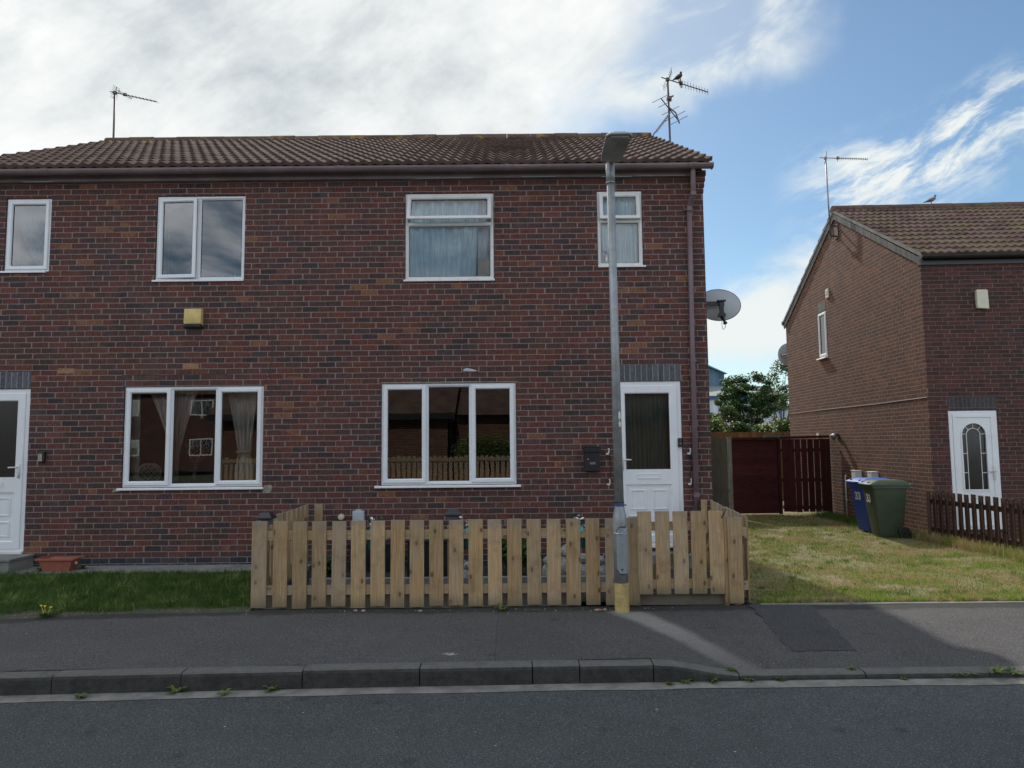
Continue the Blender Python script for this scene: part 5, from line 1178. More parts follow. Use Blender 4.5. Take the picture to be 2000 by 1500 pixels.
mb = MB(); mb.tube([(px_(1.01),7.08,1.005),(px_(1.01),7.08,1.022)], 0.050, 24); mb.tube([(px_(1.01)+0.045,7.06,1.013),(px_(1.01)+0.066,7.055,1.013)], 0.007, 6); part('blue_band', mb, M_BLUEP, L)
mb = MB(); mb.tube([(px_(1.04)+0.048*math.cos(a),7.08+0.048*math.sin(a),1.040+0.002*math.sin(2*a)) for a in np.linspace(0,2*PI,25)], 0.0045, 6); mb.tube([(px_(1.04)-0.02,7.034,1.040),(px_(1.04)-0.08,7.03,1.036),(px_(1.04)-0.135,7.035,1.028)], [0.005,0.004,0.003], 6); part('cable_tie', mb, M_BLACKP, L)
# access door wrapped round the column, facing the road and slightly right
def curved_plate(cx, cy, r, a0, a1, z0, z1, rc, t_=0.005, n=14, m_=10):
    mb = MB(); rows = []
    for j in range(m_+1):
        z = z0+(z1-z0)*j/m_; dz = min(z-z0, z1-z); k = 0.0
        if dz < rc: k = (rc-math.sqrt(max(0, rc*rc-(rc-dz)**2)))/r
        rows.append([(cx+(r)*math.cos(a0+k+(a1-a0-2*k)*i/n), cy+r*math.sin(a0+k+(a1-a0-2*k)*i/n), z) for i in range(n+1)])
    vs = [p for r_ in rows for p in r_]; vi = [(cx+(p[0]-cx)*(r-t_)/r, cy+(p[1]-cy)*(r-t_)/r, p[2]) for p in vs]; N_ = len(vs); w_ = n+1
    fs = [(j*w_+i, j*w_+i+1, (j+1)*w_+i+1, (j+1)*w_+i) for j in range(m_) for i in range(n)]
    bd = [i for i in range(w_)]+[j*w_+n for j in range(1,m_+1)]+[m_*w_+i for i in range(n-1,-1,-1)]+[j*w_ for j in range(m_-1,0,-1)]
    fs += [(bd[k], N_+bd[k], N_+bd[(k+1) % len(bd)], bd[(k+1) % len(bd)]) for k in range(len(bd))]
    return mb.add(vs+vi, fs)
mb = curved_plate(px_(.5), 7.08, 0.0775, rad(-128), rad(-28), 0.365, 0.80, 0.03, 0.008); dr_ = part('access_door', mb, plain("faded_grey_paint", (0.24,0.27,0.285), 0.55, metal=0.2, var=0.1, scale=8, dirt=((0.14,0.15,0.155),0.4)), L, smooth=False)
mb = curved_plate(px_(.5), 7.08, 0.0725, rad(-132), rad(-24), 0.352, 0.812, 0.035, 0.006); part('door_seal', mb, M_BLACKP, L)
mb = MB(); mb.tube([(px_(.42),7.002,0.405),(px_(.42),6.997,0.405)], 0.009, 10); part('lock', mb, M_BLACKM, dr_)
mb = MB(); mb.tube([(px_(.75)+0.080*math.cos(a),7.08+0.080*math.sin(a),0.752-0.010*math.cos(a*1.0+1.2)) for a in np.linspace(0,2*PI,29)], 0.0028, 6)
mb.tube([(px_(.75)-0.005,7.0,0.83),(px_(.75)-0.012,6.998,0.77),(px_(.75)+0.004,6.995,0.745),(px_(.75)+0.03,6.997,0.77),(px_(.75)+0.055,7.01,0.80)], 0.003, 6); part('steel_wire_tie', mb, M_CHROME, L)
mb = MB()
for (z, dx_) in ((1.90,0.018),(1.80,0.034)):
    q = curved_plate(px_(z), 7.08, 0.0468, rad(-78)+dx_*0, rad(-48), z-0.06 if z > 1.85 else z-0.03, z+0.03, 0.02, 0.002, 5, 5); part('torn_sticker', q, M_WHITEP, L)
# lantern: flat tapered head seen from below
def lant(mb, z0, z1, g_, cut=0.0):
    o = [(1.117-g_,7.015),(1.128-g_,6.80),(1.135-g_,6.40+g_),(1.10-g_,6.352+g_),(0.925+g_,6.352+g_),(0.890+g_,6.40+g_),(0.898+g_,6.80),(0.915+g_,7.0)]
    return mb.prism(o, 'z', z0, z1)
mb = MB(); lant(mb, 4.435, 4.458, 0.0); 
lant(mb, 4.458, 4.478, 0.03); hd = part('lantern', mb, M_LANTERN, L, bevel=0.010)
mb = MB(); mb.prism([(1.105,6.72),(1.118,6.45),(1.09,6.385),(0.935,6.385),(0.907,6.45),(0.915,6.72)], 'z', 4.424, 4.4348); part('lens', mb, M_LENS, hd, bevel=0.008)
mb = MB()
for x in (0.955,1.07): mb.box(x-0.05,x+0.05,6.43,6.70,4.4220,4.4245)
for x in (0.965,1.055): mb.box(x-0.03,x+0.03,6.45,6.66,4.4205,4.4222)
part('reflector', mb, plain("reflector_grey", (0.30,0.31,0.30), 0.3, metal=0.3), hd)

# ================================================================ aerials, birds and dishes
def aerial(name, label, base, top, boom_end, n, w_=0.10, mat=M_DARKMET, dip=0.3, refl=True, rad_=0.019, fold=True, vert=False, up=Vector((0,0,1))):
    A = thing(name, label, 'aerial', base); b_, tp, be = Vector(base), Vector(top), Vector(boom_end)
    mb = MB(); mb.tube([b_, tp+Vector((0,0,0.03))], rad_, 10); part('mast', mb, mat, A, smooth=True)
    mb = MB(); d_ = (be-tp); L_ = d_.length; dn = d_.normalized(); mb.tube([tp-dn*0.12, be], 0.010, 8)
    mb.box(tp.x-0.03,tp.x+0.03,tp.y-0.03,tp.y+0.03,tp.z-0.03,tp.z+0.02); bo = part('boom', mb, mat, A)
    side = dn.cross(up).normalized() if not vert else up.copy(); mb = MB()
    for i in range(n):
        p = tp+dn*L_*(0.30+0.69*i/(n-1)); ww = w_*(1.15-0.3*i/n); mb.tube([p-side*ww, p+side*ww], 0.0042, 5)
    part('directors', mb, mat, bo)
    if refl:
        mb = MB(); ud = side.cross(dn).normalized()
        for e in (-1,1):
            q0 = tp+dn*0.02; q1 = q0+ud*e*dip*0.75-dn*0.02; mb.tube([q0,q1], 0.007, 6)
            for j in range(1,5): c = q0+(q1-q0)*j/4; mb.tube([c-side*dip*0.55, c+side*dip*0.55], 0.004, 5)
        part('reflector', mb, mat, bo)
        mb = MB(); c = tp+dn*0.26; mb.tube([c-side*0.15+ud*0.012,c+side*0.15+ud*0.012,c+side*0.16,c+side*0.15-ud*0.012,c-side*0.15-ud*0.012,c-side*0.16,c-side*0.15+ud*0.012], 0.006, 6); mb.box(c.x-0.03,c.x+0.03,c.y-0.02,c.y+0.02,c.z-0.02,c.z+0.03); part('dipole', mb, mat, bo)
    return A
aerial('tv_aerial','television aerial on a mast at the left end of the main roof','aerial' and (-7.62,13.35,6.6),(-7.63,13.35,8.46),(-6.66,13.05,8.12),9,0.07,dip=0.15)
A2 = aerial('tv_aerial','tall mast with three tangled aerials at the right end of the main roof',(2.89,12.45,5.6),(2.862,12.45,8.15),(3.53,12.25,7.80),11,0.13,dip=0.22)
mb = MB(); mb.tube([(2.70,12.45,5.9),(2.90,12.45,5.9)], 0.02, 8); mb.tube([(2.70,12.45,6.3),(2.90,12.45,6.3)], 0.02, 8); part('wall_bracket', mb, M_DARKMET, A2)
mb = MB(); mb.tube([(2.70,12.3,7.72),(3.05,12.5,7.40)], 0.010, 6)
for k, (f_, l_) in enumerate(((0.0,0.20),(0.25,0.16),(0.55,0.20),(0.8,0.24),(1.0,0.22))):
    c = Vector((2.70,12.3,7.72)).lerp(Vector((3.05,12.5,7.40)), f_); dd_ = Vector((0.75,0.2,0.45)).normalized()*l_; mb.tube([c-dd_, c+dd_], 0.005, 5)
mb.tube([(2.86,12.4,7.60),(2.98,12.4,7.50),(3.04,12.4,7.30)], 0.012, 6)
part('radio_aerial', mb, M_DARKMET, A2)
mb = MB(); a_, b_ = Vector((2.88,12.4,7.50)), Vector((2.50,12.05,6.95)); mb.tube([a_, b_], 0.014, 6)
for k in range(9): c = a_.lerp(b_, 0.2+0.09*k); mb.tube([c+Vector((-0.03,0,-0.03)), c+Vector((0.055,0,0.02))], 0.0045, 5)
part('drooping_aerial', mb, M_GREYMET, A2)
mb = MB(); mb.box(2.84,2.92,12.41,12.49,7.76,7.82); mb.tube([(2.86,12.45,7.80),(2.96,12.45,7.84)], 0.014, 6); part('mast_clamp', mb, M_DARKMET, A2)
def bird(label, pos_, s, head_dir, col, neck, pitch=0.0, group=None):
    B = thing('bird', label, 'bird', pos_, rotz=head_dir, local=True); fm = plain(label[:14].replace(' ','_'), col, 0.8, var=0.25, scale=30)
    nk = plain('neck_'+label[:8].replace(' ','_'), neck, 0.6, var=0.15, scale=30)
    mb = MB(); R_ = Matrix.Rotation(-pitch, 3, 'Y')
    c0 = Vector((0,0,0.11*s))
    pts = [(-0.20,0,-.012),(-0.12,0,0),(-0.05,0,0.005),(0.03,0,0.012),(0.085,0,0.03),(0.105,0,0.06),(0.115,0,0.083),(0.145,0,0.084)]
    rs = [0.008,0.024,0.050,0.060,0.046,0.029,0.027,0.010]
    mb.tube([c0+R_ @ (Vector(p)*s) for p in pts], [r*s for r in rs], 14); part('body', mb, fm, B, smooth=True)
    mb = MB(); q = c0+R_ @ (Vector((0.115,0,0.086))*s); mb.ell(q, (0.029*s,0.026*s,0.027*s)); part('head', mb, nk, B, smooth=True)
    mb = MB(); q2 = c0+R_ @ (Vector((0.175,0,0.078))*s); mb.tube([q+(q2-q)*0.3, q2], [0.010*s,0.002*s], 6); part('beak', mb, M_DARKMET, B)
    for e in (-1,1):
        mb = MB(); mb.tube([c0+R_ @ (Vector((0.045,e*0.048,0.02))*s), c0+R_ @ (Vector((-0.03,e*0.055,0.010))*s), c0+R_ @ (Vector((-0.16,e*0.018,0.0))*s)], [0.018*s,0.026*s,0.004*s], 8); part('wing', mb, fm, B, smooth=True)
        mb = MB(); mb.tube([(0.0,e*0.02*s,0.07*s),(0.006*s,e*0.022*s,0.0)], [0.008*s,0.004*s], 6)
        for a in (-0.5,0,0.5): mb.tube([(0.006*s,e*0.022*s,0.003*s),(0.006*s+0.03*s*math.cos(a),e*0.022*s+0.03*s*math.sin(a),0.002*s)], 0.003*s, 5)
        part('leg', mb, M_RUST, B)
    return B
bird('dark bird perched on the boom of the right-hand roof aerial',(3.04,12.36,8.06),0.72,rad(15),(0.035,0.03,0.035),(0.03,0.028,0.035),rad(28))
D1 = thing('satellite_dish','large oval satellite dish on a black bracket at the right edge of the house','satellite dish',(2.63,10.2,3.6))
mb = MB(); nu, nv = 40, 7; vs = []; cx_, cz_, cy_ = 3.025, 3.605, 10.27
for j in range(nv+1):
    r_ = j/nv
    for i in range(nu):
        a = 2*PI*i/nu; vs.append((cx_+0.320*r_*math.cos(a), cy_-0.055*(1-r_*r_)+0.02*r_*math.sin(a)+0.055, cz_+0.232*r_*math.sin(a)))
fs = [(j*nu+i, j*nu+(i+1) % nu, (j+1)*nu+(i+1) % nu, (j+1)*nu+i) for j in range(nv) for i in range(nu)]
mb.add(vs, fs); N_ = len(vs); mb.add([(x,y+0.006,z) for x,y,z in vs], [f[::-1] for f in fs])
rim = [(cx_+0.322*math.cos(a), cy_+0.02*math.sin(a)+0.058, cz_+0.234*math.sin(a)) for a in np.linspace(0,2*PI,41)]
dsh = part('dish', mb, plain("grey_mesh_dish", (0.42,0.45,0.455), 0.5, var=0.06, scale=3), D1, smooth=True)
mb = MB(); mb.tube(rim, 0.006, 6); part('rim', mb, M_DARKMET, dsh)
mb = MB(); mb.box(2.635,3.06,10.16,10.20,3.566,3.626); mb.tube([(2.95,10.14,3.628),(3.085,10.18,3.640)], 0.016, 8); mb.box(2.63,2.66,10.08,10.28,3.45,3.72); part('bracket', mb, M_BLACKM, D1, bevel=0.003)
mb = MB(); mb.prism([(2.975,3.61),(3.045,3.61),(3.04,3.47),(3.066,3.435),(3.07,3.40),(3.03,3.385),(3.032,3.36),(3.005,3.36),(2.995,3.39),(2.955,3.40),(2.958,3.435),(2.985,3.47)], 'y', 10.13, 10.165); part('mount_plate', mb, M_BLACKM, D1, bevel=0.002)
mb = MB(); mb.tube([(3.015,10.12,3.41),(3.035,10.08,3.30)], [0.024,0.02], 8); mb.tube([(3.035,10.08,3.31),(3.04,10.075,3.285)], 0.028, 10); part('receiver', mb, M_BLACKM, D1)
mb = MB(); mb.tube([(3.036,10.07,3.29),(3.035,10.07,3.24),(3.012,10.07,3.205),(2.995,10.08,3.22),(2.992,10.09,3.29),(3.005,10.11,3.37)], 0.004, 6); part('cable', mb, M_BLACKP, D1)
# ================================================================ the house on the right (built in its own axes)
R0 = (7.405, 12.753, -0.12); RA = rad(-2.1)
N = thing('neighbouring_house', 'brown brick gable-ended house on the right with a mossy tiled roof', 'house', R0, RA, local=True)
ze, za, dp_ = 5.06, 7.02, 7.08
mb = MB(); wall(mb, 0, 9.2, -0.3, ze, 0, [(0.335,1.180,0.16,2.245)], 0.12)
f1 = part('front_wall', mb, M_BRICK2_SHADE, N)
mb = MB(); wall(mb, 0, dp_, -0.3, ze, 0, [(4.295,4.80,3.755,4.862)], 0.11, plane='x')
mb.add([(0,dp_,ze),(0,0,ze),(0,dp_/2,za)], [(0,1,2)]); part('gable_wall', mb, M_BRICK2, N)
mb = MB(); mb.quad((9.2,0,-.3),(9.2,dp_,-.3),(9.2,dp_,ze),(9.2,0,ze)); mb.quad((9.2,dp_,-.3),(0,dp_,-.3),(0,dp_,ze),(9.2,dp_,ze)); mb.add([(9.2,0,ze),(9.2,dp_,ze),(9.2,dp_/2,za)], [(0,1,2)]); part('rear_wall', mb, M_BRICK2_SHADE, N)
pt = math.atan2(za-ze, dp_/2); s_l = math.hypot(za-ze+0.06, dp_/2+0.13)
mb = MB(); tiles(mb, -0.04, 9.3, s_l, pw=0.15, seed=3); mb.xf(slope_M((0,-0.13,ze-0.035+0.02), pt)); st = len(mb.v); tiles(mb, -0.04, 9.3, s_l, seed=4); mb.xf(slope_M((0,dp_+0.13,ze-0.035+0.02), pt, True), st)
mb.prism([(-0.05,ze-0.02),(dp_/2,za-0.0),(dp_+0.05,ze-0.02)], 'x', 0.02, 9.18)
rf = part('roof', mb, M_TILE2, N)
mb = MB(); x = -0.05; k = 0
while x < 9.2:
    pf = [(dp_/2+0.125*math.cos(a), za+0.055+0.003*math.sin(k*1.7)+0.105*math.sin(a)) for a in np.linspace(-0.25, PI+0.25, 10)]; mb.prism(pf[::-1], 'x', x, x+0.444); x += 0.45; k += 1
part('ridge_tiles', mb, M_TILE2, rf)
# grey-blue brick-on-edge verge courses, with uv running along the slope
mb = MB(); wv = 0.125; cs, sn = math.cos(pt), math.sin(pt)
for (ya, sg) in ((-0.12, 1), (dp_+0.12, -1)):
    L_ = math.hypot(dp_/2+0.12, (dp_/2+0.12)*math.tan(pt)); zb = ze-0.12*math.tan(pt)-0.015
    P0 = (ya, zb); P1 = (dp_/2, zb+(dp_/2+0.12)*math.tan(pt)); nrm = (sg*sn*wv, -cs*wv)
    q = [(-0.032, P0[0], P0[1]), (-0.032, P1[0], P1[1]), (-0.032, P1[0], P1[1]-wv/cs), (-0.032, P0[0]+nrm[0]*0.9, P0[1]+nrm[1])]
    uv_ = [(0,2.75),(L_,2.75),(L_,2.52),(0.1,2.52)]
    if sg > 0: mb.add([q[0],q[1],q[2],q[3]], [(0,1,2,3)], [uv_])
    else: mb.add([q[0],q[1],q[2],q[3]], [(3,2,1,0)], [uv_[::-1]])
    mb.add([q[3],q[2],(0.0,q[2][1],q[2][2]),(0.0,q[3][1],q[3][2])], [(0,1,2,3)], [[(0,2.5),(L_,2.5),(L_,2.52),(0,2.52)]])
    mb.add([q[0],q[3],(0.0,q[3][1],q[3][2]),(0.0,q[0][1],q[0][2])], [(0,1,2,3)], [[(0,2.5),(.03,2.5),(.03,2.52),(0,2.52)]])
part('verge_course', mb, M_SOLD2, N)
mb = MB(); mb.prism([(-0.13,ze-0.05),(-0.13,ze+0.02),(dp_/2,za+0.065),(dp_+0.13,ze+0.02),(dp_+0.13,ze-0.05),(dp_/2,za-0.0)], 'x', -0.045, -0.001); part('verge_mortar', mb, M_CONC, rf)
mb = MB(); mb.box(-0.02, 9.2, -0.030, -0.002, 4.885, 5.03); mb.box(-0.028,-0.002,-0.03,0.05,4.885,5.05); part('fascia', mb, M_BLACKP, N)
mb = MB(); mb.prism(gprof(0.06, -0.125, 5.03), 'x', -0.045, 9.3); mb.prism([(-0.185,5.03),(-0.185,4.99),(-0.15,4.965),(-0.10,4.965),(-0.065,4.99),(-0.065,5.03)], 'x', -0.055, -0.045); part('gutter', mb, M_BLACKP, N)
mb = MB(); mb.tube([(-0.03,-0.06,4.97),(-0.012,-0.02,4.90),(-0.01,-0.015,4.87)], 0.008, 6); mb.tube([(0.1,dp_+0.12,5.03),(-0.06,dp_+0.12,5.03)], 0.06, 10); part('gutter_end', mb, M_BLACKP, N)
mb = MB(); mb.box(0.335,1.180,-0.0035,0.06,2.262,2.478); part('soldier_lintel', mb, M_SOLD3, N)
mb = MB(); mb.box(-0.0035,0.05,4.295,4.80,4.865,5.10); part('soldier_lintel', mb, M_SOLD2, N)
mb = MB(); mb.box(0.02, 9.0, -0.0025, 0.02, 2.482, 2.494); mb.tube([(-0.006,0.02,2.49),(-0.006,2.0,2.476),(-0.006,4.5,2.486),(-0.006,dp_,2.475)], 0.006, 6); part('cable_run', mb, M_SEAL, N)
# room behind
mb = MB(); mb.box(0.1,9.0,3.3,3.4,-0.1,5.0); mb.box(0.12,9.0,0.15,7.0,2.45,2.55); mb.box(2.0,2.1,0.05,3.3,-0.1,5.0); mb.box(0.12,9.0,0.15,7.0,5.0,5.05); part('room_shell', mb, M_DARKROOM, N)
# gable window (axes swapped: local x -> -y of the wall)
TF = Matrix(((0,1,0,0),(-1,0,0,9.095),(0,0,1,0),(0,0,0,1)))
window(N, 4.298, 4.798, 3.758, 4.860, 0.0, [(4.336,4.760,3.796,4.822,'sash','',0)], sill=(0.03,0.03,0.045,0.07), tf=TF, mat=M_UPVC_OLD, glass=M_GLASS_UP)
cu = drape(lambda t: 4.30, lambda t: 4.80, 3.77, 4.85, 0.12, 5, 0.02); cu.xf(TF); 
c_ = single('net_curtain', cu.xf(Matrix.Translation(R0) @ Matrix.Rotation(RA, 4, 'Z')), M_NETW, 'white net curtain behind the small gable window of the right-hand house', 'curtain', smooth=True)
# front door with arched leaded light
f = MB(); f.ring(0.338,1.177,0.162,2.243,[(0,0.07),(0,0.006),(0.006,0.0),(0.062,0.0),(0.070,0.01),(0.070,0.07)]); dr3 = part('door', f, M_UPVC, N)
a, b_, c, d_ = 0.402,1.113,0.21,2.178; xm = 0.757; aw = 0.205; zs = 1.815; zb_ = 0.86
arch = [(xm-aw, zb_)]+[(xm-aw*math.cos(t), zs+aw*math.sin(t)) for t in np.linspace(0, PI, 19)]+[(xm+aw, zb_)]
mb = MB()
def arch_plate(mb, arch, a, b_, c, d_, y):
    # leaf face around an arched hole, built from strips
    for i in range(len(arch)-1):
        p, q = arch[i], arch[i+1]
        if abs(p[0]-q[0]) < 1e-6: continue
        mb.quad((p[0],y,p[1]),(q[0],y,q[1]),(q[0],y,d_),(p[0],y,d_)) if q[1] > zb_+1e-6 or p[1] > zb_+1e-6 else None
    mb.quad((a,y,c),(xm-aw,y,c),(xm-aw,y,d_),(a,y,d_)); mb.quad((xm+aw,y,c),(b_,y,c),(b_,y,d_),(xm+aw,y,d_)); mb.quad((xm-aw,y,c),(xm+aw,y,c),(xm+aw,y,zb_),(xm-aw,y,zb_))
    for i in range(len(arch)):
        p, q = arch[i], arch[(i+1) % len(arch)]; mb.quad((p[0],y,p[1]),(q[0],y,q[1]),(q[0],y+0.04,q[1]),(p[0],y+0.04,p[1]))
arch_plate(mb, arch, a, b_, c, d_, 0.0); mb.box(a, b_, 0.001, 0.02, c, 0.5)
def arch_ring(mb, s0, y0, y1, wd):
    o = []; i_ = []
    for k, (px, pz) in enumerate(arch):
        dx_ = (px-xm)/aw if k not in (0, len(arch)-1) else math.copysign(1, px-xm); dz_ = ((pz-zs)/aw if pz > zs else 0)
        if k in (0, len(arch)-1): dz_ = -1
        n_ = math.hypot(dx_, dz_) if k not in (0, len(arch)-1) else 1
        o.append((px+dx_/n_*(s0+wd), pz+dz_/n_*(s0+wd))); i_.append((px+dx_/n_*s0, pz+dz_/n_*s0))
    n = len(o)
    for k in range(n):
        l = (k+1) % n
        A_, B_, C2, D2 = o[k], o[l], i_[l], i_[k]
        mb.quad((A_[0],y0,A_[1]),(B_[0],y0,B_[1]),(C2[0],y0,C2[1]),(D2[0],y0,D2[1])); mb.quad((A_[0],y1,A_[1]),(B_[0],y1,B_[1]),(B_[0],y0,B_[1]),(A_[0],y0,A_[1])); mb.quad((D2[0],y0,D2[1]),(C2[0],y0,C2[1]),(C2[0],y1,C2[1]),(D2[0],y1,D2[1]))
arch_ring(mb, 0.0, -0.012, 0.02, 0.022); mb.ring(a, b_, c, d_, [(0,0.02),(0,-0.010),(0.006,-0.012),(0.05,-0.012),(0.058,-0.001),(0.058,0.02)])
lf_ = part('door_leaf', mb, M_UPVC, dr3)
mb = MB(); mb.quad((xm-aw,0.022,zb_),(xm+aw,0.022,zb_),(xm+aw,0.022,zs+aw),(xm-aw,0.022,zs+aw)); part('pane', mb, mat_glass("textured_dark_glass", 1.7, (0.22,0.24,0.23), 0.18, 0.003), dr3)
mb = MB(); y_ = 0.016; r2 = 0.118
mb.tube([(xm-r2,y_,zb_)]+[(xm-r2*math.cos(t),y_,zs+r2*math.sin(t)) for t in np.linspace(0,PI,13)]+[(xm+r2,y_,zb_)], 0.007, 6)
for z in (1.83,1.49,1.15):
    for e in (-1,1): mb.tube([(xm+e*r2,y_,z),(xm+e*aw,y_,z)], 0.006, 6)
for t in (PI*0.27,PI*0.5,PI*0.73): mb.tube([(xm-r2*math.cos(t),y_,zs+r2*math.sin(t)),(xm-aw*math.cos(t),y_,zs+aw*math.sin(t))], 0.006, 6)
part('glazing_bars', mb, M_WHITEP, dr3)
mb = MB(); mb.box(1.055,1.083,-0.024,-0.011,1.02,1.26); mb.tube([(1.069,-0.02,1.17),(1.069,-0.06,1.17),(1.05,-0.066,1.17),(0.955,-0.062,1.165)], 0.009, 8); part('handle', mb, M_CHROME, dr3)
mb = MB(); mb.ring(0.66,0.86,0.70,0.755,[(0,-0.001),(0,-0.008),(0.010,-0.008),(0.010,-0.001)]); part('letter_plate', mb, M_CHROME, dr3)
# world-space helper for things fixed to this house
RM = Matrix.Translation(R0) @ Matrix.Rotation(RA, 4, 'Z')
def onN(name, label, cat, p, group=None):
    w_ = RM @ Vector(p); o = bpy.data.objects.new(name, None); COL.objects.link(o); o.empty_display_size = 0.2; o.location = w_; o.rotation_euler = (0,0,RA); tag(o, label, cat, group); OFF[o.name] = tuple(p); return o
t_ = onN('alarm_box','cream burglar alarm box on the front wall of the right-hand house','alarm box',(1.03,0,4.06))
mb = MB(); mb.prism([(0.925,4.07),(1.135,4.055),(1.125,4.41),(0.925,4.41)], 'y', -0.075, -0.001); cv = part('cover', mb, M_CREAM, t_, bevel=0.018)
mb = MB()
for z_, wd in ((4.25,0.07),(4.215,0.09),(4.185,0.06),(4.165,0.09)): mb.box(1.035-wd/2,1.035+wd/2,-0.0775,-0.0745,z_,z_+0.010)
part('faded_lettering', mb, plain("faded_print", (0.50,0.48,0.36), 0.6), cv)
t_ = onN('floodlight','small conical wall lamp on the sunlit gable above the bins','lamp',(0,3.92,1.75))
mb = MB(); mb.box(-0.03,-0.001,3.87,3.97,1.79,1.90); mb.tube([(-0.03,3.92,1.86),(-0.07,3.90,1.87)], 0.016, 8); part('arm', mb, M_GREYMET, t_)
mb = MB(); mb.tube([(-0.03,3.86,1.90),(-0.09,3.87,1.86),(-0.16,3.89,1.80)], [0.035,0.05,0.085], 16); part('lamp_head', mb, M_GREYMET, t_, smooth=True)
for (y0,y1,lb,wh) in ((2.78,3.00,'white meter box on the gable wall behind the blue bin',M_WHITEP),(2.02,2.24,'white meter box on the gable wall behind the green bin',M_WHITEP)):
    t_ = onN('meter_box', lb, 'meter box', (0,(y0+y1)/2,0.55), 'white meter boxes on the gable wall'); mb = MB(); mb.box(-0.13,-0.001,y0,y1,0.56,1.08); part('cabinet', mb, wh, t_, bevel=0.006)
    mb = MB(); mb.box(-0.14,-0.001,y0-0.008,y1+0.008,1.075,1.095); part('lid', mb, wh, t_, bevel=0.003); mb = MB(); mb.box(-0.136,-0.128,y0+0.02,y1-0.02,0.6,1.05); part('door', mb, wh, t_)
t_ = onN('overflow_pipe','thin white upright pipe on the gable wall left of the blue bin','pipe',(0,3.63,0)); mb = MB(); mb.tube([(-0.001,3.55,0.93),(-0.025,3.55,0.955),(-0.03,3.55,0.92),(-0.03,3.55,0.0)], 0.017, 10); part('pipe', mb, M_WHITEP, t_, smooth=True)
mb = MB(); mb.box(-0.04,-0.001,3.53,3.57,0.40,0.42); part('clip', mb, M_WHITEP, t_)
t_ = onN('wall_vent','small cream vent high on the gable above the narrow window','vent',(0,4.12,5.12)); mb = MB(); mb.box(-0.03,-0.001,4.04,4.20,5.13,5.35); mb.box(-0.045,-0.029,4.06,4.18,5.22,5.24); mb.box(-0.045,-0.029,4.06,4.18,5.27,5.29); part('cover', mb, M_CREAM, t_, bevel=0.003)
t_ = onN('junction_box','tiny cream box on the gable wall just above the red gate','junction box',(0,5.0,1.78)); mb = MB(); mb.box(-0.03,-0.001,5.0,5.13,1.80,1.93); mb.box(-0.036,-0.029,5.03,5.10,1.83,1.90); part('cover', mb, M_CREAM, t_)
# bracketed aerial
t_ = RM @ Vector((-0.15,3.45,0)); tp = RM @ Vector((-0.16,3.45,8.30))
A3 = aerial('tv_aerial','slim aerial on a long mast bracketed to the gable of the right-hand house',(t_.x,t_.y,6.30),(tp.x-0.02,tp.y,tp.z),(tp.x+0.78,tp.y-0.35,tp.z-0.18),17,0.10,M_GREYMET,0.18,rad_=0.017)
mb = MB()
for z in (6.42,6.66): mb.box(-0.17,-0.001,3.43,3.47,z,z+0.03)
mb.box(-0.02,-0.001,3.36,3.54,6.38,6.72); mb.box(-0.13,-0.11,3.34,3.56,6.42,6.46)
mb.xf(RM); part('wall_bracket', mb, M_DARKMET, A3)
D2 = onN('satellite_dish','grey satellite dish poking out behind the rear corner of the right-hand house','satellite dish',(-0.05,dp_+0.1,4.1))
mb = MB(); vs = []
for j in range(6):
    for i in range(28):
        a = 2*PI*i/28; r_ = j/5; vs.append((0.235+0.30*r_*math.cos(a), dp_+0.55-0.05*(1-r_*r_), 4.2+0.33*r_*math.sin(a)))
mb.add(vs, [(j*28+i, j*28+(i+1) % 28, (j+1)*28+(i+1) % 28, (j+1)*28+i) for j in range(5) for i in range(28)]); mb.add([(x,y+0.012,z) for x,y,z in vs], [((j+1)*28+i, (j+1)*28+(i+1) % 28, j*28+(i+1) % 28, j*28+i) for j in range(5) for i in range(28)])
part('dish', mb, plain("grey_dish", (0.40,0.42,0.44), 0.5), D2, smooth=True); mb = MB(); mb.tube([(0.05,dp_,4.15),(0.0,dp_+0.3,4.15),(0.0,dp_+0.52,4.2)], 0.02, 8); part('arm', mb, M_DARKMET, D2)
B2 = bird('grey pigeon standing on the ridge of the right-hand roof',tuple(RM @ Vector((2.22,dp_/2,za+0.157))),0.85,rad(-20),(0.22,0.19,0.19),(0.035,0.04,0.06),rad(12))

# dark picket fence running forward from the corner of that house
F4 = thing('picket_fence','dark brown stained picket fence in front of the arched white door','fence',(7.3,11.2,-0.12)); random.seed(14)
pts = [(7.225+0.072*(12.62-y), y) for y in np.arange(12.60, 9.2, -0.158)]
for (x, y) in pts:
    mb = MB(); mb.box(-0.010, 0.010, -0.055, 0.055, 0.03, 0.86+random.uniform(-.012,.008)); mb.xf(Matrix.Translation((x, y, -0.12)) @ Matrix.Rotation(rad(-4.1), 4, 'Z') @ Matrix.Rotation(random.uniform(-.012,.012), 4, 'X')); part('picket', mb, M_DKBRW, F4, bevel=0.002)
for z0_, z1_ in ((0.64,0.72),(0.16,0.24)):
    mb = MB(); mb.prism([(7.226+0.011,12.65),(7.47+0.011,9.2),(7.47+0.045,9.2),(7.226+0.045,12.65)], 'z', z0_-0.12, z1_-0.12); part('rail', mb, M_DKBRW, F4)

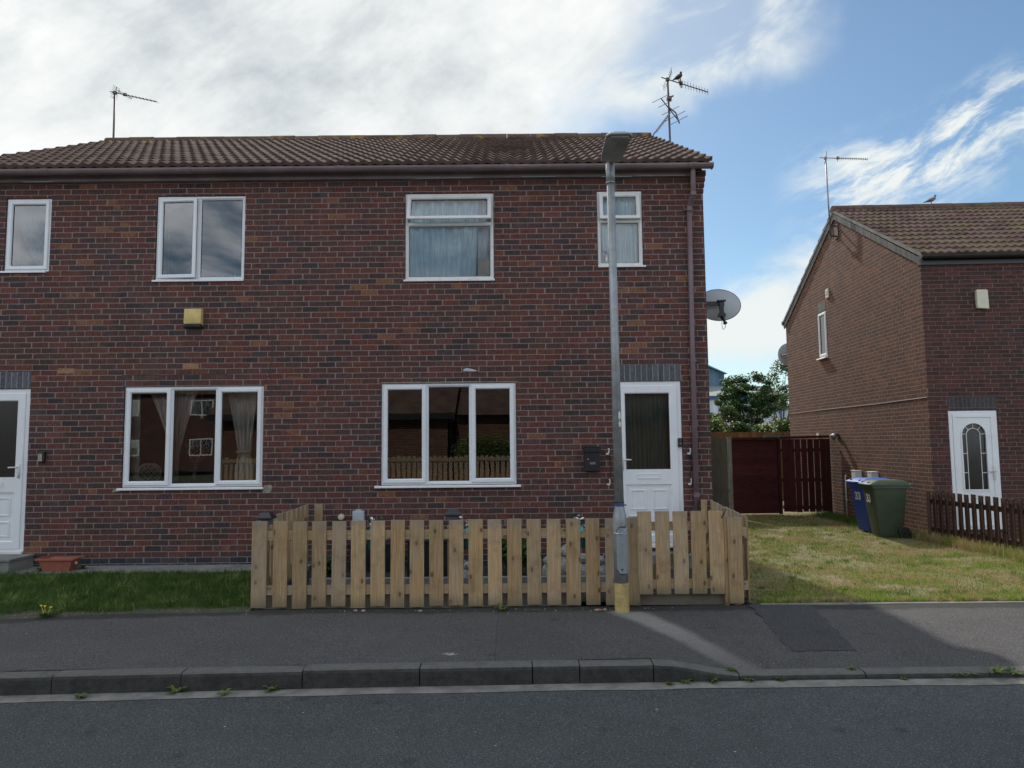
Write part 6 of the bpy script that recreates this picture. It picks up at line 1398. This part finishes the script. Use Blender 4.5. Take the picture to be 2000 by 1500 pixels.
# ================================================================ wheelie bins
def bin_(label, x, y, ang, mat, lidmat, s=1.0, tilt=0.0):
    B = thing('wheelie_bin', label, 'wheelie bin', (x,y,-0.11), ang, 'wheelie bins numbered 33', local=True)
    # local: front faces -y, wheels at +y
    W, D_, Hh = 0.275*s, 0.325*s, 1.0*s
    def sec(z, w_, d0, d1, r_=0.04):
        o = []
        for (cx, cy, a0) in ((w_-r_, d0+r_, -PI/2), (w_-r_, d1-r_, 0), (-w_+r_, d1-r_, PI/2), (-w_+r_, d0+r_, PI)):
            for k in range(5): a = a0+PI/2*k/4; o.append((cx+r_*math.cos(a), cy+r_*math.sin(a), z))
        return o
    mb = MB(); secs = [sec(0.02,W*0.74,-D_*0.62,D_*0.55),sec(0.10*s,W*0.76,-D_*0.66,D_*0.60),sec(0.45*s,W*0.86,-D_*0.80,D_*0.78),sec(0.90*s,W*0.97,-D_*0.96,D_*0.92),sec(0.905*s,W*1.06,-D_*1.06,D_*1.0),sec(0.955*s,W*1.06,-D_*1.06,D_*1.0),sec(0.956*s,W*0.98,-D_*0.96,D_*0.92)]
    vs = [p for q in secs for p in q]; n = 20; fs = [(j*n+i, j*n+(i+1) % n, (j+1)*n+(i+1) % n, (j+1)*n+i) for j in range(len(secs)-1) for i in range(n)]+[tuple(range(n-1,-1,-1)), tuple((len(secs)-1)*n+i for i in range(n))]
    mb.add(vs, fs); part('body', mb, mat, B, smooth=False, bevel=0.004)
    mb = MB(); secs = [sec(0.958*s,W*1.10,-D_*1.17,D_*1.05),sec(0.985*s,W*1.10,-D_*1.17,D_*1.05),sec(1.012*s,W*0.98,-D_*1.0,D_*1.0),sec(1.05*s,W*0.74,-D_*0.62,D_*0.85),sec(1.058*s,W*0.5,-D_*0.4,D_*0.7)]
    vs = [p for q in secs for p in q]; fs = [(j*n+i, j*n+(i+1) % n, (j+1)*n+(i+1) % n, (j+1)*n+i) for j in range(len(secs)-1) for i in range(n)]+[tuple(range(n-1,-1,-1)), tuple((len(secs)-1)*n+i for i in range(n))]
    st = len(mb.v); mb.add(vs, fs); mb.box(-W*0.8,W*0.8,-D_*1.24,-D_*1.10,0.962*s,0.980*s)
    for e in (-1,1): mb.box(e*W*0.55-0.015,e*W*0.55+0.015,-D_*1.1,D_*0.75,0.985*s,1.022*s)
    mb.xf(Matrix.Translation((0,D_,0.96*s)) @ Matrix.Rotation(-rad(tilt), 4, 'X') @ Matrix.Translation((0,-D_,-0.96*s)), st)
    part('lid', mb, lidmat, B, bevel=0.004)
    mb = MB(); mb.tube([(-W*0.95,D_*1.14,0.975*s),(W*0.95,D_*1.14,0.975*s)], 0.016, 8)
    for e in (-0.9,0,0.9): mb.box(e*W-0.012,e*W+0.012,D_*0.9,D_*1.16,0.94*s,0.985*s)
    part('handle', mb, mat, B)
    for e in (-1,1):
        mb = MB(); mb.tube([(e*W*0.82,D_*0.66,0.10),(e*(W*0.82+0.05),D_*0.66,0.10)], 0.10, 20); wl = part('wheel', mb, M_BLACKP, B, bevel=0.008)
        mb = MB(); mb.tube([(e*(W*0.82+0.045),D_*0.66,0.10),(e*(W*0.82+0.056),D_*0.66,0.10)], [0.04,0.03], 14); part('hub', mb, M_BLACKM, wl)
    mb = MB(); mb.tube([(-W*0.9,D_*0.66,0.10),(W*0.9,D_*0.66,0.10)], 0.012, 8); part('axle', mb, M_BLACKM, B)
    fc = bpy.data.curves.new('number', 'FONT'); fc.body = '33'; fc.size = 0.21*s; fc.extrude = 0.0015; fc.offset = 0.006; fc.align_x = 'CENTER'; fc.space_character = 0.95
    tmp = bpy.data.objects.new('number_curve', fc); me_ = tmp.to_mesh().copy(); me_.name = 'number'; bpy.data.objects.remove(tmp); fo = bpy.data.objects.new('number', me_); COL.objects.link(fo); fo.parent = B; fo.location = (0.0,-D_*0.885-0.006,0.64*s); fo.rotation_euler = (PI/2+rad(6.0),0,0); me_.materials.clear(); me_.materials.append(M_WHITEP); OFF[fo.name] = (0,0,0)
    return B
M_BINB = plain("blue_bin_plastic", (0.018,0.06,0.30), 0.42, var=0.12, scale=6, dirt=((0.06,0.10,0.28),0.4)); M_BINBL = plain("blue_lid_plastic", (0.05,0.13,0.48), 0.45, var=0.1, scale=6)
M_BING = plain("green_bin_plastic", (0.038,0.060,0.034), 0.45, var=0.12, scale=6, dirt=((0.08,0.10,0.07),0.4)); M_BINGL = plain("green_lid_plastic", (0.050,0.078,0.045), 0.45, var=0.1, scale=6)
bin_('dark green wheelie bin with white 33, standing nearer the road', 6.74, 13.12, rad(-96), M_BING, M_BINGL, 0.96)
bin_('blue wheelie bin with white 33, half hidden behind the green bin', 6.86, 13.84, rad(-84), M_BINB, M_BINBL, 0.95, 1.5)

# ================================================================ the drive end: red gate, fences
G1 = thing('red_gate','dark red stained board gate with gaps between upright planks','gate',(6.9,17.0,-0.1)); random.seed(6)
x = 6.37; i = 0
while x < 7.42:
    w_ = 0.150; mb = MB(); mb.box(x, min(7.47,x+w_-(0.022 if i > 1 else (0.010 if i else 0.003))), 17.02, 17.04, -0.05+random.uniform(0,.02), 1.66); mb.xf(Matrix.Translation((x,0,0)) @ Matrix.Rotation(random.uniform(-.006,.006),4,'Y') @ Matrix.Translation((-x,0,0))); part('plank', mb, M_REDW, G1); x += w_; i += 1
for z0_, z1_ in ((1.36,1.44),(0.66,0.74),(0.02,0.10)):
    mb = MB(); mb.box(6.36,7.47,17.045,17.08,z0_,z1_); part('rail', mb, M_REDW, G1)
mb = MB(); mb.box(6.30,7.50,16.985,17.09,1.664,1.72); mb.xf(Matrix.Translation((6.3,0,1.66)) @ Matrix.Rotation(rad(-1.2),4,'Y') @ Matrix.Translation((-6.3,0,-1.66))); part('top_rail', mb, M_REDWH, G1, bevel=0.003)
mb = MB(); mb.box(7.40,7.49,16.99,17.09,-0.1,1.66); part('gate_post', mb, M_REDW, G1)
G2 = thing('red_fence_panel','dark red fence panel of horizontal boards left of the plank gate','fence panel',(5.7,17.2,-0.1))
for k in range(12):
    mb = MB(); z_ = -0.05+0.142*k; mb.prism([(17.16,z_),(17.175,z_),(17.182,z_+0.148),(17.170,z_+0.148)], 'x', 5.10, 6.36); part('board', mb, M_REDWH, G2)
for x in (5.10,6.30):
    mb = MB(); mb.box(x,x+0.07,17.12,17.19,-0.1,1.68); part('post', mb, M_REDW, G2)
mb = MB(); mb.box(5.06,6.36,17.10,17.21,1.655,1.715); part('capping', mb, M_REDWH, G2, bevel=0.003); mb = MB(); mb.box(5.10,6.36,17.14,17.16,-0.08,0.12); part('kick_board', mb, M_REDWH, G2)
mb = MB(); mb.add([(6.0,17.12,1.718),(6.9,17.12,1.712),(6.95,17.2,1.72),(6.0,17.22,1.722),(6.0,17.12,1.74),(6.5,17.12,1.745),(6.6,17.2,1.735),(6.0,17.22,1.74)], [(0,1,5,4),(1,2,6,5),(2,3,7,6),(3,0,4,7),(4,5,6,7)]); single('plastic_strip', mb, plain("green_plastic_sheet", (0.03,0.16,0.11), 0.4), 'strip of dark green plastic lying along the top of the red fence', 'plastic strip')
F5 = thing('board_fence','weathered grey-green upright board fence beside the right corner of the main house','fence',(4.7,16.7,-0.1))
for k in range(11):
    mb = MB(); x = 3.55+0.13*k; mb.box(x, x+0.126, 16.70+0.012*(k % 2), 16.722+0.012*(k % 2), -0.1, 1.70+random.uniform(-.01,.01)); part('board', mb, M_GREYW, F5)
mb = MB(); mb.box(4.985,5.075,16.68,16.77,-0.1,1.72); part('post', mb, mat_wood("pale_post", (0.30,0.29,0.24), (0.20,0.19,0.15), grey=0.1), F5); mb = MB(); mb.box(5.0,5.03,16.665,16.682,1.05,1.12); part('latch', mb, M_GREYMET, F5)
F6 = thing('lap_fence','tan upright board fence behind the red gate under the shrubs','fence',(9,22,-0.1))
for k in range(56):
    mb = MB(); x = 4.2+0.125*k; mb.box(x, x+0.121, 22.0+0.01*(k % 2), 22.018+0.01*(k % 2), -0.2, 1.905+random.uniform(-.008,.008)); part('board', mb, M_TANW, F6)
mb = MB(); mb.box(4.2,11.2,21.98,22.0,0.3,0.4); part('rail', mb, M_TANW, F6)

# ================================================================ trees and shrubs beyond
def tree(name, label, base, h, c, r, nclump, nleaf, lsize, mat, seed, trunk_r=0.12, lim=12, flat=0.5, csz=(0.2,0.34)):
    o = thing(name, label, 'tree', base); q = np.random.default_rng(seed); mb = MB(); tb = MB(); c = np.array(c); r = np.array(r)
    tips = []
    for k in range(nclump):
        d_ = q.normal(size=3); d_ /= np.linalg.norm(d_); cc = c+d_*r*(0.35+0.62*q.random()**0.5)
        cc[2] = max(cc[2], c[2]-r[2]*0.8); tips.append(cc)
        leaf_cloud(mb, cc, r*q.uniform(*csz)*np.array([1.15,1.15,0.75]), nleaf//nclump, lsize, seed*97+k, flat)
    fastmesh('crown', mb, mat, o)
    b_ = np.array(base, float); fork = b_+(c-b_)*0.45
    tb.tube([b_, b_*0.6+fork*0.4+np.array([0.03,0,0]), fork], [trunk_r, trunk_r*0.8, trunk_r*0.62], 10)
    for k in range(lim):
        tgt = tips[k*len(tips)//lim]; mid = fork*0.5+tgt*0.5+np.array([0,0,0.15*r[2]*q.uniform(-.3,1)])
        tb.tube([fork, mid, tgt], [trunk_r*0.45, trunk_r*0.25, trunk_r*0.08], 6)
    part('trunk', tb, M_BARK, o, smooth=True); return o
tree('maple_tree','round dark green tree in the gap between the two houses',(12.75,38,-0.3),5.2,(12.48,38,3.78),(1.60,1.5,1.42),95,13500,0.078,M_LEAF,31,0.13,18,0.7,(0.11,0.25))
tree('birch_tree','taller airy tree with sparse leaves rising against the right-hand gable',(15.6,42,-0.3),7.5,(16.0,42,4.4),(1.35,1.3,2.4),34,4200,0.085,M_LEAF2,9,0.10,16,0.3,(0.2,0.32))
tree('sapling_tree','low green tree touching the right-hand gable beside the maple',(14.6,36,-0.3),4,(14.5,36,3.0),(0.75,0.8,1.05),12,2600,0.08,M_LEAF,12,0.07,8)
tree('willow_tree','grey-green bushy tree behind the corner of the main house',(10.4,36,-0.3),4,(10.35,36,2.75),(0.85,0.9,0.95),18,5000,0.07,M_LEAF2,15,0.10,10)
random.seed(40)
for (x, y, z, rx, rz2, lb, s_, m_) in ((6.35,22.7,2.0,0.55,0.42,'pale flowering shrub above the tan fence beside the main house',3,M_LEAFY),(7.2,22.8,1.95,0.5,0.30,'low dark shrub over the tan fence below the round tree',4,M_LEAF),
     (7.95,22.9,1.95,0.35,0.25,'small bright shrub over the tan fence under the tree trunk',5,M_LEAFY),(8.65,22.9,1.95,0.45,0.36,'bright green shrub over the tan fence beside the gable wall',6,M_LEAFY)):
    b_ = bush('shrub', lb, 'shrub', (x,y,z), (rx,0.5,rz2+0.1), 1500, 0.05, m_, s_+50, 8, 'shrubs showing above the tan fence')
    fl = MB(); q = np.random.default_rng(s_)
    if m_ is M_LEAFY:
        for k in range(26): p = (x+q.uniform(-1,1)*rx, y-0.35+q.uniform(-.1,.1), z+q.uniform(-.2,1)*rz2); fl.ell(p, (0.022,0.022,0.018), nu=6, nv=3)
        part('flowers', fl, M_GRIT, b_)

# industrial buildings on the skyline
def clad(name, col):
    m, t, b, o = new_mat(name); uvn = t.n('ShaderNodeUVMap'); x, z, _ = t.sep(uvn.outputs[0])
    rb = t.m('SINE', t.m('MULTIPLY', x, 2*PI/0.9)); c = t.mix(t.ss(rb, -0.2, 0.6), tuple(k*0.86 for k in col), col); t.L(c, b.inputs['Base Color']); b.inputs['Roughness'].default_value = 0.5; return m
BW = thing('warehouse','tall blue metal-clad warehouse on the skyline behind the main house','warehouse',(18,96,0))
mb = MB(); mb.prism([(-2,0),(26.6,0),(26.6,10.2),(22.3,12.0),(10,12.9),(-2,12.0)], 'y', 90, 112); part('wall', mb, clad("blue_cladding", (0.07,0.15,0.22)), BW)
mb = MB(); mb.prism([(26.6,10.22),(27.0,10.1),(22.4,12.25),(10,13.2),(10,12.95),(22.3,12.05)], 'y', 89.3, 112.5); part('roof', mb, clad("pale_blue_cladding", (0.20,0.33,0.40)), BW)
mb = MB(); mb.box(26.2,26.7,89.8,90.2,0,10.1); part('corner_trim', mb, plain("navy_trim", (0.03,0.07,0.12), 0.5), BW)
BX = thing('industrial_unit','lower white unit with a green-grey sloping roof and blue band below the warehouse','warehouse',(26,84,0))
mb = MB(); mb.box(10,31,80.5,98,0,6.3); part('wall', mb, clad("white_cladding", (0.52,0.56,0.60)), BX)
mb = MB(); mb.add([(10,80,6.75),(31.3,80,6.75),(31.3,89,8.5),(10,89,8.5),(10,80,6.65),(31.3,80,6.65),(31.3,98,6.65),(10,98,6.65)], [(0,1,2,3),(4,5,1,0),(5,6,2,1),(3,2,6,7),(7,4,0,3)]); part('roof', mb, plain("green_grey_roof", (0.17,0.20,0.185), 0.7), BX)
mb = MB(); mb.box(9.9,31.2,80.3,80.5,6.3,6.66); part('blue_band', mb, plain("blue_trim", (0.04,0.12,0.28), 0.5), BX)
BY = thing('industrial_unit','white clad shed with blue downpipes seen through the trees','warehouse',(28,66,0))
mb = MB(); mb.box(23.5,42,66,80,0,4.6); part('wall', mb, clad("white_cladding_far", (0.50,0.54,0.58)), BY)
mb = MB(); mb.box(23.2,42.3,65.6,80.4,4.6,4.85); part('roof', mb, plain("grey_roof", (0.22,0.25,0.25), 0.7), BY)
for x in (24.6,25.5,26.6):
    mb = MB(); mb.box(x,x+0.10,65.9,66.0,0,4.6); part('downpipe', mb, plain("blue_pipe", (0.05,0.12,0.25), 0.5), BY)
S_ = thing('round_sign','blue round sign under the tree above the tan fence','sign',(13.95,44,0)); mb = MB(); mb.tube([(14.25,44,2.35),(14.25,44.06,2.35)], 0.30, 28); part('sign_face', mb, plain("sign_blue", (0.03,0.14,0.48), 0.5), S_)
mb = MB(); mb.tube([(14.25,44.1,0),(14.25,44.1,2.3)], 0.04, 8); part('post', mb, M_GREYMET, S_)

# ================================================================ the other side of the road (seen only as reflections in the glass)
K = thing('bungalow','brick bungalow across the road seen only as a reflection in the wide window','house',(-3.5,-9,0))
mb = MB(); wall(mb, 2.2, 10.5, 0, 2.7, 6.3, [(7.4,8.3,0.9,2.2)], 0.1); mb.xf(Matrix.Rotation(PI, 4, 'Z')); mb.box(-10.5,-2.2,-14.5,-14.4,0,2.7); mb.box(-10.5,-10.4,-14.5,-6.3,0,2.7); mb.box(-2.3,-2.2,-14.5,-6.3,0,2.7)
part('wall', mb, M_BRICK2, K)
mb = MB(); mb.prism([(-5.9,2.65),(-10.4,5.4),(-14.9,2.65)], 'x', -10.7, -2.0); part('roof', mb, M_TILE2, K); mb = MB(); mb.box(-10.7,-2.0,-6.0,-5.88,2.5,2.72); part('fascia', mb, M_BLACKP, K)
mb = MB(); mb.box(-8.3,-7.4,-6.4,-6.3,0.9,2.2); wn = part('window', mb, M_BLACKP, K); mb = MB(); mb.box(-8.35,-7.35,-6.3,-6.24,0.84,0.9); part('sill', mb, M_UPVC, wn)
K2 = thing('bungalow','second brick bungalow across the road mirrored faintly in the wide window','house',(3,-9,0))
mb = MB(); mb.box(-2.0,8.5,-14.5,-6.8,0,2.7); part('wall', mb, M_BRICK2, K2); mb = MB(); mb.prism([(-6.4,2.65),(-10.65,5.3),(-14.9,2.65)], 'x', -1.95, 8.8); part('roof', mb, M_TILE2, K2)
FO = thing('picket_fence','weathered grey picket fence across the road reflected in the wide window','fence',(-2,-3,0)); mb = MB()
for k in range(62): mb.box(-9+0.16*k, -9+0.16*k+0.11, -3.02, -3.0, 0.02, 1.25+random.uniform(-.02,.02))
part('pickets', mb, M_PINE, FO)['kind'] = 'stuff'; mb = MB(); mb.box(-9,0.9,-3.0,-2.97,1.1,1.2); part('rail', mb, M_PINEH, FO); mb = MB(); mb.box(-9,0.9,-3.0,-2.97,0.25,0.35); part('rail', mb, M_PINEH, FO)
bush('hedge','bright green rounded hedge across the road reflected in the wide window','hedge',(-0.75,-3.75,1.35),(1.45,0.6,0.72),9000,0.05,M_LEAFH,71,24)
TR = thing('terraced_houses','two-storey brick houses across the road mirrored in the left ground-floor window','house',(-25,-32,0))
mb = MB(); wall(mb, 8, 46, 0, 5.2, 30, [(x, x+1.6, z, z+1.15) for x in (10.5,15.5,20.5,25.5,30.5) for z in (1.0,3.7)], 0.1); mb.xf(Matrix.Rotation(PI, 4, 'Z')); mb.box(-46,-8,-38,-37.9,0,5.2); part('wall', mb, M_BRICK, TR)
mb = MB(); mb.prism([(-29.7,5.2),(-34,7.4),(-38.3,5.2)], 'x', -46, -8); part('roof', mb, M_TILE2, TR)
for x in (10.5,15.5,20.5,25.5,30.5):
    for z in (1.0,3.7):
        f = MB(); f.ring(-x-1.6, -x, z, z+1.15, [(0,-30.05),(0,-29.97),(0.09,-29.97),(0.09,-30.05)]); f.box(-x-0.84,-x-0.76,-30.05,-29.98,z,z+1.15); wf = part('window', f, M_UPVC, TR)
        p_ = MB(); p_.quad((-x-1.6,-30.04,z),(-x,-30.04,z),(-x,-30.04,z+1.15),(-x-1.6,-30.04,z+1.15)); part('pane', p_, M_GLASS_UP, wf)
